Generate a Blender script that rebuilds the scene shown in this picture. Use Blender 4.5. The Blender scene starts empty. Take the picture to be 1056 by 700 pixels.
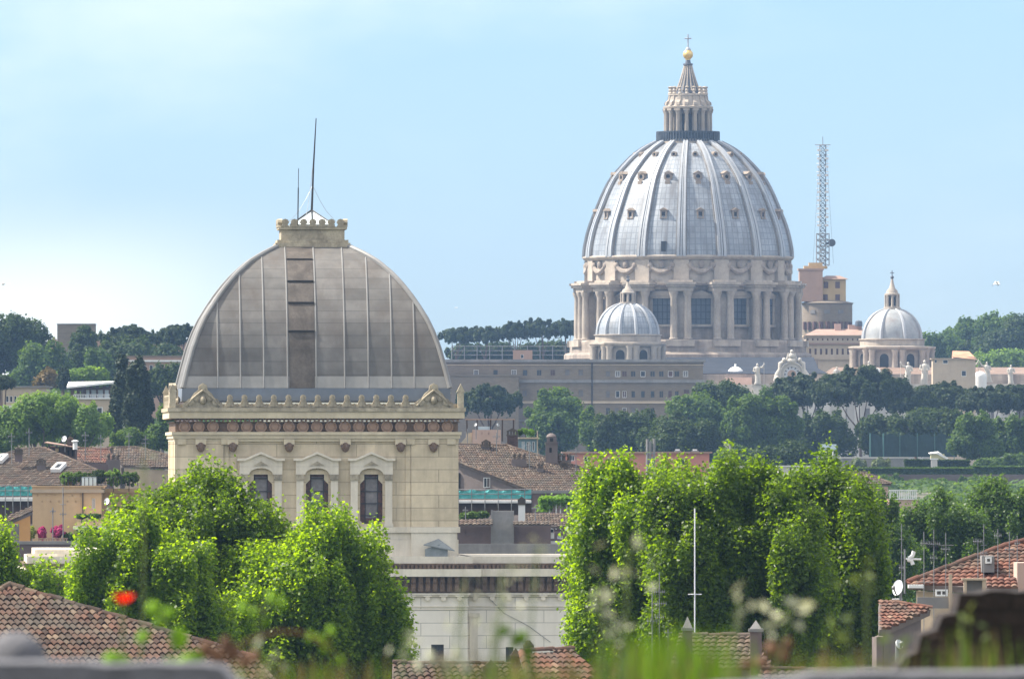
import bpy, bmesh, math, random
import numpy as np
from mathutils import Vector, Matrix
R = math.radians
sc = bpy.context.scene
COL = sc.collection

# ------------------------------------------------------------------ camera, sky, sun, exposure
FPX = 11930.0      # focal length in pixels of the 1056 px wide photograph
HY = 470.0         # height of the horizon in the photograph
CZ = 50.0          # camera height
cd = bpy.data.cameras.new('camera'); cam = bpy.data.objects.new('camera', cd); COL.objects.link(cam)
cam.location = (0, 0, CZ); cam.rotation_euler = (R(90), 0, 0)
cd.sensor_width = 36; cd.lens = FPX * 36 / 1056; cd.shift_y = (HY - 350) / 1056
cd.clip_start = 1; cd.clip_end = 30000
cd.dof.use_dof = True; cd.dof.focus_distance = 900; cd.dof.aperture_fstop = 14
sc.camera = cam

SUN_AZ, SUN_EL = R(80), R(50)        # azimuth to the left of the view direction
sdir = Vector((-math.sin(SUN_AZ) * math.cos(SUN_EL), math.cos(SUN_AZ) * math.cos(SUN_EL), math.sin(SUN_EL)))
w = bpy.data.worlds.new('World'); sc.world = w; w.use_nodes = True
nt = w.node_tree; nt.nodes.clear()
def N(t, typ, **kw):
    n = t.nodes.new(typ)
    for k, v in kw.items(): setattr(n, k, v)
    return n
out = N(nt, 'ShaderNodeOutputWorld'); bg = N(nt, 'ShaderNodeBackground')
sky = N(nt, 'ShaderNodeTexSky', sky_type='NISHITA', sun_disc=False, sun_elevation=SUN_EL, sun_rotation=-SUN_AZ,
        altitude=0, air_density=1.0, dust_density=0.3, ozone_density=3.0)
SKY_STR = 0.125
bg.inputs['Strength'].default_value = SKY_STR
# thin clouds by direction, whiter towards the low left of the sky
tc = N(nt, 'ShaderNodeTexCoord'); sep = N(nt, 'ShaderNodeSeparateXYZ'); nt.links.new(tc.outputs['Generated'], sep.inputs[0])
mp = N(nt, 'ShaderNodeMapping'); mp.inputs['Scale'].default_value = (14, 14, 34); nt.links.new(tc.outputs['Generated'], mp.inputs[0])
nz = N(nt, 'ShaderNodeTexNoise'); nz.inputs['Scale'].default_value = 1.6; nz.inputs['Detail'].default_value = 5; nz.inputs['Roughness'].default_value = .5
nt.links.new(mp.outputs[0], nz.inputs['Vector'])
def mth(op, a, b=None, clamp=False):
    n = N(nt, 'ShaderNodeMath', operation=op, use_clamp=clamp)
    for i, x in enumerate((a, b)):
        if x is None: continue
        if isinstance(x, (int, float)): n.inputs[i].default_value = x
        else: nt.links.new(x, n.inputs[i])
    return n.outputs[0]
def smooth(x, a, b):
    n = N(nt, 'ShaderNodeMapRange', interpolation_type='SMOOTHSTEP'); n.inputs[1].default_value = a; n.inputs[2].default_value = b
    nt.links.new(x, n.inputs[0]); return n.outputs[0]
left = smooth(sep.outputs['X'], -0.010, -0.040)
low = smooth(sep.outputs['Z'], 0.024, 0.012)
bank = mth('MULTIPLY', left, low)
wisp = smooth(nz.outputs['Fac'], 0.42, 0.75)
hi = smooth(sep.outputs['Z'], 0.018, 0.040)
cl = mth('ADD', mth('MULTIPLY', bank, mth('ADD', mth('MULTIPLY', wisp, .3), .82)), mth('MULTIPLY', wisp, mth('ADD', mth('MULTIPLY', hi, .34), .14)), True)
mxs = N(nt, 'ShaderNodeMix', data_type='RGBA'); nt.links.new(cl, mxs.inputs[0])
tint = N(nt, 'ShaderNodeMix', data_type='RGBA', blend_type='MULTIPLY'); tint.inputs[0].default_value = 1
nt.links.new(sky.outputs[0], tint.inputs[6])
lowsky = N(nt, 'ShaderNodeMix', data_type='RGBA'); lowsky.inputs[6].default_value = (.36, .47, .70, 1); lowsky.inputs[7].default_value = (1, 1, 1, 1)   # low sky tinted darker and bluer
nt.links.new(smooth(sep.outputs['Z'], .08, .35), lowsky.inputs[0]); nt.links.new(lowsky.outputs[2], tint.inputs[7])
mp2 = N(nt, 'ShaderNodeMapping'); mp2.inputs['Scale'].default_value = (2.2, 2.2, 3.5); nt.links.new(tc.outputs['Generated'], mp2.inputs[0])
nz2 = N(nt, 'ShaderNodeTexNoise'); nz2.inputs['Scale'].default_value = 1.1; nz2.inputs['Detail'].default_value = 5; nt.links.new(mp2.outputs[0], nz2.inputs['Vector'])
fill_cloud = mth('MULTIPLY', smooth(nz2.outputs['Fac'], .40, .58), smooth(sep.outputs['Z'], .10, .30))     # unseen bright clouds overhead, added as fill light
mxc = N(nt, 'ShaderNodeMix', data_type='RGBA'); nt.links.new(mth('MULTIPLY', fill_cloud, .85), mxc.inputs[0]); mxc.inputs[7].default_value = (9.6, 9.0, 8.1, 1)
nt.links.new(tint.outputs[2], mxc.inputs[6]); nt.links.new(mxc.outputs[2], mxs.inputs[6]); mxs.inputs[7].default_value = (4.5, 4.65, 4.55, 1)
nt.links.new(mxs.outputs[2], bg.inputs['Color']); nt.links.new(bg.outputs[0], out.inputs['Surface'])

sd = bpy.data.lights.new('sun', 'SUN'); sd.energy = 5.0; sd.angle = R(0.5); sd.color = (1, .93, .82)
so = bpy.data.objects.new('sun', sd); COL.objects.link(so); so.location = (-300, 200, 400)
so.rotation_euler = sdir.to_track_quat('Z', 'Y').to_euler()
vs = sc.view_settings; vs.view_transform = 'Standard'; vs.look = 'None'; vs.gamma = 1; vs.exposure = 1.15; vs.use_curve_mapping = False
sc.cycles.volume_bounces = 0; sc.cycles.max_bounces = 6; sc.cycles.diffuse_bounces = 3; sc.cycles.transmission_bounces = 4

# ------------------------------------------------------------------ helpers
def S(D): return D / FPX
def P(px, py, D): return Vector(((px - 528) * D / FPX, D, CZ + (HY - py) * D / FPX))
def ground_z(x, y):
    def ramp(t, a, b):
        t = min(1, max(0, (t - a) / (b - a))); return t * t * (3 - 2 * t)
    z = 48.6 - 23 * ramp(y, 34, 420) - 11 * ramp(y, 500, 680)
    z += 30 * ramp(y, 1250, 1950) + 22 * ramp(y, 2350, 2850) * (1 - .85 * ramp(x, 10, 50)) - 40 * ramp(y, 3400, 4200)
    z += 20 * math.exp(-((x - 150) / 60) ** 2 - ((y - 3180) / 160) ** 2)
    z += 17 * math.exp(-((x + 90) / 60) ** 2 - ((y - 2180) / 260) ** 2)
    z -= 0.0 if y < 60 else 0
    return z

class MB:
    def __init__(s): s.v = []; s.f = []; s.m = []; s.uv = []; s.mi = 0
    def add(s, vs, fs, uvs=None):
        b = len(s.v); s.v += [tuple(v) for v in vs]
        for i, f in enumerate(fs):
            s.f.append([b + k for k in f]); s.m.append(s.mi); s.uv.append(uvs[i] if uvs else None)
    def box(s, x0, x1, y0, y1, z0, z1):
        x0, x1 = min(x0, x1), max(x0, x1); y0, y1 = min(y0, y1), max(y0, y1); z0, z1 = min(z0, z1), max(z0, z1)
        s.add([(x0,y0,z0),(x1,y0,z0),(x1,y1,z0),(x0,y1,z0),(x0,y0,z1),(x1,y0,z1),(x1,y1,z1),(x0,y1,z1)],
              [(0,3,2,1),(4,5,6,7),(0,1,5,4),(1,2,6,5),(2,3,7,6),(3,0,4,7)])
    def prism_xz(s, pts, y0, y1):       # outline in x,z counter-clockwise seen from -y
        n = len(pts)
        s.add([(x, y0, z) for x, z in pts] + [(x, y1, z) for x, z in pts],
              [list(range(n)), list(range(2*n-1, n-1, -1))] + [(i, i+n, (i+1) % n + n, (i+1) % n) for i in range(n)])
    def prism_xy(s, pts, z0, z1):
        n = len(pts)
        s.add([(x, y, z0) for x, y in pts] + [(x, y, z1) for x, y in pts],
              [list(range(n-1, -1, -1)), list(range(n, 2*n))] + [(i, (i+1) % n, (i+1) % n + n, i+n) for i in range(n)])
    def hull(s, bottom, top):           # loft between two equal loops
        n = len(bottom)
        s.add(list(bottom) + list(top), [list(range(n-1, -1, -1)), list(range(n, 2*n))] + [(i, (i+1) % n, (i+1) % n + n, i+n) for i in range(n)])
    def tube(s, pts, rad, n=6):
        pts = [Vector(p) for p in pts]
        if not isinstance(rad, (list, tuple)): rad = [rad] * len(pts)
        vs = []
        for i, p in enumerate(pts):
            d = (pts[min(i+1, len(pts)-1)] - pts[max(i-1, 0)])
            if d.length < 1e-9: d = Vector((0, 0, 1))
            d.normalize()
            a = d.cross(Vector((0, 1, 0)) if abs(d.y) < .9 else Vector((1, 0, 0))).normalized(); b = d.cross(a)
            for k in range(n):
                t = 2 * math.pi * k / n; vs.append(p + (a * math.cos(t) + b * math.sin(t)) * rad[i])
        fs = []
        for i in range(len(pts)-1):
            for k in range(n):
                fs.append((i*n+k, (i+1)*n+k, (i+1)*n+(k+1) % n, i*n+(k+1) % n))
        fs.append(list(range(n))); fs.append(list(range(len(pts)*n-1, (len(pts)-1)*n-1, -1)))
        s.add(vs, fs)
    def lathe(s, prof, n=48, cx=0, cy=0, ph=0.0, us=1.0):
        m = len(prof); vs = []; fs = []; uvs = []
        for r, z in prof:
            for k in range(n):
                t = ph + 2*math.pi*k/n; vs.append((cx + r*math.sin(t), cy - r*math.cos(t), z))
        L = [0]
        for i in range(1, m): L.append(L[-1] + math.hypot(prof[i][0]-prof[i-1][0], prof[i][1]-prof[i-1][1]))
        for i in range(m-1):
            for k in range(n):
                fs.append((i*n+k, i*n+(k+1) % n, (i+1)*n+(k+1) % n, (i+1)*n+k))
                u0, u1 = us*k/n, us*(k+1)/n
                uvs.append([(u0, L[i]), (u1, L[i]), (u1, L[i+1]), (u0, L[i+1])])
        s.add(vs, fs, uvs)
        s.add([vs[k] for k in range(n)], [list(range(n-1, -1, -1))]); s.add([vs[(m-1)*n+k] for k in range(n)], [list(range(n))])
    def ball(s, c, rx, ry=None, rz=None, n=12, m=8):
        ry = ry or rx; rz = rz or rx; vs = []; fs = []
        for i in range(m+1):
            a = math.pi*i/m
            for k in range(n):
                t = 2*math.pi*k/n; vs.append((c[0]+rx*math.sin(a)*math.cos(t), c[1]+ry*math.sin(a)*math.sin(t), c[2]-rz*math.cos(a)))
        for i in range(m):
            for k in range(n): fs.append((i*n+k, i*n+(k+1) % n, (i+1)*n+(k+1) % n, (i+1)*n+k))
        s.add(vs, fs)
    def cyl_y(s, cx, cz, r, y0, y1, n=16):
        s.prism_xz([(cx + r*math.cos(2*math.pi*k/n), cz + r*math.sin(2*math.pi*k/n)) for k in range(n)], y0, y1)
    def wall_holes(s, x0, x1, z0, z1, y0, y1, holes):
        xs = sorted(set([x0, x1] + [h[0] for h in holes] + [h[1] for h in holes]))
        xs = [x for x in xs if x0 <= x <= x1]
        for a, b in zip(xs, xs[1:]):
            c = (a+b)/2; hs = sorted([(h[2], h[3]) for h in holes if h[0] < c < h[1]]); z = z0
            for h0, h1 in hs:
                if h0 > z: s.box(a, b, y0, y1, z, h0)
                z = max(z, h1)
            if z < z1: s.box(a, b, y0, y1, z, z1)
    def build(s, name, mats, parent=None, smooth=False, ang=40):
        me = bpy.data.meshes.new(name); me.from_pydata(s.v, [], s.f)
        if not isinstance(mats, (list, tuple)): mats = [mats]
        for m in mats: me.materials.append(m)
        if len(mats) > 1: me.polygons.foreach_set('material_index', s.m)
        if any(u is not None for u in s.uv):
            ul = me.uv_layers.new(name='UVMap'); dat = []
            for f, u in zip(s.f, s.uv): dat += [c for p in (u if u else [(0, 0)]*len(f)) for c in p]
            ul.data.foreach_set('uv', dat)
        if smooth:
            me.polygons.foreach_set('use_smooth', [True]*len(s.f)); me.set_sharp_from_angle(angle=R(ang))
        me.validate(); me.update()
        o = bpy.data.objects.new(name, me); COL.objects.link(o)
        if parent: o.parent = parent
        return o

def tag(o, label=None, cat=None, group=None, kind=None):
    if label: o['label'] = label
    if cat: o['category'] = cat
    if group: o['group'] = group
    if kind: o['kind'] = kind
    return o
def root(name, label, cat, loc, rz=0, group=None):
    o = bpy.data.objects.new(name, None); COL.objects.link(o); o.location = loc; o.rotation_euler = (0, 0, rz); o.empty_display_size = .5
    return tag(o, label, cat, group)
def kids(o): return [c for c in bpy.data.objects if c.parent == o]
def dup(o, parent=None, rz=None, loc=None):
    c = o.copy(); COL.objects.link(c)
    if parent: c.parent = parent
    if rz is not None: c.rotation_euler = (0, 0, rz)
    if loc is not None: c.location = loc
    for ch in kids(o): dup(ch, c)
    return c
class Fr:                                # a thing's own frame: metres from photo pixels at distance D, z = 0 at the ground under it
    def __init__(s, px, D, gz=None):
        s.px = px; s.D = D; s.k = D/FPX; x = (px-528)*s.k
        s.gz = ground_z(x, D) if gz is None else gz
        s.loc = Vector((x, D, s.gz))
    def X(s, px): return (px - s.px)*s.k
    def Z(s, py): return CZ + (HY-py)*s.k - s.gz
    def W(s, n): return n*s.k

# ------------------------------------------------------------------ materials
def pm(name):
    m = bpy.data.materials.new(name); m.use_nodes = True; t = m.node_tree
    return m, t, t.nodes['Principled BSDF']
def rgb(c, k=1): return (min(1, c[0]*k), min(1, c[1]*k), min(1, c[2]*k), 1)
def mixc(t, fac, a, b, typ='MIX'):
    n = N(t, 'ShaderNodeMix', data_type='RGBA', blend_type=typ)
    for i, x in ((0, fac), (6, a), (7, b)):
        if isinstance(x, (int, float)): n.inputs[i].default_value = x
        elif isinstance(x, tuple): n.inputs[i].default_value = x
        else: t.links.new(x, n.inputs[i])
    return n.outputs[2]
def mrange(t, x, a, b, c=0., d=1.):
    n = N(t, 'ShaderNodeMapRange'); t.links.new(x, n.inputs[0])
    for i, v in enumerate((a, b, c, d)): n.inputs[i+1].default_value = v
    return n.outputs[0]
def noise(t, vec, scale, detail=4, rough=.6):
    n = N(t, 'ShaderNodeTexNoise'); n.inputs['Scale'].default_value = scale; n.inputs['Detail'].default_value = detail; n.inputs['Roughness'].default_value = rough
    t.links.new(vec, n.inputs['Vector']); return n.outputs['Fac']
def mapping(t, vec, s):
    n = N(t, 'ShaderNodeMapping'); n.inputs['Scale'].default_value = s; t.links.new(vec, n.inputs[0]); return n.outputs[0]
def mk(name, col, rough=.85, var=.18, scale=.6, streak=0., stain=(.06, .055, .05), ss=.5, joints=None, uvj=False, jcol=None, spec=.3, metal=0., bump=.0, sz=.1):
    """stone, plaster, metal: blotchy colour, running stains, optional masonry joints (width, height, mortar, darkness)"""
    m, t, b = pm(name); tc = N(t, 'ShaderNodeTexCoord'); v = tc.outputs['Object']
    f1 = mrange(t, noise(t, v, scale), .3, .7)
    c = mixc(t, f1, rgb(col, 1-var), rgb(col, 1+var))
    f3 = mrange(t, noise(t, v, scale*7, 3), .3, .7)
    c = mixc(t, f3, c, mixc(t, 1., c, rgb((1, 1, 1), 1-var*.8), 'MULTIPLY'))
    if joints:
        br = N(t, 'ShaderNodeTexBrick'); W_, H_, mo, dk = joints
        if uvj: t.links.new(tc.outputs['UV'], br.inputs['Vector'])
        else:
            sp = N(t, 'ShaderNodeSeparateXYZ'); t.links.new(v, sp.inputs[0])
            ad = N(t, 'ShaderNodeMath', operation='ADD'); t.links.new(sp.outputs[0], ad.inputs[0]); t.links.new(sp.outputs[1], ad.inputs[1])
            cb = N(t, 'ShaderNodeCombineXYZ'); t.links.new(ad.outputs[0], cb.inputs[0]); t.links.new(sp.outputs[2], cb.inputs[1]); t.links.new(cb.outputs[0], br.inputs['Vector'])
        br.inputs['Scale'].default_value = 1; br.inputs['Brick Width'].default_value = W_; br.inputs['Row Height'].default_value = H_
        br.inputs['Mortar Size'].default_value = mo; br.inputs['Mortar Smooth'].default_value = .3
        br.inputs['Color1'].default_value = (1, 1, 1, 1); br.inputs['Color2'].default_value = (1-var, 1-var, 1-var, 1)
        br.inputs['Mortar'].default_value = (dk, dk, dk, 1)
        if uvj: br.offset = 0
        c = mixc(t, 1., c, br.outputs['Color'], 'MULTIPLY')
    if streak:
        f2 = mrange(t, noise(t, mapping(t, v, (1, 1, sz)), ss, 6, .65), .46, .72, 0, streak)
        c = mixc(t, f2, c, rgb(stain))
    t.links.new(c, b.inputs['Base Color']); b.inputs['Roughness'].default_value = rough; b.inputs['Metallic'].default_value = metal
    b.inputs['Specular IOR Level'].default_value = spec
    if bump:
        bp = N(t, 'ShaderNodeBump'); bp.inputs['Strength'].default_value = .6; bp.inputs['Distance'].default_value = bump
        t.links.new(noise(t, v, scale*8, 5), bp.inputs['Height']); t.links.new(bp.outputs[0], b.inputs['Normal'])
    return m
def leafmat(name, c1, c2, trans=.35, nscale=.25, gloss=.12, tcol=None, rough=.55):
    m, t, b = pm(name); g = N(t, 'ShaderNodeNewGeometry'); tc = N(t, 'ShaderNodeTexCoord')
    c = mixc(t, g.outputs['Random Per Island'], rgb(c1), rgb(c2))
    f = mrange(t, noise(t, tc.outputs['Object'], nscale, 3), .35, .65)
    c = mixc(t, f, c, mixc(t, 1., c, (1.25, 1.18, .8, 1), 'MULTIPLY'))
    t.links.new(c, b.inputs['Base Color']); b.inputs['Roughness'].default_value = rough; b.inputs['Specular IOR Level'].default_value = gloss
    tr = N(t, 'ShaderNodeBsdfTranslucent'); t.links.new(mixc(t, 1., c, tcol or (1.5, 1.5, .55, 1), 'MULTIPLY'), tr.inputs['Color'])
    ms = N(t, 'ShaderNodeMixShader'); ms.inputs[0].default_value = trans
    t.links.new(b.outputs[0], ms.inputs[1]); t.links.new(tr.outputs[0], ms.inputs[2]); t.links.new(ms.outputs[0], t.nodes['Material Output'].inputs['Surface'])
    return m
def tilemat(name, cols, rough=.85):
    """clay tiles: each tile its own colour (UV counts tiles), lichen and soot over them"""
    m, t, b = pm(name); tc = N(t, 'ShaderNodeTexCoord')
    fl = N(t, 'ShaderNodeVectorMath', operation='FLOOR'); t.links.new(tc.outputs['UV'], fl.inputs[0])
    wn = N(t, 'ShaderNodeTexWhiteNoise', noise_dimensions='2D'); t.links.new(fl.outputs[0], wn.inputs['Vector'])
    cr = N(t, 'ShaderNodeValToRGB'); el = cr.color_ramp.elements
    for i, c in enumerate(cols):
        e = el[i] if i < 2 else el.new(.5)
        e.color = rgb(c)
    for i in range(len(cols)): el[i].position = i/(len(cols)-1)
    for i, c in enumerate(cols): el[i].color = rgb(c)
    cr.color_ramp.interpolation = 'LINEAR'
    t.links.new(wn.outputs['Value'], cr.inputs[0])
    f = mrange(t, noise(t, tc.outputs['Object'], .9, 5), .40, .64, 0, .75)
    c = mixc(t, f, cr.outputs[0], rgb((.062, .055, .045)))
    t.links.new(c, b.inputs['Base Color']); b.inputs['Roughness'].default_value = rough; b.inputs['Specular IOR Level'].default_value = .2
    return m
M = {}
M['travertine'] = mk('cream_travertine', (.65, .54, .375), var=.15, scale=.35, streak=.7, stain=(.30, .245, .17), ss=.8, joints=(5.8, .93, .026, .45))
M['trav_plain'] = mk('cream_stone_trim', (.55, .47, .33), var=.12, scale=.5, streak=.35, stain=(.25, .19, .12), ss=.9)
M['white_stone'] = mk('pale_travertine', (.74, .68, .58), var=.07, scale=.25, streak=.3, stain=(.36, .31, .24), ss=.5, joints=(4.2, .93, .028, .5))
M['white_trim'] = mk('pale_stone_trim', (.68, .61, .49), var=.1, scale=.5, streak=.4, stain=(.22, .19, .15), ss=.7)
M['old_stone'] = mk('weathered_cresting_stone', (.43, .37, .265), var=.3, scale=1.2, streak=.8, stain=(.10, .085, .065), ss=1.2, sz=.4)
M['brown_frieze'] = mk('brown_painted_frieze', (.175, .115, .078), var=.35, scale=1.5, streak=.4, stain=(.04, .03, .025), ss=1)
M['medallion'] = mk('pinkish_medallion_stone', (.34, .22, .15), var=.25, scale=1.1)
M['dome_metal'] = mk('grey_sheet_metal_dome', (.160, .151, .139), rough=.6, var=.3, scale=.16, streak=.85, stain=(.085, .07, .058), ss=.5, joints=(1.0, 1.0, .03, .5), uvj=True, spec=.4, sz=.15)
M['dome_rib'] = mk('pale_metal_ribs', (.20, .197, .19), rough=.5, var=.15, scale=.6, streak=.4, stain=(.12, .10, .08), spec=.4)
M['dome_base'] = mk('pale_sheet_metal', (.26, .25, .23), rough=.5, var=.12, scale=.4, streak=.4, stain=(.16, .15, .13), spec=.4)
M['ladder_strip'] = mk('stained_access_strip', (.10, .085, .072), rough=.7, var=.35, scale=.7, streak=.7, stain=(.035, .028, .024), ss=.9)
M['lead_band'] = mk('blue_grey_lead', (.15, .175, .21), rough=.5, var=.12, scale=.4)
M['dark'] = mk('dark_opening', (.022, .02, .02), var=.2, rough=.7)
M['glass'] = mk('dark_window_glass', (.035, .037, .042), rough=.15, var=.3, scale=1.5, spec=.5)
M['curtain'] = mk('grey_blind', (.15, .14, .135), rough=.6, var=.15, scale=.6)
M['iron'] = mk('dark_iron', (.035, .033, .033), rough=.5, var=.2)
M['zinc'] = mk('grey_zinc', (.22, .24, .24), rough=.45, var=.2, scale=.8, streak=.3, stain=(.1, .1, .1))
M['skylight'] = mk('pale_skylight_glass', (.62, .70, .70), rough=.2, var=.08, spec=.5)
M['lead'] = mk('pale_weathered_lead', (.29, .312, .338), rough=.5, var=.2, scale=.16, streak=.9, stain=(.115, .11, .108), ss=.42, joints=(1.0, 1.5, .10, .55), uvj=True, spec=.5, sz=.05)
M['lead_rib'] = mk('bright_lead_rib', (.33, .343, .358), rough=.42, var=.12, scale=.3, streak=.4, stain=(.24, .22, .2), ss=.5, spec=.5)
M['basil'] = mk('roman_travertine', (.37, .305, .245), var=.22, scale=.15, streak=.9, stain=(.10, .08, .07), ss=.22, joints=(2.6, 1.2, .04, .8))
M['basil_trim'] = mk('roman_travertine_trim', (.40, .34, .275), var=.22, scale=.3, streak=.5, stain=(.14, .12, .10), ss=.4)
M['basil_brown'] = mk('ochre_dormer_stone', (.27, .215, .165), var=.2, scale=.5, streak=.4, stain=(.12, .09, .07), ss=.6)
M['basil_red'] = mk('reddish_lantern_wall', (.33, .19, .14), var=.15)
M['lead_dark'] = mk('dark_lead_sheet', (.034, .038, .048), rough=.9, spec=.08, var=.25, scale=.2, streak=.3)
M['rib_base'] = mk('stained_rib_base', (.22, .20, .18), rough=.6, var=.25, scale=.4, streak=.6, stain=(.09, .08, .075), ss=.5, sz=.12)
M['grille'] = mk('lantern_railing_grey', (.06, .07, .085), rough=.6, var=.5, scale=1.2)
M['gilt'] = mk('gilded_bronze', (.70, .48, .16), rough=.35, var=.1, metal=.6, spec=.5)
M['spire'] = mk('grey_lead_spire', (.10, .105, .12), rough=.5, var=.3, scale=.8)
M['statue'] = mk('weathered_statue_stone', (.50, .455, .39), var=.14, scale=.6, streak=.45, stain=(.14, .13, .12), ss=.6, sz=.3)
M['brick_grey'] = mk('greyish_brown_brick', (.21, .168, .122), var=.16, scale=.05, streak=.35, stain=(.11, .09, .075), ss=.1, joints=(.9, .30, .03, .8))
M['brick_pink'] = mk('pinkish_brick', (.36, .235, .17), var=.12, scale=.1, streak=.3, stain=(.2, .14, .11), ss=.2)
M['ochre'] = mk('ochre_plaster', (.42, .30, .15), var=.1, scale=.15, streak=.3, stain=(.25, .17, .1), ss=.3)
M['orange_plaster'] = mk('orange_ochre_plaster', (.50, .355, .205), var=.10, scale=.3, streak=.35, stain=(.30, .19, .11), ss=.6)
M['orange_deep'] = mk('deep_orange_plaster', (.52, .27, .09), var=.1, scale=.3)
M['pink_plaster'] = mk('salmon_pink_plaster', (.50, .215, .165), var=.1, scale=.15, streak=.25, stain=(.3, .14, .11), ss=.3)
M['pale_pink'] = mk('pale_pink_plaster', (.48, .33, .265), var=.1, scale=.3, streak=.25, stain=(.25, .17, .13), ss=.5)
M['beige_plaster'] = mk('beige_plaster', (.44, .35, .25), var=.1, scale=.2, streak=.3, stain=(.25, .2, .15), ss=.4)
M['grey_plaster'] = mk('grey_brown_plaster', (.165, .135, .125), var=.2, scale=.3, streak=.45, stain=(.08, .065, .06), ss=.4)
M['mauve_wall'] = mk('mauve_brown_wall', (.145, .105, .10), var=.15, scale=.4, streak=.3, stain=(.07, .055, .055), ss=.5)
M['conc'] = mk('grey_concrete', (.23, .22, .21), var=.18, scale=.4, streak=.4, stain=(.1, .095, .09), ss=.5)
M['white_paint'] = mk('white_painted', (.68, .67, .64), var=.06, scale=.6, streak=.2, stain=(.4, .38, .35))
M['pale_wall'] = mk('pale_grey_wall', (.50, .47, .43), var=.1, scale=.1, streak=.25, stain=(.3, .27, .24), ss=.2)
M['teal_net'] = mk('teal_safety_netting', (.10, .42, .40), var=.2, scale=1.2, rough=.7)
M['green_net'] = mk('dark_green_netting', (.018, .040, .036), var=.25, scale=.3, rough=.8)
M['net_pole'] = mk('pale_green_steel', (.07, .15, .135), var=.1)
M['stucco_red'] = mk('red_roof_sheet', (.36, .10, .07), var=.2, scale=.6)
M['rustwood'] = mk('dark_brown_timber', (.075, .05, .042), var=.25, scale=1)
M['roof_pink'] = mk('dusty_pink_roofing', (.28, .185, .14), var=.15, scale=.3, streak=.3, stain=(.24, .15, .12))
M['steel'] = mk('galvanised_steel', (.17, .17, .17), rough=.4, var=.12, spec=.5)
M['dish'] = mk('white_dish_enamel', (.66, .67, .68), rough=.4, var=.06)
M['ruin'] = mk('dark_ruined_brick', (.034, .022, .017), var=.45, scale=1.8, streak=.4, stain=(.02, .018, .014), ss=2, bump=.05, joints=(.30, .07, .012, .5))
M['parapet'] = mk('grey_parapet_stone', (.13, .13, .142), var=.3, scale=5, bump=.02)
M['bark'] = mk('tree_bark', (.085, .065, .05), var=.3, scale=1.5)
M['bark_pine'] = mk('pine_bark', (.13, .085, .06), var=.3, scale=1.2)
M['soil'] = mk('earth_and_scrub', (.12, .115, .075), var=.4, scale=.05)
M['tile_brown'] = tilemat('brown_clay_tiles', [(.05, .036, .028), (.085, .058, .043), (.11, .075, .055), (.07, .05, .038), (.17, .135, .105)])
M['tile_red'] = tilemat('red_clay_tiles', [(.07, .03, .022), (.14, .058, .04), (.175, .08, .055), (.105, .045, .033), (.23, .145, .10)])
M['tile_old'] = tilemat('old_mixed_clay_tiles', [(.022, .014, .011), (.060, .030, .021), (.095, .048, .032), (.042, .025, .018), (.14, .10, .068)])
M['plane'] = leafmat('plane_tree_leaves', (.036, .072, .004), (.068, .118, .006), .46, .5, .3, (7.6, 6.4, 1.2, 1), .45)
M['plane_shaded'] = leafmat('plane_tree_leaves_shade_tone', (.024, .050, .003), (.048, .086, .005), .44, .5, .3, (7.2, 6.2, 1.2, 1), .45)  # darker copy of the plane leaves, tree shade put into the colour
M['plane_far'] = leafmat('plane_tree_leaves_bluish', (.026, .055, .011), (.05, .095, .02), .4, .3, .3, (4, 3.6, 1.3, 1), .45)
M['lime'] = leafmat('light_green_leaves', (.055, .105, .02), (.10, .17, .035), .38, .2, .2, (3, 2.8, 1, 1))
M['ilex'] = leafmat('evergreen_oak_leaves', (.013, .029, .008), (.036, .062, .014), .24, .15, .15, (3.2, 2.8, .9, 1))
M['ilex_mid'] = leafmat('mid_green_leaves', (.024, .054, .011), (.058, .104, .020), .30, .15, .15, (3.4, 3, .9, 1))
M['pine'] = leafmat('stone_pine_needles', (.010, .022, .007), (.028, .046, .013), .18, .15, .12, (3, 2.6, .9, 1))
M['cypress'] = leafmat('cypress_leaves', (.012, .022, .012), (.025, .04, .018), .1, .3)
M['vine'] = leafmat('pergola_vine_leaves', (.08, .17, .02), (.15, .26, .04), .4, .6)
M['yellow_bush'] = leafmat('yellow_green_leaves', (.16, .20, .03), (.26, .29, .06), .35, .5)
M['bougain'] = leafmat('magenta_flowers', (.30, .03, .12), (.45, .06, .22), .3, .5, tcol=(1.2, 1, 1, 1))
M['grass'] = leafmat('grass_blades', (.026, .062, .008), (.11, .205, .026), .4, 9, tcol=(2, 1.8, .6, 1))
M['weed'] = leafmat('bright_weed_leaves', (.12, .24, .02), (.18, .32, .03), .45, 3)
M['oat'] = leafmat('pale_oat_heads', (.26, .28, .22), (.40, .41, .34), .3, 3, tcol=(1.1, 1.1, 1, 1))
M['oat_green'] = leafmat('grey_green_stems', (.09, .13, .06), (.15, .19, .09), .3, 3)
M['dry'] = leafmat('dry_reddish_weed', (.085, .048, .036), (.17, .10, .07), .3, 3, tcol=(1.2, .9, .8, 1))
M['poppy'] = leafmat('red_poppy_petals', (.55, .012, .008), (.75, .03, .012), .4, 5, tcol=(1.2, .8, .8, 1))
M['gull'] = mk('white_feathers', (.75, .75, .75), var=.05, scale=3)
M['gull_tip'] = mk('dark_wing_tips', (.1, .1, .11), var=.1, scale=3)
M['autumn'] = leafmat('reddish_brown_leaves', (.085, .065, .03), (.14, .10, .045), .3, .25)
M['oat_shrub'] = leafmat('grey_green_shrub_leaves', (.09, .12, .06), (.15, .18, .09), .25, .3)
M['yellow_pl'] = mk('pale_yellow_boards', (.52, .47, .26), var=.1); M['grey_pink'] = mk('dusty_pink_wall', (.14, .11, .095), var=.25, scale=.1, streak=.4, stain=(.12, .1, .09), ss=.15)
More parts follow.
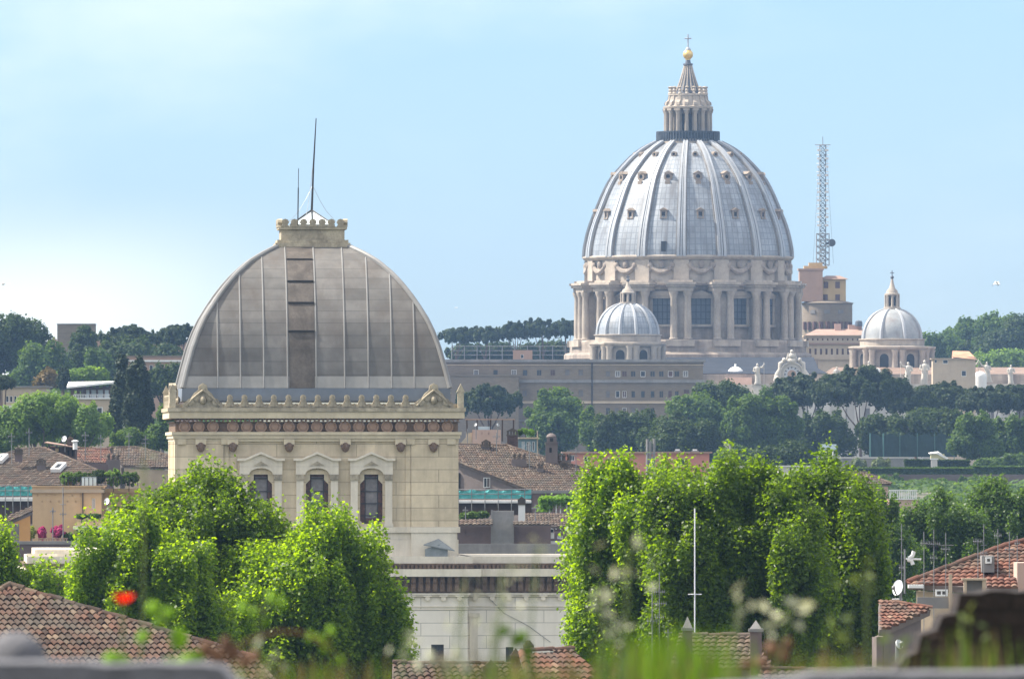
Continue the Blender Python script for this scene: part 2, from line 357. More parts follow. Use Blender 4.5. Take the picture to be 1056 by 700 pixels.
M['stain_gl'] = mk('brown_stained_glass', (.12, .055, .038), var=.6, scale=3, rough=.3)
M['win_blue'] = mk('grey_blue_window', (.075, .085, .10), var=.25, scale=.5, rough=.3)
M['clock_face'] = mk('pale_clock_face', (.46, .46, .46), var=.15, scale=.8)
M['lead_stained'] = mk('rust_stained_lead', (.29, .298, .295), rough=.5, var=.2, scale=.3, streak=.9, stain=(.17, .125, .10), ss=.35, spec=.5, sz=.15)
M['shutter'] = mk('dark_red_brown_shutter', (.10, .055, .05), var=.2, scale=1)
M['tile_flat'] = mk('orange_tiled_roof', (.45, .25, .15), var=.2, scale=.6)
M['board'] = mk('pale_board', (.55, .62, .66), var=.06, scale=.4)
M['brick_dk'] = mk('dark_red_brick', (.125, .075, .06), var=.3, scale=1, joints=(.3, .1, .02, .6))
M['blue_grey'] = mk('blue_green_painted_boards', (.14, .20, .22), var=.15)
M['dry_leaf'] = leafmat('brown_leaves', (.10, .07, .03), (.16, .11, .05), .2, .5)
M['dry_grass'] = leafmat('dry_grass_blades', (.05, .05, .025), (.17, .14, .08), .35, 9, tcol=(1.5, 1.4, .8, 1))
M['roof_brown'] = mk('brown_tiled_roofing', (.20, .135, .10), var=.2, scale=.4, streak=.3, stain=(.12, .085, .07))
M['blind'] = mk('dusty_grey_glass', (.21, .19, .185), rough=.5, var=.3, scale=.9)
# ------------------------------------------------------------------ terrain and air
def make_ground():
    xs = np.concatenate([np.linspace(-1500, -260, 16), np.linspace(-240, 240, 33), np.linspace(260, 1500, 16)])
    ys = np.concatenate([np.linspace(-300, 20, 6), np.linspace(30, 450, 30), np.linspace(470, 4600, 90)])
    b = MB(); n = len(xs); rnd = random.Random(3)
    vs = [(x, y, ground_z(x, y) + (rnd.uniform(-.4, .4) if y > 450 else 0) - .15) for y in ys for x in xs]
    b.add(vs, [(j*n+i, j*n+i+1, (j+1)*n+i+1, (j+1)*n+i) for j in range(len(ys)-1) for i in range(n-1)])
    tag(b.build('ground', M['soil'], None, True, 180), kind='structure')
make_ground()
HAZE = 0.00004
def make_haze():
    b = MB(); b.box(-1560, 1560, -360, 4660, 0, 176)
    m = bpy.data.materials.new('haze_air'); m.use_nodes = True; t = m.node_tree; t.nodes.clear()
    o = N(t, 'ShaderNodeOutputMaterial'); v = N(t, 'ShaderNodeVolumePrincipled')
    v.inputs['Color'].default_value = (.40, .64, 1.0, 1); v.inputs['Density'].default_value = HAZE; v.inputs['Anisotropy'].default_value = .2
    t.links.new(v.outputs[0], o.inputs['Volume'])
    tag(b.build('haze', m), kind='stuff')
make_haze()

# ------------------------------------------------------------------ foliage
def leaves_obj(name, cen, nrm, size, mat, parent, aspect=1.5, fold=.25, rng=None):
    """many small folded leaves as one mesh"""
    n = len(cen); rng = rng or np.random.default_rng(1)
    nrm = nrm / np.maximum(1e-6, np.linalg.norm(nrm, axis=1, keepdims=True))
    r = rng.normal(size=(n, 3)); a = np.cross(nrm, r); a /= np.maximum(1e-6, np.linalg.norm(a, axis=1, keepdims=True)); b = np.cross(nrm, a)
    sz = size * rng.uniform(.65, 1.3, (n, 1)) * .5
    v = np.empty((n, 4, 3))
    v[:, 0] = cen - a*sz*aspect; v[:, 1] = cen - b*sz + nrm*sz*fold; v[:, 2] = cen + a*sz*aspect; v[:, 3] = cen + b*sz + nrm*sz*fold
    me = bpy.data.meshes.new(name); me.vertices.add(n*4); me.vertices.foreach_set('co', v.reshape(-1))
    me.loops.add(n*4); me.loops.foreach_set('vertex_index', np.arange(n*4, dtype=np.int32))
    me.polygons.add(n); me.polygons.foreach_set('loop_start', np.arange(0, n*4, 4, dtype=np.int32))
    me.materials.append(mat); me.update(); me.validate()
    o = bpy.data.objects.new(name, me); COL.objects.link(o); o.parent = parent
    return o
def crown_points(rng, ells, nclump, cr, per, zst=1.0, inner=.25, shell=.62, up=.3, tufts=.35, loose=0.):
    """leaf clumps spread over the outer part of a set of ellipsoids"""
    E = np.array(ells, float); vol = (E[:, 3]*E[:, 4]*E[:, 5])**.67; pr = vol/vol.sum(); C = []
    tries = 0
    while len(C) < nclump and tries < nclump*30:
        tries += 1
        e = E[rng.choice(len(E), p=pr)]; d = rng.normal(size=3); d /= np.linalg.norm(d); d[2] = d[2] if d[2] > -.5 or rng.random() < .5 else -d[2]
        rr = rng.uniform(.78 - .2*loose, 1.0 + .12*loose) if rng.random() > inner else rng.uniform(.3, .8)
        p = e[:3] + d*rr*e[3:]
        q = (((p - E[:, :3])/E[:, 3:])**2).sum(1)
        if (q < .45).any() and rng.random() > inner*.6: continue
        C.append(np.concatenate([p, d, [e[3:].mean()]]))
    T = []
    for _ in range(int(nclump*tufts)):      # small upright tufts breaking the outline
        e = E[rng.choice(len(E), p=pr)]; d = rng.normal(size=3); d[2] = abs(d[2])*.9 + .1; d /= np.linalg.norm(d); p = e[:3] + d*e[3:]*rng.uniform(1.0, 1.0 + .95*cr/e[3:].mean())
        if ((((p - E[:, :3])/E[:, 3:])**2).sum(1) < .8).any(): continue
        T.append(np.concatenate([p, d, [0]]))
    nb = len(C); C = np.array(C + T); cr_i = cr*rng.uniform(.5, 1.4, len(C)); cr_i[nb:] = cr*rng.uniform(.28, .8, len(C)-nb); idx = np.repeat(np.arange(len(C)), (per*(cr_i/cr)**1.6*np.where(np.arange(len(C)) >= nb, 1.9, 1)).astype(int)+3)
    n = len(idx); d = rng.normal(size=(n, 3)); d /= np.linalg.norm(d, axis=1, keepdims=True)
    rr = shell + (1-shell)*rng.random((n, 1)); rr = np.where(rng.random((n, 1)) < .12, rr*1.22, rr)
    off = d*rr*cr_i[idx][:, None]; off[:, 2] *= np.where(idx >= nb, 1.7, 1.0)*zst
    cen = C[idx, :3] + off
    nrm = d*(.8 - .45*loose) + C[idx, 3:6]*(.35 - .1*loose) + rng.normal(size=(n, 3))*(.45 + .3*loose) + np.array([0, 0, up])
    return cen, nrm
def limb_mesh(b, rng, base, top, r0, targets):
    p0 = Vector(base); p1 = Vector(top); h = (p1-p0).length
    mid = p0.lerp(p1, .5) + Vector((rng.uniform(-.03, .03)*h, rng.uniform(-.03, .03)*h, 0))
    b.tube([p0, p0.lerp(mid, .12), mid, p1], [r0*1.35, r0, r0*.8, r0*.55], 8)
    for q in targets:
        q = Vector(q); s = mid.lerp(p1, rng.uniform(.2, 1.0)); m = s.lerp(q, .5) + Vector((0, 0, -.06*(q-s).length))
        b.tube([s, m, q], [r0*.5, r0*.33, r0*.12], 6)
def tree(name, label, cat, D, px, ells, leaf, nclump, cr, per, size, bark='bark', zst=1., seed=0, group=None, dep=.85, trunk_r=.35, trunk_to=None, shell=.62, inner=.25, up=.3, aspect=1.5, fine=.6, tufts=.35, loose=.35):
    """ells: outline of the crown as ellipses (px, py, rx, ry[, depth offset in metres]) of the photograph at distance D"""
    f = Fr(px, D, gz=None if trunk_r >= .1 else CZ+(HY-max(e[1]+e[3] for e in ells)-1)*D/FPX); rt = root(name, label, cat, f.loc, 0, group); rng = np.random.default_rng(seed+11)
    per = int(per*fine**-1.65); size = size*fine
    E = []
    for e in ells:
        rx = f.W(e[2]); rz = f.W(e[3]); dy = e[4] if len(e) > 4 else rng.uniform(-.3, .3)*rx
        sub = cr*.72
        E.append((f.X(e[0]), dy, f.Z(e[1]), max(rx-sub, rx*.45), max((rx+rz)*.5*dep-sub*.5, rx*.4), max(rz-sub*zst, rz*.45)))
    cen, nrm = crown_points(rng, E, nclump, cr, per, zst, inner, shell, up, tufts, loose)
    leaves_obj('crown', cen, nrm, size, M[leaf], rt, aspect, rng=rng)
    b = MB(); Ea = np.array(E); zt = trunk_to if trunk_to is not None else float((Ea[:, 2]*Ea[:, 3]).sum()/Ea[:, 3].sum())
    top = (float(Ea[:, 0].mean()), 0, zt)
    k = rng.choice(len(cen), min(7, 3+len(E)), replace=False)
    limb_mesh(b, rng, (0, 0, -.3), top, trunk_r, [tuple(E[i][:3]) for i in range(len(E))] + [tuple(cen[i]*.9 + np.array(top)*.1) for i in k])
    b.build('trunk', M[bark], rt, True, 80)
    return rt
def stone_pine(label, D, px, py, rx, ry, seed, group, lean=0, per=150, ncl=42, base_py=None, forks=4, extra=()):
    f = Fr(px+lean, D); rt = root('stone_pine', label, 'tree', f.loc, 0, group); rng = np.random.default_rng(seed+77)
    W_, H_ = f.W(rx), f.W(ry); cx, cz = f.X(px), f.Z(py); E = []
    for k in range(4):
        a = k*math.pi/2 + rng.uniform(-.5, .5); q = rng.uniform(.38, .5); v = rng.uniform(.8, 1.2)
        E.append((cx + W_*q*math.cos(a), W_*q*math.sin(a), cz - H_*rng.uniform(.25, .5), W_*.55, W_*.5, H_*.85*v))
    E.append((cx, 0, cz - H_*.35, W_*.9, W_*.8, H_*1.15))
    for (ex, ey, erx, ery) in extra: E.append((f.X(ex), 0, f.Z(ey), f.W(erx), f.W(erx), f.W(ery)))
    cen, nrm = crown_points(rng, E, int(ncl*3.2), max(W_*.10, .6), int(per*1.3), .8, .12, .4, .6, .15)
    u = (cen[:, 0]-cx)/W_; lo = cz - H_*(.42 + .10*np.sin(u*9+seed*1.7) + .09*np.sin(u*17+seed*3.1) + .07*np.sin(u*31+seed)) + H_*.25*u*u; under = cen[:, 2] < lo; cen[under, 2] = lo[under] + rng.normal(size=under.sum())*H_*.16 + H_*.08
    leaves_obj('crown', cen, nrm, max(.3, f.W(1.9)), M['pine'], rt, 1.6, rng=rng)
    b = MB(); tr = f.W(2.0) if rx > 25 else f.W(1.3); r0 = max(.3, tr*.6)
    fork = Vector((cx*.45, 0, (cz-H_*.5)*.62)); b.tube([(0, 0, -.3), (cx*.15, 0, fork.z*.5), fork], [r0*1.25, r0, r0*.85], 8)
    for k in range(forks+2):
        e = E[k % len(E)]; q = Vector((e[0], e[1]*.8, cz-H_*.45)); m = fork.lerp(q, .5) + Vector((0, 0, -.08*(q-fork).length))
        b.tube([fork, m, q], [r0*.6, r0*.42, r0*.2], 6)
    b.build('trunk', M['bark_pine'], rt, True, 80)
    return rt
def bush(label, D, px, ells, leaf, ncl, cr, per, size, seed=0, group=None, name='shrub', cat='shrub'):
    """low plant: crown to the ground, a short stem inside"""
    return tree(name, label, cat, D, px, ells, leaf, ncl, cr, per, size, seed=seed, group=group, trunk_r=.12)

# ------------------------------------------------------------------ tile roofs
def clip_range(poly, v):
    us = []
    n = len(poly)
    for i in range(n):
        (u0, v0), (u1, v1) = poly[i], poly[(i+1) % n]
        if (v0 <= v < v1) or (v1 <= v < v0): us.append(u0 + (u1-u0)*(v-v0)/(v1-v0))
    return (min(us), max(us)) if len(us) >= 2 else None
class Slope:
    """an inclined roof plane through point p0, its downhill side facing azimuth az (0 = towards the camera, + = to the right)"""
    def __init__(s, p0, az, slope):
        s.p0 = Vector(p0); s.e = Vector((math.cos(az), math.sin(az), 0)); s.d = Vector((math.sin(az)*math.cos(slope), -math.cos(az)*math.cos(slope), -math.sin(slope)))
        s.n = s.e.cross(-s.d).normalized()
        if s.n.z < 0: s.n = -s.n
    def hit(s, px, py):
        c = Vector((0, 0, CZ)); r = Vector(((px-528)/FPX, 1, (HY-py)/FPX)); return c + r*(s.n.dot(s.p0-c)/s.n.dot(r))
    def uv(s, p): q = p - s.p0; return (q.dot(s.e), q.dot(s.d))
    def pt(s, u, v, h=0): return s.p0 + s.e*u + s.d*v + s.n*h
def tile_field(b, sl, poly, pitch, course, off, amp=.06, step=.05, seed=0, sub=4):
    rnd = random.Random(seed); vmin = min(p[1] for p in poly); vmax = max(p[1] for p in poly)
    k0 = int(math.floor(vmin/course)); k1 = int(math.ceil(vmax/course))
    for k in range(k0, k1):
        rg = clip_range(poly, (k+.5)*course)
        if not rg: continue
        a, c = rg; us = []
        i = math.ceil(a/(pitch/sub)); us = [a] + [j*pitch/sub for j in range(i, int(math.floor(c/(pitch/sub)))+1)] + [c]
        jit = {}
        vs = []; n = len(us)
        for row in (0, 1):
            for u in us:
                j = math.floor(u/pitch+1e-6)
                dz = jit.setdefault(j, (rnd.uniform(-.25, .25)*step, rnd.uniform(-.06, .06)*course))
                h = amp*abs(math.sin(math.pi*u/pitch)) + (step if row else 0) + dz[0]
                v = (k+row)*course + (dz[1] if row else 0)
                vs.append(sl.pt(u, v, h) - off)
        for row_u in us: vs.append(sl.pt(row_u, (k+1)*course, -.02) - off)
        fs = []; uvs = []
        for q in range(n-1):
            m_ = (us[q]+us[q+1])/2; uu = math.floor(m_/pitch)+.5; uv = [(uu, k+.5)]*4
            fs.append((q, n+q, n+q+1, q+1)); uvs.append(uv)
            fs.append((n+q, 2*n+q, 2*n+q+1, n+q+1)); uvs.append(uv)
        b.add(vs, fs, uvs)
def tile_roof(parent, sl, poly_px, pitch, course, mat, under='grey_plaster', thick=.25, seed=0, amp=.06, sub=4, name='roof', step=.05):
    """tiles over a solid slab; the polygon is given in photograph pixels on the plane"""
    off = parent.matrix_world.translation if False else Vector(parent.location)
    pts = [sl.hit(*p) for p in poly_px]; poly = [sl.uv(p) for p in pts]
    b = MB(); tile_field(b, sl, poly, pitch, course, off, amp, seed=seed, sub=sub, step=step)
    o = b.build(name, M[mat], parent)
    b2 = MB(); b2.hull([p - sl.n*thick - off for p in pts], [p - sl.n*.03 - off for p in pts]); b2.build('roof_slab', M[under], parent)
    return o, pts
def ridge_caps(parent, p, q, r, mat, seed=0, ln=.42, name='ridge_tiles'):
    """a row of half-round cap tiles from p to q (world)"""
    off = Vector(parent.location); b = MB(); p = Vector(p)-off; q = Vector(q)-off; L = (q-p).length; n = max(2, int(L/ln)); d = (q-p)/L
    side = d.cross(Vector((0, 0, 1))).normalized(); up = side.cross(d).normalized(); rnd = random.Random(seed)
    for i in range(n):
        a = p + d*(L*i/n); c = p + d*(L*(i+1)/n + .05); j = rnd.uniform(-.02, .02); vs = []
        for pt, rr in ((a, r*.88), (c, r)):
            for k in range(7):
                t = math.pi*k/6; vs.append(pt + side*(math.cos(t)*rr) + up*(math.sin(t)*rr + j))
        b.add(vs, [(k, k+1, 8+k, 7+k) for k in range(6)] + [tuple(range(6, -1, -1)), tuple(range(7, 14))], [[(i+.5, seed+.5)]*4]*6 + [[(i+.5, seed+.5)]*7]*2)
    return b.build(name, M[mat], parent)

# ------------------------------------------------------------------ simple buildings
def window(parent, x, z, w_, h_, y, style='plain', fr='white_paint', gl='glass', d=.18):
    """window in an opening whose wall face is at y: frame bars, pane set back"""
    b = MB(); t = max(.06, w_*.09)
    b.box(x-w_/2, x-w_/2+t, y-.05, y+.06, z-h_/2, z+h_/2); b.box(x+w_/2-t, x+w_/2, y-.05, y+.06, z-h_/2, z+h_/2)
    b.box(x-w_/2+t, x+w_/2-t, y-.045, y+.055, z+h_/2-t, z+h_/2); b.box(x-w_/2+t, x+w_/2-t, y-.09, y+.065, z-h_/2, z-h_/2+t)
    if style == 'mull': b.box(x-t*.4, x+t*.4, y-.03, y+.05, z-h_/2+t, z+h_/2-t)
    o = b.build('window', M[fr], parent)
    p = MB(); p.box(x-w_/2+t*.5, x+w_/2-t*.5, y+.07, y+d, z-h_/2+t*.5, z+h_/2-t*.5); p.build('pane', M[gl], o)
    return o
def block(name, label, cat, D, px0, px1, top, depth, wall='beige_plaster', wins=(), parapet=.25, rz=0, group=None, roofm='conc', fr='white_paint', thick=.35, bot=None, cornice=None):
    """a flat-roofed building with real window openings; wins: (px, py, w, h, style, glass)"""
    f = Fr((px0+px1)/2, D); rt = root(name, label, cat, f.loc, rz, group)
    x0, x1 = f.X(px0), f.X(px1); zt = f.Z(top); zb = -1.5 if bot is None else f.Z(bot)
    holes = [(f.X(q[0])-f.W(q[2])/2, f.X(q[0])+f.W(q[2])/2, f.Z(q[1])-f.W(q[3])/2, f.Z(q[1])+f.W(q[3])/2) for q in wins]
    b = MB(); b.wall_holes(x0, x1, zb, zt, 0, thick, holes)
    b.box(x0, x0+thick, thick, depth, zb, zt); b.box(x1-thick, x1, thick, depth, zb, zt); b.box(x0+thick, x1-thick, depth-thick, depth, zb, zt)
    wl = b.build('wall', M[wall], rt)
    if holes:
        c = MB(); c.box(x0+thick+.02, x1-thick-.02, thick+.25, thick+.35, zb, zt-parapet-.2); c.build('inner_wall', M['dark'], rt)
    r = MB(); r.box(x0+thick, x1-thick, thick, depth-thick, zt-parapet-.15, zt-parapet); r.build('roof', M[roofm], rt)
    for q, h in zip(wins, holes):
        window(rt, (h[0]+h[1])/2, (h[2]+h[3])/2, h[1]-h[0], h[3]-h[2], .12, q[4] if len(q) > 4 else 'plain', q[6] if len(q) > 6 else fr, q[5] if len(q) > 5 else 'glass')
    if cornice:
        for (py0, py1, pr, cm) in cornice:
            k = MB(); k.box(x0-pr, x1+pr, -pr, .0-.002, f.Z(py1), f.Z(py0)); k.box(x0-pr, x0-.002, 0, depth, f.Z(py1), f.Z(py0)); k.box(x1+.002, x1+pr, 0, depth, f.Z(py1), f.Z(py0))
            k.build('cornice', M[cm], rt)
    return rt, f
def chimney(label, D, px0, px1, py0, py1, mat='grey_plaster', pots=0, cap=True, group=None, name='chimney', dep=None):
    f = Fr((px0+px1)/2, D, gz=CZ+(HY-py1)*D/FPX - .9); rt = root(name, label, 'chimney', f.loc, 0, group)
    w_ = f.W(px1-px0)/2; h = f.Z(py0) - (.62 if pots else .72 if cap else 0); dp = dep or max(.5, w_*.9); b = MB(); b.box(-w_, w_, -dp/2, dp/2, 0, h); b.build('shaft', M[mat], rt)
    if cap and not pots:
        c = MB(); c.box(-w_-.07, w_+.07, -dp/2-.07, dp/2+.07, h, h+.12)
        for s in (-1, -.3, .3, 1): c.box(s*w_*.85-.09, s*w_*.85+.09, -dp/2+.03, dp/2-.03, h+.12, h+.42)
        c.prism_xz([(-w_-.1, h+.42), (w_+.1, h+.42), (0, h+.70)], -dp/2-.08, dp/2+.08); c.build('cap', M['tile_brown'], rt)
    for i in range(pots):
        x = -w_ + (i+.5)*2*w_/pots; p = MB(); p.lathe([(.16, h), (.13, h+.3), (.2, h+.34), (.2, h+.42), (.05, h+.6)], 10, x, 0); p.build('chimney_pot', M['tile_brown'], rt, True)
    return rt
def dish(label, D, px, py, rx, az=0., tilt=.35, group=None, mast=1.0, cat='satellite dish'):
    f = Fr(px, D, gz=CZ+(HY-py)*D/FPX - mast); rt = root('satellite_dish', label, cat, f.loc, az, group); r = f.W(rx)
    b = MB(); n = 18; prof = [(r*k/5, .28*r*(k/5)**2) for k in range(6)]
    vs = []; fs = []
    rot = Matrix.Rotation(R(90)-tilt, 3, 'X'); c = Vector((0, 0, mast))
    for sgn in (0, -.03):
        for rr, zz in prof:
            for k in range(n):
                t = 2*math.pi*k/n; vs.append(c + rot @ Vector((rr*math.cos(t), rr*1.1*math.sin(t), zz + sgn)))
    m_ = len(prof)*n
    for i in range(len(prof)-1):
        for k in range(n):
            q = (i*n+k, i*n+(k+1) % n, (i+1)*n+(k+1) % n, (i+1)*n+k); fs.append(q); fs.append(tuple(m_+x for x in reversed(q)))
    i = (len(prof)-1)*n
    for k in range(n): fs.append((i+k, i+(k+1) % n, m_+i+(k+1) % n, m_+i+k))
    b.add(vs, fs); b.build('reflector', M['dish'], rt, True, 60)
    a = MB(); a.tube([c + rot @ Vector((0, -r, .28*r)), c + rot @ Vector((0, -r*.2, r*.95))], .03); a.ball(c + rot @ Vector((0, -r*.15, r*.98)), .07); a.build('feed_arm', M['steel'], rt)
    p = MB(); p.tube([(0, .08, -.3), (0, .08, mast)], .045); p.build('mast', M['steel'], rt)
    return rt
def aerial(label, D, px, top, bot, bars, group=None, r=.028, name='tv_aerial', mat='steel', cat='aerial'):
    """mast with yagi booms; bars: (py, half length px, kind)"""
    f = Fr(px, D, gz=CZ+(HY-bot)*D/FPX); rt = root(name, label, cat, f.loc, 0, group); zt = f.Z(top)
    b = MB(); b.tube([(0, 0, -.5), (0, 0, zt)], r, 6); b.build('mast', M[mat], rt)
    for py, hl, kind in bars:
        z = f.Z(py); h = f.W(hl); a = MB(); a.tube([(-h, 0, z), (h, 0, z)], r*.7, 5)
        if kind:
            for k in range(kind):
                x = -h + 2*h*(k+.5)/kind; L = .28*(1.2-.5*k/kind); a.tube([(x, -L*.8, z-.02), (x, L*.8, z+.02)], r*.45, 4); a.tube([(x, 0, z-L*.35), (x, 0, z+L*.35)], r*.45, 4)
        a.build('boom', M[mat], rt)
    return rt
# ------------------------------------------------------------------ the square-domed synagogue
def synagogue():
    f = Fr(326.5, 843); X, Z, W_ = f.X, f.Z, f.W
    rt = root('domed_synagogue', 'cream stone synagogue with a square grey metal dome and scalloped cresting', 'synagogue', f.loc, R(3.0))
    hw = X(470); DP = 20.3; cy = DP/2
    def ring(b, py0, py1, pr, hw_=hw, d0=0., d1=DP): b.box(-hw_-pr, hw_+pr, d0-pr, d1+pr, Z(py1), Z(py0))
    # wall with three real openings
    wc = [X(269), X(327), X(383)]; ow = W_(11.6)
    b = MB(); b.wall_holes(-hw, hw, Z(576), Z(455), 0, .7, [(c-ow, c+ow, Z(540), Z(489)) for c in wc])
    b.box(-hw, -hw+.7, .7, DP, Z(576), Z(455)); b.box(hw-.7, hw, .7, DP, Z(576), Z(455)); b.box(-hw+.7, hw-.7, DP-.7, DP, Z(576), Z(455))
    for (a, c, pr) in ((183, 230.5, .2), (424, 470, .2)):
        x0, x1 = X(a), X(c)
        if a < 300: x0 -= pr
        else: x1 += pr
        b.box(x0, x1, -pr, 0, Z(543), Z(455))
    b.box(X(231), X(236), -.1, 0, Z(543), Z(455.2)); b.box(X(418.5), X(423.6), -.1, 0, Z(543), Z(455.2))
    for i in range(5):     # pilaster strips down the left flank
        y0 = .05 + i*4.4; b.box(-hw-.2, -hw, y0, y0+2.4, Z(543), Z(455.1))
    b.build('wall', M['travertine'], rt)
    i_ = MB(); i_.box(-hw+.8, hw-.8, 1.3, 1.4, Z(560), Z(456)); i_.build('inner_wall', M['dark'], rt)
    b = MB(); b.box(-hw-.32, hw+.32, -.32, DP+.32, Z(549), Z(543.2)); ring(b, 556, 549.3, .12); ring(b, 576, 556.2, .2)
    for (a, c) in ((181, 232), (422.5, 472)): b.box(X(a), X(c), -.5, -.323, Z(549), Z(543.5)); b.box(X(a)+.1, X(c)-.1, -.42, -.125, Z(575.5), Z(549.2))
    b.build('base_moulding', M['white_trim'], rt)
    # entablature
    b = MB(); ring(b, 445.2, 448.4, .42); ring(b, 448.5, 452, .32); ring(b, 452.1, 455, .22)
    for (a, c) in ((183, 192), (228, 236), (419, 428), (461, 470)): b.box(X(a), X(c), -.36, -.223, Z(458), Z(452.3))
    b.build('architrave', M['trav_plain'], rt)
    b = MB(); ring(b, 435, 445, .16); b.build('frieze', M['brown_frieze'], rt)
    b = MB()
    n = 66
    for i in range(n):
        x = -hw-.3 + (2*hw+.6)*(i+.5)/n; b.box(x-.07, x+.07, -.5, -.163, Z(434.6), Z(432.2))
    ring(b, 431.4, 432.1, .5); ring(b, 434.7, 435.4, .3)
    b.build('dentils', M['brown_frieze'], rt)
    b = MB(); ring(b, 424.4, 431.3, .62); n = 0
    for i in range(n):
        x = -hw-.5 + (2*hw+1)*(i+.5)/n; b.box(x-.1, x+.1, -.61, -.51, Z(432.6), Z(431.35))
    b.build('cornice', M['trav_plain'], rt)
    b = MB(); ring(b, 420.5, 424.3, .72); ring(b, 416.5, 420.4, .30, hw, .2, DP-.2); b.build('parapet', M['old_stone'], rt)
    md = None
    for px in [190.5, 205, 219.5] + [240 + 14.45*k for k in range(13)] + [432.5, 447, 461.5]:
        b = MB(); c = Z(440.1); x = 0
        b.cyl_y(0, c, W_(5.6), -.30, -.163, 20); 
        if md is None:
            md = b.build('medallion', M['medallion'], rt); q = MB(); q.cyl_y(0, c, W_(3.3), -.36, -.302, 16); q.build('boss', M['medallion'], md)
            r_ = MB(); vs = []
            for k in range(24):
                t = 2*math.pi*k/24
                for rr, yy in ((W_(4.7), -.30), (W_(5.0), -.37), (W_(5.9), -.37), (W_(6.3), -.162)): vs.append((rr*math.cos(t), yy, c + rr*math.sin(t)))
            r_.add(vs, [(k*4+j, ((k+1) % 24)*4+j, ((k+1) % 24)*4+j+1, k*4+j+1) for k in range(24) for j in range(3)]); r_.build('rim', M['medallion'], md)
            md.location.x = X(px)
        else: dup(md, rt, loc=(X(px), 0, 0))
    # scalloped cresting
    def ante(w2, h):
        pr = [(-w2, 0), (w2, 0), (w2*.98, h*.10), (w2*.72, h*.20), (w2*.56, h*.38), (w2*.38, h*.56), (w2*.34, h*.64), (w2*.42, h*.74), (w2*.36, h*.90), (w2*.12, h), (-w2*.12, h), (-w2*.36, h*.90), (-w2*.42, h*.74), (-w2*.34, h*.64), (-w2*.38, h*.56), (-w2*.56, h*.38), (-w2*.72, h*.20), (-w2*.98, h*.10)]
        b = MB(); b.prism_xz(pr, -.22, .22); b.prism_xz([(x*.5, z*.8+.1*h) for x, z in pr], -.32, .0-.221); return b
    z0 = Z(420.4)
    a0 = ante(W_(7.0), W_(13.5)).build('antefix', M['old_stone'], rt); first = True
    for px in [237 + 15.1*k for k in range(13)]:
        a = a0 if first else dup(a0, rt); first = False; a.location = (X(px), -.32, z0)
    for i in range(9):
        a = dup(a0, rt); a.location = (-hw-.35, 3.2+i*1.75, z0); a.rotation_euler = (0, 0, R(90))
    m0 = ante(W_(2.2), W_(4.5)).build('small_antefix', M['old_stone'], rt); first = True
    for px in [244.5 + 15.1*k for k in range(12)]:
        a = m0 if first else dup(m0, rt); first = False; a.location = (X(px), -.32, z0)
    def acro():
        b = MB(); k = W_(1)
        b.prism_xz([(-21*k, 0), (21*k, 0), (20*k, 5*k), (13*k, 9*k), (9*k, 15*k), (5*k, 18*k), (4*k, 23*k), (0, 25.5*k), (-4*k, 23*k), (-5*k, 18*k), (-9*k, 15*k), (-13*k, 9*k), (-20*k, 5*k)], -.25, .25)
        for s in (-1, 1):
            b.cyl_y(s*13*k, 6*k, 3.6*k, -.38, -.251, 12); b.cyl_y(s*6.5*k, 10*k, 3.2*k, -.38, -.251, 12)
            b.tube([(s*17*k, -.33, 2*k), (s*11*k, -.36, 9*k), (s*5*k, -.36, 14*k), (0, -.36, 18*k)], 1.2*k, 6)
        b.ball((0, -.3, 8*k), 3.5*k, .3, 4.5*k); b.cyl_y(0, 21*k, 2.6*k, -.36, -.251, 12); return b
    ac = acro().build('acroterion', M['old_stone'], rt); ac.location = (X(209), -.35, z0)
    dup(ac, rt, loc=(X(447), -.35, z0))
    a2 = dup(ac, rt, loc=(-hw-.35, 1.3, z0), rz=R(90)); 
    for x, y in ((-hw-.35, -.35), (hw+.35, -.35), (-hw-.35, DP+.35), (hw+.35, DP+.35)):
        b = MB(); b.box(x-.22, x+.22, y-.22, y+.22, z0, z0+1.15); b.prism_xz([(x-.3, z0+1.15), (x+.3, z0+1.15), (x, z0+1.75)], y-.28, y+.28)
        b.build('corner_post', M['old_stone'], rt)
    # keystone masks
    k0 = None
    for px in (207, 240, 298, 356, 413, 447):
        if k0 is None:
            b = MB(); b.box(-W_(5.5), W_(5.5), -.5, -.24, Z(458.5), Z(452.5)); k0 = b.build('bracket', M['trav_plain'], rt)
            q = MB(); q.ball((0, -.42, Z(461)), W_(4.3), .28, W_(5.2), 12, 8); q.ball((-W_(3.6), -.4, Z(459)), W_(1.6), .16); q.ball((W_(3.6), -.4, Z(459)), W_(1.6), .16); q.ball((0, -.62, Z(462)), W_(1.1), .12, W_(1.6))
            q.build('mask', M['brown_frieze'], k0); k0.location.x = X(px)
        else: dup(k0, rt, loc=(X(px), 0, 0))
    # windows
    def syn_window():
        k = W_(1); zc = lambda py: Z(py)
        b = MB()
        for s in (-1, 1):
            b.box(s*14*k, s*21.5*k, -.24, -.002, zc(543), zc(495)); b.box(s*13*k, s*22.5*k, -.34, -.003, zc(543), zc(539.5)); b.box(s*12.2*k, s*22*k, -.30, -.003, zc(489), zc(481))
        arch = [(12.2*k*math.cos(math.pi*j/10), zc(489) + 6.5*k*math.sin(math.pi*j/10)) for j in range(11)]
        for j in range(10): b.prism_xz([arch[j+1], arch[j], (arch[j][0], zc(480.9)), (arch[j+1][0], zc(480.9))], -.30, -.004)
        b.prism_xz([(-22*k, zc(480.8)), (22*k, zc(480.8)), (22*k, zc(475)), (17*k, zc(475)), (0, zc(468)), (-17*k, zc(475)), (-22*k, zc(475))], -.30, -.003)
        o = b.build('window_surround', M['white_trim'], rt)
        c = MB()
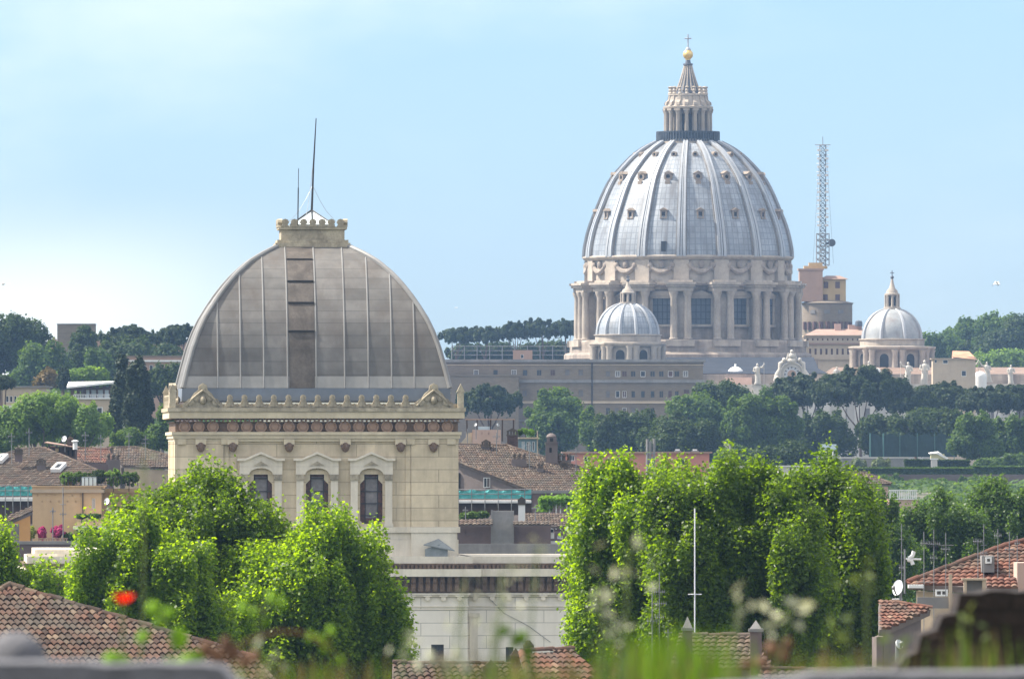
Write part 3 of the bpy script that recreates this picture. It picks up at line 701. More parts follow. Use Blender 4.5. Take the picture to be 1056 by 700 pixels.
        for s in (-1, 1):
            p = [(s*24.5*k, zc(475)), (s*16.5*k, zc(475)), (0, zc(468)), (0, zc(465.6)), (s*16*k, zc(472.6)), (s*24.5*k, zc(472.6))]
            c.prism_xz(p if s < 0 else p[::-1], -.52, -.002)
        c.build('pediment', M['white_trim'], o)
        t = MB(); t.prism_xz([(-7.5*k, zc(479.8)), (7.5*k, zc(479.8)), (0, zc(475.4))], -.36, -.302); t.build('pediment_carving', M['old_stone'], o)
        c = MB()
        for s in (-1, 1): c.box(s*13.5*k, s*22*k, -.36, -.004, zc(494.9), zc(489.2))
        c.build('capitals', M['old_stone'], o)
        i_ = MB()     # shaped jambs of the opening
        for s in (-1, 1):
            for p in ([(s*11.6*k, zc(489)), (s*7.3*k, zc(489)), (s*7.3*k, zc(494.5)), (s*11.6*k, zc(499))], [(s*11.6*k, zc(540)), (s*11.6*k, zc(536.5)), (s*8.5*k, zc(540))]):
                i_.prism_xz(p if s > 0 else p[::-1], .06, .5)
        i_.build('shaped_jamb', M['trav_plain'], o)
        g = MB(); g.box(-11.6*k, 11.6*k, .40, .44, zc(540), zc(489)); pn = g.build('pane', M['blind'], o)
        g = MB()
        g.box(-11.6*k, -6.6*k, .36, .399, zc(540), zc(489)); g.box(7.0*k, 11.6*k, .36, .399, zc(540), zc(489)); g.box(-6.59*k, 6.99*k, .36, .399, zc(540), zc(534)); g.box(-6.59*k, 6.99*k, .361, .399, zc(491.5), zc(489))
        g.build('stained_glass_border', M['stain_gl'], o)
        g = MB()
        for x in (-6.6, 6.2): g.box(x*k, (x+.8)*k, .30, .355, zc(540), zc(489))
        for py in (493, 506.5, 519, 531.5): g.box(-11.6*k, 11.6*k, .29, .345, zc(py+.45), zc(py-.45))
        g.build('glazing_bars', M['iron'], o)
        return o
    w0 = syn_window(); w0.location.x = wc[0]
    for c in wc[1:]: dup(w0, rt, loc=(c, 0, 0))
    # dome
    cx_ = 0.0; prof = [(402, 138.5), (396, 137), (388, 135), (380, 133), (358, 127), (341.7, 121), (328.8, 115), (316, 107.3), (304.6, 99.8), (293, 91), (282, 81.5), (269, 67), (261, 54.5), (252, 37)]
    def hz(py):
        for (p0, h0), (p1, h1) in zip(prof, prof[1:]):
            if p1 <= py <= p0: return W_(h0 + (h1-h0)*(p0-py)/(p0-p1))
        return W_(prof[-1][1])
    pys = [400, 394, 388] + [388 - 4.0*k for k in range(1, 34)] + [252]
    brk = [-20] + [W_(q) for q in (-101.5, -78, -54, -29.5, 0, 29.5, 54, 78, 101.5)] + [20]
    L = [0]
    for a, c in zip(pys, pys[1:]): L.append(L[-1] + math.hypot(hz(c)-hz(a), Z(c)-Z(a)))
    b = MB(); b2 = MB()
    for side in range(4):
        rot = Matrix.Rotation(side*math.pi/2, 3, 'Z')
        for i in range(len(pys)-1):
            h0, h1 = hz(pys[i]), hz(pys[i+1]); z_0, z_1 = Z(pys[i]), Z(pys[i+1])
            for j in range(len(brk)-1):
                a0_, a1_ = max(-h0, min(h0, brk[j])), max(-h0, min(h0, brk[j+1])); c0, c1 = max(-h1, min(h1, brk[j])), max(-h1, min(h1, brk[j+1]))
                if a1_-a0_ < 1e-6 and c1-c0 < 1e-6: continue
                q = [(a0_, -h0, z_0), (a1_, -h0, z_0), (c1, -h1, z_1), (c0, -h1, z_1)]; uv = [(j, L[i]), (j+1, L[i]), (j+1, L[i+1]), (j, L[i+1])]
                if c1-c0 < 1e-6: q = q[:3]; uv = uv[:3]
                elif a1_-a0_ < 1e-6: q = [q[0], q[2], q[3]]; uv = [uv[0], uv[2], uv[3]]
                q = [tuple(rot @ Vector(p) + Vector((0, cy, 0))) for p in q]
                (b if pys[i+1] < 388 else b2).add(q, [tuple(range(len(q)))], [uv])
    b.box(-W_(36), W_(36), cy-W_(36), cy+W_(36), Z(262), Z(252.2))
    dm = b.build('dome', M['dome_metal'], rt); b2.build('dome_base', M['dome_base'], dm)
    def rib_path(x, side=0, out=.0):
        pts = []
        for py in pys:
            h = hz(py)
            if h < abs(x) - .02: break
            pts.append(Vector((x, -h-out, Z(py))))
        return pts
    for side in (0, 3):
        rot = Matrix.Rotation(side*math.pi/2, 3, 'Z')
        for q in (-101.5, -78, -54, -29.5, 0, 29.5, 54, 78, 101.5):
            pts = [rot @ p + Vector((0, cy, 0)) for p in rib_path(W_(q))]
            if len(pts) > 2: r_ = MB(); r_.tube(pts, .06, 6); r_.build('rib', M['dome_rib'], dm, True)
    for sx, sy in ((-1, -1), (1, -1), (-1, 1), (1, 1)):
        r_ = MB(); r_.tube([(sx*hz(p), cy+sy*hz(p), Z(p)) for p in pys], .19, 8); r_.build('corner_rib', M['dome_rib'], dm, True)
    # stained access strip with rungs
    b = MB(); ps = [p for p in pys]; x0, x1 = W_(-28), W_(-1.5)
    for a, c in zip(ps, ps[1:]):
        if hz(c) < abs(x0): break
        b.add([(x0, cy-hz(a)-.03, Z(a)), (x1, cy-hz(a)-.03, Z(a)), (x1, cy-hz(c)-.03, Z(c)), (x0, cy-hz(c)-.03, Z(c)), (x0, cy-hz(a), Z(a)), (x1, cy-hz(a), Z(a)), (x1, cy-hz(c), Z(c)), (x0, cy-hz(c), Z(c))], [(0, 1, 2, 3), (0, 3, 7, 4), (1, 5, 6, 2)])
    st = b.build('access_strip', M['ladder_strip'], dm)
    for py in (266, 289, 311.5, 341):
        r_ = MB(); r_.box(x0-.02, x1+.02, cy-hz(py)-.14, cy-hz(py)-.032, Z(py+.8), Z(py-.8)); r_.build('rung', M['iron'] if py != 311 else M['dome_rib'], st)
    b = MB(); b.box(-W_(138.5), W_(138.5), cy-W_(138.5), cy+W_(138.5), Z(413.5), Z(400.2)); b.build('lead_gutter', M['lead_band'], rt)
    # crown
    def cring(b, py0, py1, h): b.box(-W_(h), W_(h), cy-W_(h), cy+W_(h), Z(py1), Z(py0))
    b = MB(); cring(b, 248.6, 253.5, 39); cring(b, 245.4, 248.5, 37); cring(b, 234.5, 245.3, 33); cring(b, 231.8, 234.4, 35.5)
    cr = b.build('crown', M['old_stone'], rt)
    k = W_(1)
    c0 = None
    for side in (0, 1, 3):
        for j in range(-3, 4):
            x = j*9.6*k; rot = Matrix.Rotation(side*math.pi/2, 3, 'Z'); p = rot @ Vector((x, -34*k, 0)) + Vector((0, cy, Z(231.8)))
            if c0 is None:
                b = MB(); pr = [(-4.4*k, 0), (4.4*k, 0), (2.6*k, 2.2*k), (4*k, 4.5*k), (3*k, 7.2*k), (0, 8.4*k), (-3*k, 7.2*k), (-4*k, 4.5*k), (-2.6*k, 2.2*k)]
                b.prism_xz(pr, -.16, .16); c0 = b.build('crown_antefix', M['old_stone'], cr); c0.location = p
            else: dup(c0, cr, loc=p, rz=side*math.pi/2)
    b = MB(); h = 22*k; b.add([(-h, cy-h, Z(229)), (h, cy-h, Z(229)), (h, cy+h, Z(229)), (-h, cy+h, Z(229)), (0, cy, Z(214))], [(0, 1, 4), (1, 2, 4), (2, 3, 4), (3, 0, 4), (3, 2, 1, 0)])
    sk = b.build('pyramid_skylight', M['skylight'], rt)
    b = MB()
    for s in ((-h, -h), (h, -h), (h, h), (-h, h), (0, -h)): b.tube([(s[0], cy+s[1], Z(229)), (0, cy, Z(214)+.03)], .06, 5)
    b.build('glazing_bars', M['iron'], sk)
    b = MB(); b.box(-h-.1, h+.1, cy-h-.1, cy+h+.1, Z(231.7), Z(229.05)); b.build('skylight_curb', M['zinc'], rt)
    # masts and stays
    b = MB(); b.tube([(0, cy, Z(215)), (W_(1.8), cy, Z(168)), (W_(4.6), cy, Z(118))], [.085, .065, .035], 8); b.build('flagpole', M['iron'], rt)
    b = MB(); b.tube([(W_(-15.5), cy-2.0, Z(232)), (W_(-15), cy-2.0, Z(191))], .045); b.tube([(W_(-15), cy-2.0, Z(191)), (W_(-14.7), cy-2.0, Z(171))], .025); b.build('lightning_rod', M['iron'], rt)
    b = MB()
    for (x, y, t) in ((26, -24, 188), (-26, -24, 188), (-8, -30, 168)):
        p0 = Vector((W_(1), cy, Z(t))); p1 = Vector((x*k, cy+y*k, Z(228))); m_ = p0.lerp(p1, .55) + Vector((0, 0, -W_(5))); b.tube([p0, p0.lerp(m_, .5)+Vector((0, 0, -.1)), m_, p1], .014, 4)
    b.build('stay_wire', M['steel'], rt)
    # lead hood on the ledge
    b = MB(); z1 = Z(574.5); b.prism_xz([(X(438), z1), (X(461), z1), (X(461), Z(567)), (X(452), Z(561)), (X(438), Z(566))], -1.3, -.43)
    b.hull([(X(436), -1.35, Z(562)), (X(452), -.6, Z(556)), (X(468), -1.6, Z(568))], [(X(436), -1.35, Z(561)), (X(452), -.6, Z(555.2)), (X(468), -1.6, Z(567))]); b.build('roof_hood', M['zinc'], rt)
    # lower body: pavilion and two wings
    lo = -1.0; py_f = -1.25
    pv0, pv1 = X(167), X(481.5); wg0, wg1 = X(33), X(622)
    def body(x0, x1, y0, holes, end):
        b = MB(); b.wall_holes(x0, x1, lo, Z(611), y0, y0+.8, holes)
        b.box(x0, x0+.8, y0+.8, DP+2, lo, Z(611)); b.box(x1-.8, x1, y0+.8, DP+2, lo, Z(611)); return b
    hp = [(X(444), X(457), Z(685), Z(664))]
    b = body(pv0, pv1, py_f, hp, True); b.box(pv0, pv1, py_f, DP+2, Z(611), Z(576.2)); pvw = b.build('lower_wall', M['white_stone'], rt)
    hwg = [(X(522), X(530), Z(684), Z(667))]
    b = body(wg0, pv0-.003, .2, [], True); b.box(wg0, pv0-.003, .2, DP+1.5, Z(611), Z(576.2)); b.build('wing_wall', M['white_stone'], rt)
    b = body(pv1+.003, wg1, .2, hwg, True); b.box(pv1+.003, wg1, .2, DP+1.5, Z(611), Z(576.2)); b.build('wing_wall', M['white_stone'], rt)
    for h, y0 in ((hp[0], py_f), (hwg[0], .2)):
        window(rt, (h[0]+h[1])/2, (h[2]+h[3])/2, h[1]-h[0], h[3]-h[2], y0+.25, 'mull', 'iron', 'glass')
    def orders(x0, x1, y0, nm, eL, eR):
        c = MB()
        def rg(b, py0, py1, pr): b.box(x0-(pr if eL else 0), x1+(pr if eR else 0), y0-pr, DP+1, Z(py1), Z(py0))
        rg(c, 573.5, 580.5, .35); rg(c, 586.3, 594, .95); rg(c, 611.2, 613.2, .22); rg(c, 613.3, 615, .1); rg(c, 624.5, 625.6, .1); rg(c, 627.5, 628.2, .06)
        o = c.build(nm, M['white_trim'], rt)
        d = MB(); rg(d, 580.6, 582.2, .62); rg(d, 582.3, 586.2, .45)
        n = int((x1-x0)/.30)
        for i in range(n): x = x0 + (x1-x0)*(i+.5)/n; d.box(x-.09, x+.09, y0-.62, y0-.452, Z(586), Z(582.4))
        d.build('dentils', M['brown_frieze'], o)
        d = MB(); rg(d, 594.2, 611, .12)
        n = int((x1-x0)/.52)
        for i in range(n): x = x0 + (x1-x0)*(i+.5)/n; d.box(x-.16, x+.16, y0-.6, y0-.122, Z(600), Z(594.4)); d.box(x-.17, x+.17, y0-.34, y0-.123, Z(609.5), Z(600.2))
        d.build('modillions', M['brown_frieze'], o)
        d = MB(); n = int((x1-x0)/W_(15.8))
        for i in range(n):
            x = x0 + (x1-x0)*(i+.5)/n; d.cyl_y(x, Z(616.5), W_(2.6), y0-.3, y0-.003, 10); d.box(x-W_(4.5), x+W_(4.5), y0-.34, y0-.102, Z(614.9), Z(613.5))
        d.build('scroll_bracket', M['white_trim'], o)
    orders(pv0, pv1, py_f, 'lower_cornice', True, True); orders(wg0, pv0-.003, .2, 'wing_cornice', True, False); orders(pv1+.003, wg1, .2, 'wing_cornice', False, True)
    b = MB(); b.box(X(36), X(166), .9, DP, Z(576), Z(566.5)); b.box(X(28), X(166), .4, .88, Z(574), Z(570.5)); b.build('attic_block', M['white_trim'], rt)
    b = MB(); b.box(X(483), X(495), .02, .198, Z(636), Z(632)); b.box(X(484.5), X(493), .08, .197, Z(690), Z(636.1)); b.build('half_pilaster', M['white_trim'], rt)
    b = MB(); b.tube([(X(505), .12, Z(617)), (X(520), .14, Z(632)), (X(545), .14, Z(645)), (X(568), .12, Z(662))], .022, 5); b.build('cable', M['conc'], rt)
    return rt
synagogue()

# ------------------------------------------------------------------ the great basilica
def basilica():
    f = Fr(709.5, 2900); Z, W_ = f.Z, f.W; D = 2900
    rt = root('domed_basilica', 'huge pale domed basilica with ribbed lead dome, lantern and smaller side domes', 'basilica', f.loc)
    prof = [(266, 106), (257, 105.6), (236, 101), (216, 92.8), (202, 87), (190, 81), (182.5, 76), (165, 60), (155, 47), (148.5, 34)]
    def rad(py):
        ps = sorted(prof)
        for (p0, h0), (p1, h1) in zip(ps, ps[1:]):
            if p0 <= py <= p1:
                t = (py-p0)/(p1-p0); return W_(h0 + (h1-h0)*t)
        return W_(ps[0][1])
    # smooth profile by chaikin passes
    pl = [(W_(h), Z(p)) for p, h in prof]
    for _ in range(2):
        q = [pl[0]]
        for a, c in zip(pl, pl[1:]): q += [(a[0]*.75+c[0]*.25, a[1]*.75+c[1]*.25), (a[0]*.25+c[0]*.75, a[1]*.25+c[1]*.75)]
        pl = q + [pl[-1]]
    def rz_(z):
        for a, c in zip(pl, pl[1:]):
            if a[1] <= z <= c[1]: return a[0] + (c[0]-a[0])*(z-a[1])/max(1e-6, c[1]-a[1])
        return pl[-1][0]
    b = MB(); b.lathe(pl, 128, us=112); dm = b.build('dome', M['lead'], rt, True, 60)
    TH0 = R(-4.6); ST = R(22.5)
    # ribs
    b = MB(); n = len(pl)
    def strip(wf0, wf1, x_off, hgt):
        vs = []
        for i, (r, z) in enumerate(pl):
            t = i/(n-1); w2 = wf0 + (wf1-wf0)*t; a = pl[max(0, i-1)]; c = pl[min(n-1, i+1)]; tx, tz = c[0]-a[0], c[1]-a[1]; l = math.hypot(tx, tz); nx, nz_ = tz/l, -tx/l
            xo = x_off*(1-.55*t)
            for x, h in ((xo-w2, -.3), (xo-w2, hgt), (xo+w2, hgt), (xo+w2, -.3)): vs.append((x, -(r + nx*h), z + nz_*h))
        b.add(vs, [(i*4+j, i*4+j+1, (i+1)*4+j+1, (i+1)*4+j) for i in range(n-1) for j in range(3)])
    strip(1.5, .7, 0, .4); b.mi = 1; strip(.36, .2, -.8, .85); strip(.36, .2, .8, .85); strip(.2, .1, 0, .75)
    r0 = b.build('rib', [M['rib_base'], M['lead_rib']], dm); r0.rotation_euler = (0, 0, TH0)
    for k in range(1, 16): dup(r0, dm, rz=TH0+k*ST)
    # dormers in three rows
    def dormer(py, w2, h, kind):
        z = Z(py); r = rz_(z) ; b = MB(); m = M['basil_brown']
        if kind == 0:
            b.box(-w2, -w2*.55, -r-.5, -r+1.2, z-h/2, z+h/2); b.box(w2*.55, w2, -r-.5, -r+1.2, z-h/2, z+h/2); b.box(-w2*.54, w2*.54, -r-.4, -r+1.4, z+h*.28, z+h/2); b.box(-w2*1.1, w2*1.1, -r-.7, -r+1, z-h/2-.25, z-h/2-.01)
            b.prism_xz([(-w2*1.35, z+h/2+.01), (w2*1.35, z+h/2+.01), (0, z+h/2+w2*.8)], -r-.8, -r+2.2)
        else:
            for j in range(12):
                a0, a1 = 2*math.pi*j/12, 2*math.pi*(j+1)/12; ri, ro = w2*.5, w2
                b.prism_xz([(ri*math.cos(a0), z+ri*math.sin(a0)), (ro*math.cos(a0), z+ro*math.sin(a0)), (ro*math.cos(a1), z+ro*math.sin(a1)), (ri*math.cos(a1), z+ri*math.sin(a1))], -r-.7, -r+1.6)
            if kind == 1:
                b.box(-w2*.6, w2*.6, -r-1.2, -r+.8, z-h*.95, z-w2*.95); b.prism_xz([(-w2*1.1, z+w2*.7), (w2*1.1, z+w2*.7), (0, z+w2*1.35)], -r-.8, -r+2)
        o = b.build('dormer', m, dm); q = MB(); s = w2*.56 if kind == 0 else w2*.5
        q.box(-s, s, -r-.2, -r+1.5, z-(h*.5 if kind == 0 else s), z+(h*.28 if kind == 0 else s)); q.build('opening', M['dark'], o); return o
    for py, w2, h, kind in ((222.5, .85, 1.8, 0), (184, 1.1, 2.3, 1), (160.5, .7, 1.8, 2)):
        d0 = dormer(py, w2, h, kind); d0.rotation_euler = (0, 0, TH0+ST/2)
        for k in list(range(1, 5)) + [-1, -2, -3, -4]: dup(d0, dm, rz=TH0+ST/2+k*ST)
    q = MB(); z = Z(256); r = rz_(z); q.box(-.6, .6, -r-.4, -r+.6, z-1.2, z+1.3); o = q.build('service_door', M['dark'], dm); o.rotation_euler = (0, 0, R(-14.5))
    # lantern
    b = MB(); b.lathe([(W_(33.5), Z(149)), (W_(33.5), Z(146.5)), (W_(31), Z(146.4)), (W_(31), Z(144))], 48); b.lathe([(W_(15.5), Z(146)), (W_(15.5), Z(112))], 32)
    ln = b.build('lantern', M['basil_trim'], rt, True); b = MB(); b.lathe([(W_(15.6), Z(138)), (W_(15.6), Z(116))], 32); b.build('lantern_wall', M['basil_red'], ln, True)
    b = MB(); r = W_(32)
    for k in range(64):
        t = 2*math.pi*k/64; b.box(0, .01, 0, .01, 0, .01) if False else None
        x, y = r*math.sin(t), -r*math.cos(t); b.tube([(x, y, Z(146.4)), (x, y, Z(136.5))], .22, 4)
    b.lathe([(W_(32.6), Z(137)), (W_(32.6), Z(135.8)), (W_(31.4), Z(135.8)), (W_(31.4), Z(137))], 48); b.lathe([(W_(28.5), Z(146)), (W_(28.5), Z(137.5)), (W_(28), Z(137.5))], 48)
    b.build('railing', M['grille'], ln)
    b = MB(); r = W_(23)
    for s in (0, 1.25): b.lathe([(.66, Z(143)), (.66, Z(142)), (.54, Z(141.8)), (.46, Z(118)), (.7, Z(116)), (.7, Z(114.8))], 10, 0, -r+s)
    b.box(-.8, .8, -r-.75, -W_(15), Z(114.7), Z(112.6)); b.box(-.7, .7, -r-.5, -W_(15), Z(112.5), Z(110))
    c0 = b.build('column_pair', M['basil_trim'], ln, True); c0.rotation_euler = (0, 0, TH0)
    for k in range(1, 16): dup(c0, ln, rz=TH0+k*ST)
    b = MB()
    for k in range(16): 
        t = TH0+ST/2+k*ST; r = W_(15.7); x, y = r*math.sin(t), -r*math.cos(t); b.tube([(x, y, Z(138)), (x, y, Z(118))], .75, 6)
    b.build('lantern_windows', M['dark'], ln)
    b = MB(); b.lathe([(W_(25.5), Z(112.4)), (W_(26), Z(110.5)), (W_(23), Z(109.5)), (W_(21), Z(106)), (W_(19.5), Z(99.5)), (W_(20.5), Z(98.8)), (W_(20.5), Z(97.6)), (W_(15), Z(97.2))], 32); b.build('scroll_drum', M['basil_trim'], ln, True)
    b = MB(); b.prism_xz([(W_(17.5), Z(109)), (W_(24.5), Z(109)), (W_(24), Z(106)), (W_(21), Z(103.5)), (W_(20.5), Z(99.5)), (W_(17.5), Z(98.6))], -.45, .45); v0 = b.build('volute', M['basil_trim'], ln); v0.rotation_euler = (0, 0, TH0)
    for k in range(1, 16): dup(v0, ln, rz=TH0+k*ST)
    b = MB(); r = W_(18.7); b.lathe([(.45, Z(98)), (.5, Z(96.5)), (.28, Z(95.5)), (.42, Z(93.5)), (.22, Z(92)), (.55, Z(90.2)), (.2, Z(89.5))], 8, 0, -r); k0 = b.build('candelabrum', M['basil_trim'], ln, True); k0.rotation_euler = (0, 0, TH0)
    for k in range(1, 16): dup(k0, ln, rz=TH0+k*ST)
    b = MB(); b.lathe([(W_(13), Z(98)), (W_(11.8), Z(94)), (W_(8.2), Z(84)), (W_(5.2), Z(74)), (W_(3.8), Z(68)), (W_(5.2), Z(67.2)), (W_(5), Z(65.8)), (W_(3), Z(65.4)), (W_(2.4), Z(62)), (W_(1.5), Z(60.8))], 24)
    sp = b.build('spire', M['spire'], ln, True); b = MB(); pts = [(0, -W_(r)-.05, Z(p)) for r, p in ((11.8, 94), (8.2, 84), (5.2, 74), (3.8, 68))]; b.tube(pts, [.2, .19, .16, .14], 5); q0 = b.build('spire_rib', M['basil_trim'], ln); q0.rotation_euler = (0, 0, TH0)
    for k in range(1, 16): dup(q0, ln, rz=TH0+k*ST)
    b = MB(); b.ball((0, 0, Z(56.5)), W_(5.3), None, None, 20, 14); b.tube([(0, 0, Z(62)), (0, 0, Z(50))], [.7, .35]); b.build('ball', M['gilt'], ln, True)
    b = MB(); b.lathe([(.8, Z(51.8)), (.5, Z(49.5)), (.3, Z(49))], 10); b.tube([(0, 0, Z(50)), (0, 0, Z(35.5))], .17, 6); b.tube([(-W_(3.6), 0, Z(40)), (W_(3.6), 0, Z(40))], .17, 6); b.build('cross', M['lead_rib'], ln)
    # attic with garlands
    b = MB(); b.lathe([(W_(103.5), Z(297)), (W_(103.5), Z(269))], 96, us=200); b.lathe([(W_(106), Z(269.4)), (W_(108), Z(267.8)), (W_(109), Z(266.6)), (W_(109), Z(265.4)), (W_(106.5), Z(264.6)), (W_(100), Z(264))], 96)
    b.lathe([(W_(105), Z(294)), (W_(105), Z(291.5))], 96); at = b.build('attic', M['basil_trim'], rt, True, 30)
    b = MB(); r = W_(103.5); b.box(-1.9, 1.9, -r-.75, -r+.5, Z(292), Z(269.5)); p0 = b.build('attic_pier', M['basil_trim'], at); p0.rotation_euler = (0, 0, TH0)
    for k in range(1, 16): dup(p0, at, rz=TH0+k*ST)
    b = MB(); pts = []
    for j in range(9):
        t = R(-6.4)+R(12.8)*j/8; u = (j-4)/4; pts.append(((r+.5)*math.sin(t), -(r+.5)*math.cos(t), Z(275.5) - W_(6.3)*(1-u*u)))
    b.tube(pts, [.5, .55, .65, .72, .75, .72, .65, .55, .5], 7); b.ball((0, -r-.3, Z(274)), .8, .6, 1.0)
    for s in (-1, 1): b.ball((pts[0][0]*s, pts[0][1], Z(275)), .75, .6, .85); b.tube([(pts[0][0]*s, pts[0][1], Z(275)), (pts[0][0]*s*1.02, pts[0][1], Z(281))], [.45, .25], 6)
    g0 = b.build('garland', M['basil'], at, True); g0.rotation_euler = (0, 0, TH0+ST/2)
    for k in list(range(1, 5)) + [-1, -2, -3, -4]: dup(g0, at, rz=TH0+ST/2+k*ST)
    # drum
    rw = W_(99.5); b = MB(); b.lathe([(rw, Z(352)), (rw, Z(295))], 96, us=240); b.lathe([(rw+.9, Z(300)), (rw+1.0, Z(297)), (rw+1.8, Z(296)), (rw+1.9, Z(294.2)), (rw, Z(293.8))], 96)
    dr = b.build('drum', M['basil'], rt, True, 30)
    b = MB(); ro = W_(118.5)
    for s in (-1, 1): b.lathe([(1.15, Z(350.8)), (1.15, Z(349.6)), (.92, Z(349.2)), (.95, Z(335)), (.80, Z(308)), (1.05, Z(305.5)), (1.25, Z(302.6)), (1.25, Z(301.8))], 14, s*1.75, -ro+1.2)
    b.box(-1.3, 1.3, -ro+2.2, -rw+1, Z(351), Z(301.8)); b.box(-3.1, 3.1, -ro+.2, -rw+1, Z(301.7), Z(297.4)); b.box(-3.5, 3.5, -ro-.35, -rw+1, Z(297.3), Z(295)); b.box(-3.8, 3.8, -ro-.75, -rw+1, Z(294.9), Z(292.6)); b.box(-3.0, 3.0, -ro+.4, -rw+1, Z(292.5), Z(290.4))
    bt = b.build('buttress', M['basil_trim'], dr, True, 30); bt.rotation_euler = (0, 0, TH0)
    for k in range(1, 16): dup(bt, dr, rz=TH0+k*ST)
    def dwin(tri):
        k = W_(1); b = MB(); y = -rw-.1
        for s in (-1, 1): b.box(s*10.2*k, s*13.2*k, y-.6, y+1, Z(335.5), Z(309)); b.box(s*13.3*k, s*14.6*k, y-.25, y+1, Z(334), Z(311))
        b.box(-13.8*k, 13.8*k, y-.8, y+1, Z(338), Z(335.6)); b.box(-14.5*k, 14.5*k, y-.9, y+1, Z(308.9), Z(306.6))
        if tri: b.prism_xz([(-15.5*k, Z(306.5)), (15.5*k, Z(306.5)), (0, Z(300.8))], y-1.1, y+1)
        else: b.prism_xz([(15.2*k*math.cos(math.pi*j/10), Z(306.5)+5.2*k*math.sin(math.pi*j/10)) for j in range(11)], y-1.1, y+1)
        o = b.build('window', M['basil_trim'], dr); q = MB(); q.box(-10.2*k, 10.2*k, y-.22, y+.6, Z(335.5), Z(309)); q.build('pane', M['win_blue'], o)
        q = MB()
        for x in (-5, 0, 5): q.box((x-.35)*k, (x+.35)*k, y-.34, y-.23, Z(335), Z(309.3))
        for p in (316, 323, 330): q.box(-10*k, 10*k, y-.32, y-.235, Z(p+.3), Z(p-.3))
        q.build('glazing_bars', M['lead_dark'], o); return o
    wt, wr = dwin(True), dwin(False); wt.rotation_euler = (0, 0, TH0+ST/2); wr.rotation_euler = (0, 0, TH0+ST*1.5)
    for k in (2, 4, -2, -4): dup(wt, dr, rz=TH0+ST/2+k*ST)
    for k in (3, -1, -3): dup(wr, dr, rz=TH0+ST/2+k*ST)
    b = MB(); b.lathe([(W_(122), Z(364)), (W_(122), Z(353)), (W_(121), Z(351.5)), (W_(100), Z(350.5))], 96, us=220); b.lathe([(W_(128), Z(372)), (W_(128), Z(366.5)), (W_(126), Z(364.5)), (W_(121), Z(363.6))], 96)
    sb = b.build('stylobate', M['basil'], rt, True, 30)
    b = MB(); b.box(-3.6, 3.6, -W_(122)-.5, -W_(118), Z(358), Z(351.7)); q0 = b.build('stylobate_pier', M['basil_trim'], sb); q0.rotation_euler = (0, 0, TH0)
    for k in (1, 2, 3, 4, -1, -2, -3, -4): dup(q0, sb, rz=TH0+k*ST)
    # nave roof and body
    def lx(px, dy): return (px-528)*(D+dy)/FPX - f.loc.x
    def lz(py, dy): return CZ + (HY-py)*(D+dy)/FPX - f.gz
    b = MB(); b.box(lx(586, 0), lx(840, 0), -33, 60, -2, lz(371, 0)); b.box(lx(690, -80), lx(1180, -80), -92, -33.1, -2, lz(386, -80)); b.build('body_wall', M['basil'], rt)
    b = MB(); b.hull([(lx(600, -60), -33.2, lz(385.9, -60)), (lx(850, -60), -33.2, lz(385.9, -60)), (lx(850, -60), -91, lz(385.9, -60)), (lx(690, -60), -91, lz(385.9, -60))], [(lx(650, -60), -33.2, lz(368, -40)), (lx(842, -60), -33.2, lz(368, -40)), (lx(842, -60), -80, lz(380, -80)), (lx(680, -60), -80, lz(380, -80))]); b.build('nave_roof', M['lead_dark'], rt)
    b = MB(); b.hull([(lx(850.5, -60), -33.2, lz(385.9, -60)), (lx(1180, -60), -33.2, lz(385.9, -60)), (lx(1180, -60), -91, lz(392, -90)), (lx(850.5, -60), -91, lz(392, -90))], [(lx(860, -60), -45, lz(379, -50)), (lx(1180, -60), -45, lz(379, -50)), (lx(1180, -60), -60, lz(379, -50)), (lx(860, -60), -60, lz(379, -50))]); b.build('side_roof', M['roof_brown'], rt)
    # facade with attic, clock
    dy = -110; b = MB(); x0, x1 = lx(776, dy), lx(1190, dy)
    b.box(x0, x1, dy, dy+14, -2, lz(408, dy)); 
    for q in range(26):
        px = 785 + q*16; b.box(lx(px, dy), lx(px+7, dy), dy-.9, dy-.003, -2, lz(408.5, dy))
    fc = b.build('facade', M['pale_wall'], rt)
    b = MB(); b.box(x0-.8, x1, dy-1.3, dy+14.2, lz(407.9, dy), lz(406, dy)); b.box(x0, x1, dy-.2, dy+1, lz(405.9, dy), lz(397.5, dy)); b.box(x0-.3, x1, dy-.5, dy+1.2, lz(397.4, dy), lz(396, dy))
    for q in range(26): px = 781 + q*16.2; b.box(lx(px-4, dy), lx(px+4, dy), dy-.8, dy-.22, lz(405.8, dy), lz(396.5, dy))
    b.build('balustrade', M['statue'], fc)
    b = MB()
    for q in range(10):
        px = 840 + q*26; b.box(lx(px, dy), lx(px+7, dy), dy-.25, dy-.004, lz(440, dy), lz(421, dy))
    b.build('facade_windows', M['curtain'], fc)
    k = (D+dy)/FPX; cx, cz = lx(816.5, dy), lz(386, dy)
    b = MB(); b.box(cx-15*k, cx+15*k, dy-.4, dy+1.5, lz(395.9, dy), lz(393, dy)); b.prism_xz([(cx+13*k*math.cos(2*math.pi*j/28), cz+13*k*math.sin(2*math.pi*j/28)) for j in range(28)], dy-.3, dy+1.4)
    rr = MB()
    for rad_, th in ((12.2, 1.0), (8.6, .6)): b.tube([(cx+rad_*k*math.cos(2*math.pi*j/28), dy-.5, cz+rad_*k*math.sin(2*math.pi*j/28)) for j in range(29)], th*k, 6)
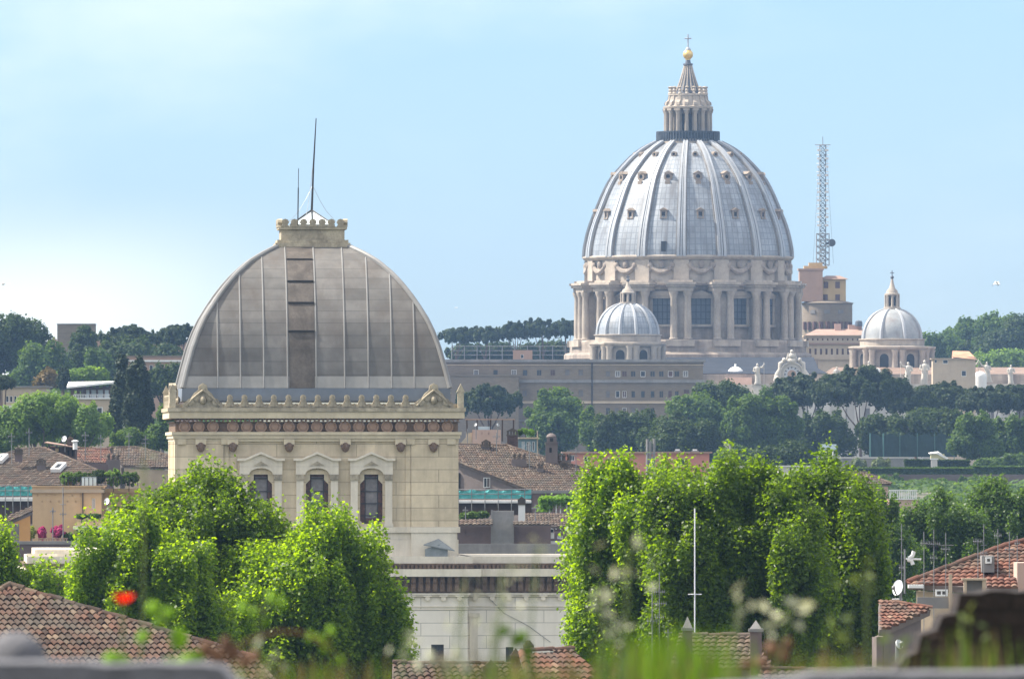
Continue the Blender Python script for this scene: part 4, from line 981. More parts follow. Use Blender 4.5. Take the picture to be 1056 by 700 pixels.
    for s in (-1, 1):
        b.tube([(cx+s*17*k, dy-.2, cz-7*k), (cx+s*15*k, dy-.3, cz), (cx+s*12.5*k, dy-.3, cz+5*k), (cx+s*12*k, dy-.3, cz+11*k), (cx+s*7*k, dy-.3, cz+14*k)], [2.2*k, 2.6*k, 1.8*k, 2.3*k, 1.6*k], 8)
        b.ball((cx+s*15*k, dy-.3, cz-4*k), 3*k, 1.0, 3.6*k); b.ball((cx+s*8*k, dy-.4, cz+15*k), 2.2*k, .8, 2.4*k); b.tube([(cx+s*5*k, dy, cz+13*k), (cx+s*3*k, dy, cz+22*k)], [1.6*k, 1.1*k], 7)
    b.ball((cx, dy, cz+14*k), 5*k, 1.0, 3.5*k); b.ball((cx, dy, cz+19*k), 3.6*k, 1.0, 3.4*k); b.ball((cx, dy, cz+23.5*k), 1.8*k, .7, 2*k)
    ck = b.build('clock_frame', M['statue'], fc, True)
    b = MB(); b.cyl_y(cx, cz, 8.2*k, dy-.48, dy-.31, 24); b.build('clock_face', M['clock_face'], ck); b = MB(); b.cyl_y(cx, cz, 4.6*k, dy-.56, dy-.49, 20); b.build('clock_centre', M['brick_pink'], ck)
    b = MB()
    for j in range(12): t = 2*math.pi*j/12; b.prism_xz([(cx+6*k*math.cos(t-.06), cz+6*k*math.sin(t-.06)), (cx+8*k*math.cos(t-.06), cz+8*k*math.sin(t-.06)), (cx+8*k*math.cos(t+.06), cz+8*k*math.sin(t+.06)), (cx+6*k*math.cos(t+.06), cz+6*k*math.sin(t+.06))], dy-.55, dy-.485)
    b.build('hour_marks', M['dark'], ck)
    # minor domes
    def minor(pxc, py_base, py_top, hb, arc0, arc1, hw_, py_lan, nrib, leadm, dyy=-55):
        kk = (D+dyy)/FPX; c = Vector((lx(pxc, dyy), dyy, 0)); z = lambda p: lz(p, dyy); b = MB()
        b.lathe([(hw_*kk*.92, z(arc1+14)), (hw_*kk*.92, z(arc0+3))], 8, c.x, c.y, R(22.5+arch_rot)); b.lathe([(hw_*kk*1.05, z(arc0+4)), (hw_*kk*1.09, z(arc0+2)), (hw_*kk*1.09, z(arc0+.6)), (hw_*kk*.98, z(arc0))], 8, c.x, c.y, R(22.5+arch_rot)); b.lathe([(hb*kk*1.06, z(arc0+1)), (hb*kk*1.06, z(py_base+1.4)), (hb*kk*1.1, z(py_base+1)), (hb*kk*1.1, z(py_base)), (hb*kk, z(py_base-.3))], 40, c.x, c.y)
        md = b.build('minor_dome', M['basil_trim'], rt, True, 30)
        pr = []
        for j in range(13):
            t = j/12; a = t*math.pi*.5*.90; pr.append((hb*kk*math.cos(a)**.9, z(py_base) + (z(py_top)-z(py_base))*math.sin(a)/math.sin(math.pi*.45)))
        b = MB(); b.lathe(pr, 64, c.x, c.y, us=56); b.build('cupola', M[leadm], md, True, 60)
        b = MB()
        for j in range(nrib):
            t = 2*math.pi*(j+.5)/nrib; b.tube([(c.x+(r+.1)*math.sin(t), c.y-(r+.1)*math.cos(t), zz) for r, zz in pr], [.5-.022*i for i in range(13)], 5)
        b.build('cupola_ribs', M['lead_rib'], md, True)
        b = MB(); b.lathe([(.85, z(arc1+12)), (.8, z(arc0+7)), (1.05, z(arc0+4.6)), (1.05, z(arc0+4.1))], 10); k0 = b.build('column', M['basil_trim'], md, True); first = True
        for j in range(8):                         # paired columns at the corners of the octagon
            for s in (-.09, .09):
                t = math.pi/8 + 2*math.pi*j/8 + s + R(arch_rot); r = hw_*kk*.97
                if math.cos(t) < -.2: continue
                k = k0 if first else dup(k0, md); first = False; k.location = (c.x+r*math.sin(t), c.y-r*math.cos(t), 0)
        ra = hw_*kk*.92*math.cos(R(22.5)); aw = 4.6*kk
        for j in (-2, -1, 0, 1, 2):
            if j == 0 and False: continue
            t = 2*math.pi*j/8; b = MB(); pts = [(-aw, z(arc1+12)), (aw, z(arc1+12)), (aw, z(arc0+12.5))] + [(aw*math.cos(math.pi*q/8), z(arc0+12.5)+aw*math.sin(math.pi*q/8)) for q in range(1, 8)] + [(-aw, z(arc0+12.5))]
            b.prism_xz(pts, -ra-.06, -ra+.5); o = b.build('arch', M['dark'], md); o.location = c; o.rotation_euler = (0, 0, t + R(arch_rot))
        # lantern
        lt = lambda t: z(py_top) + (z(py_lan)-z(py_top))*t; rl = 7*kk; b = MB()
        b.lathe([(rl*1.25, z(py_top)-.6), (rl*1.25, lt(.06)), (rl*.75, lt(.065)), (rl*.72, lt(.42)), (rl*1.1, lt(.43)), (rl*1.12, lt(.48)), (rl*.9, lt(.5)), (rl*.8, lt(.58)), (rl*.45, lt(.66)), (rl*.22, lt(.84)), (.2, lt(1))], 20, c.x, c.y)
        for j in range(8): t = 2*math.pi*j/8; b.tube([(c.x+rl*.95*math.sin(t), c.y-rl*.95*math.cos(t), lt(.06)), (c.x+rl*.95*math.sin(t), c.y-rl*.95*math.cos(t), lt(.44))], .3, 6)
        b.build('minor_lantern', M['basil_trim'], md, True, 40)
        b = MB()
        for j in range(8): t = 2*math.pi*(j+.5)/8; b.tube([(c.x+rl*.62*math.sin(t), c.y-rl*.62*math.cos(t), lt(.1)), (c.x+rl*.62*math.sin(t), c.y-rl*.62*math.cos(t), lt(.38))], .45, 6)
        b.build('lantern_openings', M['dark'], md)
        b = MB(); b.tube([(c.x, c.y, lt(.98)), (c.x, c.y, lt(1.22))], .12, 5); b.tube([(c.x-.5, c.y, lt(1.14)), (c.x+.5, c.y, lt(1.14))], .1, 4); b.ball((c.x, c.y, lt(1.0)), .45); b.build('minor_cross', M['spire'], md)
    arch_rot = -15.0
    minor(647.5, 345, 313, 32, 353, 364, 37, 289, 12, 'lead')
    minor(920, 349.5, 318.5, 31.5, 357, 368, 42, 286, 8, 'lead_stained', -50)
    # little white dome over the left end
    dyy = -85; kk = (D+dyy)/FPX; b = MB(); c = (lx(758.5, dyy), dyy); b.lathe([(10*kk, 0), (10*kk, lz(390, dyy)), (10.6*kk, lz(389.5, dyy)), (10.6*kk, lz(387.5, dyy))], 24, *c); td = b.build('turret_drum', M['pale_pink'], rt, True, 30)
    b = MB(); b.lathe([(9.2*kk*math.cos(a), lz(387.4, dyy)+9.5*kk*math.sin(a)) for a in [i*math.pi/20 for i in range(10)]], 24, *c); b.tube([(c[0], c[1], lz(379, dyy)), (c[0], c[1], lz(375, dyy))], .25, 5); b.build('turret_dome', M['white_paint'], td, True, 60)
    b = MB(); b.box(lx(742, -95), lx(777, -95), -105, -92.1, -2, lz(397, -95)); b.build('side_wall', M['statue'], rt)
    b = MB(); b.box(lx(748, -90), lx(775, -90), -95, -92.4, lz(397, -95), lz(389, -90)); b.build('pink_attic', M['pale_pink'], rt)
    return rt
basilica()

def statue(label, px, py_top, py_bot, seed, D=2789, arm=0, lean=0.):
    f = Fr(px, D, gz=CZ+(HY-py_bot)*D/FPX); H = f.Z(py_top); rnd = random.Random(seed); b = MB(); n = 16; vs = []
    ring = [(0, .155, .12), (.03, .16, .13), (.12, .135, .115), (.30, .125, .105), (.45, .13, .105), (.56, .115, .09), (.66, .135, .095), (.76, .145, .10), (.815, .125, .085), (.845, .06, .055), (.865, .042, .045)]
    for i, (t, rx, ry) in enumerate(ring):
        for k in range(n):
            a = 2*math.pi*k/n; fold = 1 + (.10*math.sin(a*5+seed+t*3) if t < .8 else 0); vs.append((H*(rx*fold*math.cos(a) + lean*t + .02*math.sin(4*t+seed)), H*ry*fold*math.sin(a), H*t))
    fs = [(i*n+k, i*n+(k+1) % n, (i+1)*n+(k+1) % n, (i+1)*n+k) for i in range(len(ring)-1) for k in range(n)]
    b.add(vs, fs + [tuple(range(n-1, -1, -1)), tuple(range((len(ring)-1)*n, len(ring)*n))]); hx = H*lean*.92
    b.ball((hx, -H*.01, H*.925), H*.052, H*.06, H*.072, 12, 8)
    for s in (-1, 1):
        sh = Vector((H*(s*.135+lean*.8), 0, H*.79))
        if arm == s: el = sh + Vector((s*.12, -.05, .03))*H; ha = el + Vector((s*.07, -.03, .14))*H
        else: el = sh + Vector((s*.05, -.03, -.17))*H; ha = el + Vector((-s*.09, -.10, -.02))*H
        b.tube([sh, el, ha], [H*.052, H*.042, H*.026], 7); b.ball(ha, H*.03)
    if arm: b.tube([(H*(arm*.32+lean), -H*.06, 0), (H*(arm*.32+lean), -H*.06, H*1.05)], H*.012, 5)
    return tag(b.build('statue', M['statue'], None, True, 70), label, 'statue', 'statues along the basilica front') , f
def place_statue(label, *a, **k):
    (o, f) = statue(label, *a, **k); o.location = f.loc
place_statue('pale robed stone statue on the balustrade to the left of the clock', 781, 374.5, 396, 1, arm=1)
place_statue('short leaning stone statue just right of the clock with bowed head', 861, 378, 396, 2, lean=.12)
place_statue('slim stone statue standing on the facade above the middle pines', 896, 372, 396, 3)
place_statue('tall robed stone statue below the left part of the right minor dome', 936.5, 373, 397, 4, arm=-1)
place_statue('narrow dark stained stone statue below the right minor dome', 953.5, 371, 397, 5)
place_statue('broad grey stone statue before the small orange roofed house', 980, 374, 397, 6)
place_statue('robed statue with raised arm at the left of the white roof dome', 1001.5, 371, 394, 7, arm=1)
place_statue('bowed stone statue at the right of the white roof dome', 1019.5, 373, 394, 8, lean=-.1, arm=-1)
place_statue('stout stone statue in front of the pale green trees at far right', 1042.5, 376, 396, 9)
# ------------------------------------------------------------------ far buildings
def santo():
    W1 = [(px, 384, 6, 6.2) for px in (491, 511, 530)]
    def mixw(lst, py, h, w_=5.2):
        r = random.Random(int(py)); o = []
        for px in lst: o.append((px, py, w_, h, 'mull' if r.random() < .4 else 'plain', r.choice(['glass', 'glass', 'shutter', 'curtain']), 'white_paint' if r.random() < .35 else 'brick_grey'))
        return o
    a = [541.5, 556, 570, 585, 599]; c = [627, 637, 644, 653, 663, 673, 682, 691.5, 698, 707]
    wins = mixw([491, 511, 530] + a, 384.3, 6.4) + mixw(c, 385.5, 6) + mixw([541, 556, 570, 585, 599], 405.5, 7) + mixw([627, 637, 644, 653, 663, 673, 682, 691, 698], 406.5, 7, 4.2) + [(708, 406, 6.5, 9.5, 'plain', 'shutter', 'brick_grey')] + mixw([520, 556, 584, 598, 627, 636, 644, 653, 663, 673], 424, 7.5, 4.4) + mixw([584, 598, 627, 641, 655], 444, 6, 4.2)
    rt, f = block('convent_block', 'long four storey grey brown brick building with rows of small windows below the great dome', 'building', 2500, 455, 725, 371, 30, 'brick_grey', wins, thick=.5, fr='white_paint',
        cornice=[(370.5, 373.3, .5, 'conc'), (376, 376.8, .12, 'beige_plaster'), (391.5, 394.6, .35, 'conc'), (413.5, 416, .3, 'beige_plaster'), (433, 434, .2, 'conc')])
    b = MB(); b.box(f.X(455), f.X(535), -5, -.36, -2, f.Z(388)); b.box(f.X(455)-.2, f.X(535)+.2, -5.2, -.52, f.Z(387.9), f.Z(386.4)); b.build('terrace_block', M['brick_grey'], rt)
    b = MB(); b.tube([(f.X(610.5), -.3, f.Z(374)), (f.X(610.5), -.3, f.Z(450))], .15); b.build('downpipe', M['iron'], rt)
santo()
block('brick_hut', 'small light brown hut with stepped top on the ridge below the umbrella pines', 'hut', 2950, 529, 549, 361, 8, 'brick_pink', [(538.5, 367.5, 3, 4)], bot=378)
block('brick_hall', 'long pinkish brick building with white roof edge beside the left flank of the near dome', 'building', 2050, 128, 200, 368, 14, 'brick_pink', [(156, 379.5, 3.6, 6), (162.5, 379.5, 3.4, 6, 'plain', 'shutter', 'brick_pink'), (171.5, 379, 3.4, 5.5), (178.5, 379, 3.4, 5.5), (149, 379.5, 3.2, 6)], cornice=[(371.2, 373, .5, 'white_paint'), (366.6, 368, .3, 'brick_grey')])
def wall_tower():
    f = Fr(78, 2260); rt = root('wall_tower', 'square dark brick tower with flat top among the trees on the left hill', 'tower', f.loc); b = MB()
    x0, x1 = f.X(59), f.X(97.5); b.box(x0, x1, 0, 8, 0, f.Z(334.6)); b.build('shaft', M['brick_grey'], rt)
    b = MB(); b.box(x0-.1, x1+.1, -.1, 8.1, f.Z(334.5), f.Z(333.6)); b.build('top_course', M['conc'], rt)
wall_tower()
def rampart(label, px0, px1, py, merl, D=2280):
    f = Fr((px0+px1)/2, D); rt = root('crenellated_wall', label, 'wall', f.loc); x0, x1 = f.X(px0), f.X(px1); b = MB(); b.box(x0, x1, 0, 1.5, 0, f.Z(py)); b.build('rampart', M['brick_pink'], rt)
    b = MB(); n = int((px1-px0)/4.2)
    for i in range(n): b.box(x0+(i+.1)*(x1-x0)/n, x0+(i+.65)*(x1-x0)/n, 0, .7, f.Z(py), f.Z(py-2.3))
    b.build('merlons', M['brick_pink'], rt)
rampart('short brick battlements at the left foot of the square tower', 49, 58.5, 349.5, 1)
rampart('long brick battlements under the right hand hill pines', 98.5, 205, 351, 1)
block('beige_house', 'beige house with one row of dark windows at the left picture edge', 'house', 1700, -12, 48, 399, 14, 'beige_plaster', [(7.5, 411.5, 3, 6.5), (11.5, 411.5, 3, 6.5), (15.8, 411.5, 3, 6.5)], cornice=[(398, 399.3, .4, 'conc'), (418, 421, .3, 'white_paint')])
def roof_pavilion():
    rt, f = block('terrace_house', 'cream house with a white roofed terrace pavilion before the hill trees', 'house', 1650, 64, 132, 411, 14, 'beige_plaster', [(100, 424, 12, 9, 'mull', 'glass'), (78, 424, 6, 8)], cornice=[(410, 411.4, .4, 'white_paint')])
    b = MB(); x0, x1, zr = f.X(69), f.X(117), f.Z(395.5); b.hull([(x0, -1, zr-.7), (x1, -1, zr), (x1, 6, zr), (x0, 6, zr-.2)], [(x0, -1, zr-.45), (x1, -1, zr+.3), (x1, 6, zr+.4), (x0, 6, zr+.3)]); b.build('pavilion_roof', M['white_paint'], rt)
    for px in (74, 80, 86.5, 93, 100, 107, 113):
        for y in (.4, 5): b = MB(); b.box(f.X(px)-.14, f.X(px)+.14, y, y+.28, f.Z(411), zr-.3); b.build('timber_post', M['rustwood'], rt)
    b = MB(); b.box(x0+.5, x1-.3, .35, .7, zr-.9, zr-.55); b.build('timber_beam', M['rustwood'], rt)
    b = MB(); b.box(f.X(88), f.X(112), 3, 3.3, f.Z(411), f.Z(400)); b.build('glazed_screen', M['skylight'], rt)
    b = MB()
    for i in range(24): x = f.X(76)+i*(f.X(116)-f.X(76))/23; b.box(x-.05, x+.05, .05, .15, f.Z(411), f.Z(407))
    b.box(f.X(76), f.X(116), .04, .16, f.Z(407), f.Z(406.4)); b.build('railing', M['white_paint'], rt)
roof_pavilion()
def palace_tower():
    f = Fr(853, 3060); Z, X = f.Z, f.X; rt = root('stepped_tower', 'stepped brick and ochre tower block carrying the lattice mast right of the great dome', 'tower', f.loc)
    rl = f.W(26); b = MB(); b.lathe([(rl, 0), (rl, Z(322)), (rl*1.0, Z(314))], 36); b.lathe([(rl*1.0, Z(313.9)), (rl*1.06, Z(312.5)), (rl*.6, Z(309.8))], 36); b.build('round_base', M['brick_grey'], rt, True, 30)
    b = MB()
    for i in range(9):
        t = R(-62+i*15.5); b.tube([((rl+.02)*math.sin(t), -(rl+.02)*math.cos(t), Z(340)), ((rl+.02)*math.sin(t), -(rl+.02)*math.cos(t), Z(332))], .62, 6)
    b.build('arched_recess', M['shutter'], rt)
    for t in (-36, -2, 31):
        t = R(t); q = MB(); q.box(-.75, .75, -.12, .3, Z(323.5), Z(319.8)); o = q.build('window', M['curtain'], rt); o.location = (rl*math.sin(t), -rl*math.cos(t), 0); o.rotation_euler = (0, 0, t)
    b = MB(); b.box(X(824), X(848), -4, 5, Z(311), Z(279)); b.box(X(824)-.3, X(848)+.3, -4.3, 5.3, Z(278.9), Z(277.2)); b.build('brick_block', M['brick_pink'], rt)
    b = MB(); b.box(X(829), X(853), -2.5, 4, Z(277), Z(274.3)); b.box(X(834), X(848), -2, 3.5, Z(274.2), Z(271)); b.build('roof_hut', M['ochre'], rt)
    b = MB(); b.box(X(846), X(872), -2.5, 6, Z(311), Z(288)); b.build('ochre_block', M['ochre'], rt)
    b = MB(); x0, x1 = X(844.5), X(874.5); b.hull([(x0, -3.3, Z(288)), (x1, -3.3, Z(288)), (x1, 6.6, Z(288)), (x0, 6.6, Z(288))], [(X(852), -1, Z(284.4)), (X(866), -1, Z(284.4)), (X(866), 3, Z(284.4)), (X(852), 3, Z(284.4))]); b.build('tiled_roof', M['roof_pink'], rt)
    for px, py in ((851.5, 294), (863.5, 294), (851, 307), (863.5, 307)):
        q = MB(); q.box(f.X(px)-.6, f.X(px)+.6, -2.62, -2.3, f.Z(py)-.85, f.Z(py)+.85); q.build('window', M['shutter'], rt)
palace_tower()
def lattice_mast():
    D = 3062; f = Fr(848.5, D, gz=CZ+(HY-274)*D/FPX); Z, W_ = f.Z, f.W; rt = root('radio_mast', 'tall slender lattice radio mast with tiers of aerials in front of the sky', 'mast', f.loc)
    b = MB()
    def lat(hw, z0, z1, n, r):
        for sx in (-1, 1):
            for sy in (-1, 1): b.tube([(sx*hw, sy*hw, z0), (sx*hw, sy*hw, z1)], r, 4)
        for i in range(n):
            a, c = z0+(z1-z0)*i/n, z0+(z1-z0)*(i+1)/n
            for sy in (-1, 1): b.tube([(-hw, sy*hw, a), (hw, sy*hw, c)], r*.7, 4); b.tube([(hw, sy*hw, a), (-hw, sy*hw, c)], r*.7, 4); b.tube([(-hw, sy*hw, c), (hw, sy*hw, c)], r*.7, 4)
            for sx in (-1, 1): b.tube([(sx*hw, -hw, a), (sx*hw, hw, c)], r*.7, 4)
    lat(W_(3.0), Z(274), Z(150), 24, .11); lat(W_(6.5), Z(274), Z(241), 5, .09); b.tube([(0, 0, Z(150)), (0, 0, Z(141))], .1, 4); b.tube([(-W_(8), 0, Z(149.5)), (W_(8), 0, Z(149.5))], .1, 4)
    for x in (-W_(10), W_(11)): b.tube([(x*.3, 0, Z(149)), (x, 0, Z(272))], .035, 4)
    b.build('lattice', M['steel'], rt)
    p0 = None
    for i in range(10):
        z = Z(155 + i*8.6)
        if p0 is None:
            q = MB()
            for sx in (-1, 1):
                q.box(sx*W_(3.4), sx*W_(5.8), -.55, .55, -.28, .28); q.box(sx*W_(2), sx*W_(4.2), -W_(5), -W_(4.2), -.25, .25)
                q.tube([(sx*W_(3.4), 0, .9), (sx*W_(6.5), 0, .9)], .09, 4)
            p0 = q.build('aerial_tier', M['white_paint'], rt); p0.location.z = z
        else: dup(p0, rt, loc=(0, 0, z))
    b = MB(); b.tube([(W_(3), -.5, Z(251)), (W_(7), -1.2, Z(251))], .3); b.cyl_y(W_(9.2), Z(250.5), W_(3.9), -1.6, -.2, 16); b.build('drum_aerial', M['win_blue'], rt)
lattice_mast()
def palace_wing():
    wins = [(833+q*5.15, 350, 1.9, 2.6, 'plain', 'shutter', 'beige_plaster') for q in range(12)] + [(835.5+q*5.6, 362.5, 2.6, 6.5, 'plain', 'shutter', 'beige_plaster') for q in range(11)]
    rt, f = block('palace_wing', 'long cream palace wing with two rows of windows between tower and right minor dome', 'building', 2990, 831, 900, 346.5, 22, 'beige_plaster', wins, cornice=[(345.7, 347, .6, 'beige_plaster'), (353.6, 355.2, .5, 'roof_pink'), (369, 371, .4, 'beige_plaster')])
    b = MB(); x0, x1 = f.X(830), f.X(901); b.hull([(x0, -.8, f.Z(345.6)), (x1, -.8, f.Z(345.6)), (x1, 23, f.Z(345.6)), (x0, 23, f.Z(345.6))], [(f.X(843), 9, f.Z(339)), (f.X(895), 9, f.Z(339)), (f.X(895), 13, f.Z(339)), (f.X(843), 13, f.Z(339))]); b.build('hipped_roof', M['roof_pink'], rt)
    b = MB(); b.box(f.X(861.5), f.X(868), 7, 9, f.Z(345), f.Z(333.5)); b.box(f.X(876), f.X(890), 9, 14, f.Z(345), f.Z(334.5)); b.build('roof_box', M['pale_pink'], rt)
    b = MB(); b.lathe([(1.0, f.Z(336)), (1.0, f.Z(332.5)), (.8, f.Z(330.6)), (.1, f.Z(329.6))], 14, f.X(886.5), 8); b.build('roof_turret', M['win_blue'], rt, True)
palace_wing()
def orange_roof_house():
    rt, f = block('hill_house', 'small cream house with bright orange pitched roof right of the right minor dome', 'house', 2740, 962, 1006, 370, 9, 'beige_plaster', [(975, 373, 5.5, 4), (965, 372.5, 2.4, 3.5), (994, 385, 5, 6)], cornice=[(369.3, 370.3, .4, 'beige_plaster')])
    b = MB(); x0, x1 = f.X(983), f.X(1008); b.hull([(x0, -.6, f.Z(368)), (x1, -.6, f.Z(371)), (x1, 9, f.Z(371)), (x0, 9, f.Z(368))], [(x0, 4, f.Z(361.5)), (f.X(1000), 4, f.Z(362)), (f.X(1000), 5, f.Z(362)), (x0, 5, f.Z(361.5))]); b.build('orange_roof', M['tile_flat'], rt)
    b = MB(); b.box(f.X(983), f.X(1006), .36, 8.5, f.Z(370), f.Z(367.8)); b.build('upper_wall', M['pale_pink'], rt)
orange_roof_house()
def white_dome():
    f = Fr(1011, 2760, gz=CZ+(HY-390)*2760/FPX); rt = root('roof_dome', 'low white roof dome between two statues at the right', 'dome', f.loc); r = f.W(6.5); b = MB(); b.lathe([(r, -6), (r, .4)] + [(r*math.cos(a), .4+r*.85*math.sin(a)) for a in [i*math.pi/18 for i in range(9)]], 24); b.build('shell', M['white_paint'], rt, True, 60)
    f = Fr(904, 2760, gz=CZ+(HY-384)*2760/FPX); rt = root('roof_dome', 'tiny white roof dome peeping over the pines left of the statue below the minor dome', 'dome', f.loc); r = f.W(4.5); b = MB(); b.lathe([(r, -4), (r, .2)] + [(r*math.cos(a), .2+r*.85*math.sin(a)) for a in [i*math.pi/18 for i in range(9)]], 20); b.build('shell', M['white_paint'], rt, True, 60)
white_dome()

# ------------------------------------------------------------------ park wall, hedges and nets on the right
def long_wall(name, label, cat, D, px0, px1, top, bot, mat, th=.5, cap=None):
    f = Fr((px0+px1)/2, D, gz=CZ+(HY-bot)*D/FPX); rt = root(name, label, cat, f.loc); b = MB(); b.box(f.X(px0), f.X(px1), 0, th, -6, f.Z(top)); b.build('wall', M[mat], rt)
    if cap: b = MB(); b.box(f.X(px0)-.1, f.X(px1)+.1, -.12, th+.12, f.Z(top), f.Z(top)+.25); b.build('coping', M[cap], rt)
    return rt
long_wall('garden_wall', 'long pale grey garden wall below the sign board on the right', 'wall', 2030, 836, 936, 472.5, 484, 'conc', .5, 'pale_wall')
long_wall('retaining_wall', 'dusty pink retaining wall under the clipped hedges on the right', 'wall', 1960, 880, 1085, 489, 505, 'grey_pink')
for lab, px0, px1, top, bot, D, sd in (('long low clipped light green hedge on top of the pink wall', 866, 1003, 483.5, 489, 1962, 1), ('left dark clipped hedge block beside the white gate pillar', 934, 959.5, 475, 484, 2000, 2), ('right dark clipped hedge block beside the white gate pillar', 967.5, 999, 475.5, 484, 2000, 3), ('low trimmed hedge along the far right pink wall', 1001, 1075, 482, 490, 1975, 4)):
    f = Fr((px0+px1)/2, D, gz=CZ+(HY-bot)*D/FPX); rt = root('clipped_hedge', lab, 'hedge', f.loc); rng = np.random.default_rng(sd); n = int((px1-px0)*60)
    x0, x1, h = f.X(px0), f.X(px1), f.Z(top); c = rng.uniform([x0, 0, -1], [x1, 1.6, h], (n, 3)); fr_ = rng.random(n) < .5; c[fr_, 1] = 0; tp = rng.random(n) < .25; c[tp, 2] = h
    nr = np.where(tp[:, None], [[0, 0, 1]], [[0, -1, .2]]) + rng.normal(size=(n, 3))*.5; leaves_obj('foliage', c, nr, .6, M['ilex' if sd in (2, 3) else 'ilex_mid'], rt, rng=rng)
def gate_pillar():
    f = Fr(963.5, 1998, gz=CZ+(HY-484)*1998/FPX); rt = root('gate_pillar', 'white gate pillar between two dark clipped hedge blocks', 'pillar', f.loc); b = MB(); w_ = f.W(3.2); b.box(-w_, w_, 0, 1, -1, f.Z(473.6)); b.build('shaft', M['pale_wall'], rt); b = MB(); b.box(-w_-.12, w_+.12, -.12, 1.12, f.Z(473.6), f.Z(472.4)); b.build('cap', M['white_paint'], rt)
gate_pillar()
def awning_hut():
    f = Fr(968, 2020, gz=CZ+(HY-474)*2020/FPX); rt = root('garden_kiosk', 'pale yellow kiosk with a slanting roof behind the dark hedges', 'kiosk', f.loc); b = MB(); x = f.X
    b.box(x(960), x(974), .3, 3, -1, f.Z(468)); b.build('wall', M['yellow_pl'], rt)
    b = MB(); b.hull([(x(958), 0, f.Z(467.8)), (x(968), 0, f.Z(466.3)), (x(978.5), 0, f.Z(473)), (x(977), 0, f.Z(473.8)), (x(966), 0, f.Z(468))], [(x(958), 3.4, f.Z(466.6)), (x(968), 3.4, f.Z(465.2)), (x(978.5), 3.4, f.Z(472)), (x(977), 3.4, f.Z(473)), (x(966), 3.4, f.Z(467))]); b.build('slanting_roof', M['white_paint'], rt)
awning_hut()
def sign_board():
    f = Fr(854, 2040, gz=CZ+(HY-472.5)*2040/FPX); rt = root('blank_sign_board', 'blank pale blue white sign board on two posts above the grey wall', 'sign', f.loc); b = MB(); b.box(f.X(846), f.X(862.5), -.1, .1, f.Z(464), f.Z(457.8)); b.build('board', M['board'], rt)
    for px in (852, 859): b = MB(); b.tube([(f.X(px), .17, -1), (f.X(px), .17, f.Z(459))], .12, 6); b.build('post', M['white_paint'], rt)
sign_board()
def ball_net():
    f = Fr(945, 2060, gz=CZ+(HY-471)*2060/FPX); rt = root('net_fence', 'tall dark green net fence with pale green posts below the pines', 'fence', f.loc); b = MB(); x0, x1 = f.X(896), f.X(987)
    n = 40; vs = []; rnd = random.Random(5)
    for i in range(n+1):
        for j in range(5): vs.append((x0+(x1-x0)*i/n, .1*math.sin(i*1.3+j) + .2, f.Z(471) + (f.Z(448.5)-f.Z(471))*j/4 + (.25*math.sin(i*.8) if j == 4 else 0)))
    b.add(vs, [(i*5+j, (i+1)*5+j, (i+1)*5+j+1, i*5+j+1) for i in range(n) for j in range(4)]); m = M['green_net']; b.build('netting', m, rt)
    for px in (897.5, 911, 928, 946, 964, 984): b = MB(); b.tube([(f.X(px), 0, -1), (f.X(px), 0, f.Z(446.5))], f.W(.75 if px < 915 else .3), 6); b.build('post', M['net_pole'], rt)
ball_net()
def ridge_fence():
    f = Fr(525, 2990, gz=CZ+(HY-372)*2990/FPX); rt = root('wire_fence', 'thin wire fence with posts along the pine ridge', 'fence', f.loc)
    for px in range(466, 588, 13): b = MB(); b.tube([(f.X(px), 0, -1), (f.X(px), 0, f.Z(356.5))], .12, 5); b.build('post', M['steel'], rt)
    b = MB()
    for py in (357, 361.5, 366): b.tube([(f.X(466), 0, f.Z(py)), (f.X(587), 0, f.Z(py))], .06, 4)
    b.build('wires', M['steel'], rt)
ridge_fence()

# ------------------------------------------------------------------ trees near and far
G1 = 'umbrella pines on the ridge left of the basilica'
for i, (px, py, rx, ry, l, lb) in enumerate([(474, 345.5, 19, 10, -6, 'leftmost ridge pine, leaning trunk, beside the near dome'), (502, 345, 20, 10.5, -4, 'second ridge pine from the left with a low round crown'), (531, 341, 21, 11, 3, 'ridge pine above the brown hut with forked trunk'), (559, 338.5, 22, 12, 2, 'broadest ridge pine with fan of limbs right of the hut'), (583, 338, 15, 11, 2, 'last ridge pine touching the great drum at its right')]):
    stone_pine(lb, 3000, px, py, rx, ry, i, G1, l, per=110, ncl=34)
G2 = 'umbrella pines in the park below the basilica front'
for i, (px, py, rx, ry, l, lb, D) in enumerate([(828, 403, 36, 21, 6, 'leftmost park pine rising from the broad green tree to the clock', 2260), (886, 399, 54, 25, 2, 'widest park pine with thick pale trunk below the clock', 2240), (938, 413, 34, 16, 8, 'park pine right of the thick trunked one', 2280), (970, 411, 44, 18, -6, 'park pine under the small orange roofed house', 2290), (1018, 412, 33, 15, 5, 'park pine with crossing thin trunks near the right edge', 2270), (1052, 410, 38, 18, -3, 'park pine cut by the right picture edge', 2280)]):
    stone_pine(lb, D, px, py, rx, ry, 20+i, G2, l, per=190, ncl=64 if rx > 30 else 44)
stone_pine('single round umbrella pine before the long brick building', 2200, 504, 412, 32, 19, 31, None, 0, per=170, ncl=55)
G3 = 'umbrella pines on the left hill'
stone_pine('flat crowned hill pine right of the square tower', 2230, 131, 348, 29, 15, 41, G3, 0, per=150, ncl=46)
stone_pine('hill pine half hidden behind the near dome', 2240, 181, 346, 23, 14, 42, G3, 0, per=150, ncl=40)
tree('evergreen_oak', 'huge dark rounded tree at the far left of the hill', 'tree', 2200, 10, [(6, 350, 38, 24), (22, 362, 26, 26), (-5, 372, 30, 30), (28, 380, 22, 22)], 'ilex', 70, 2.4, 170, .75, seed=50)
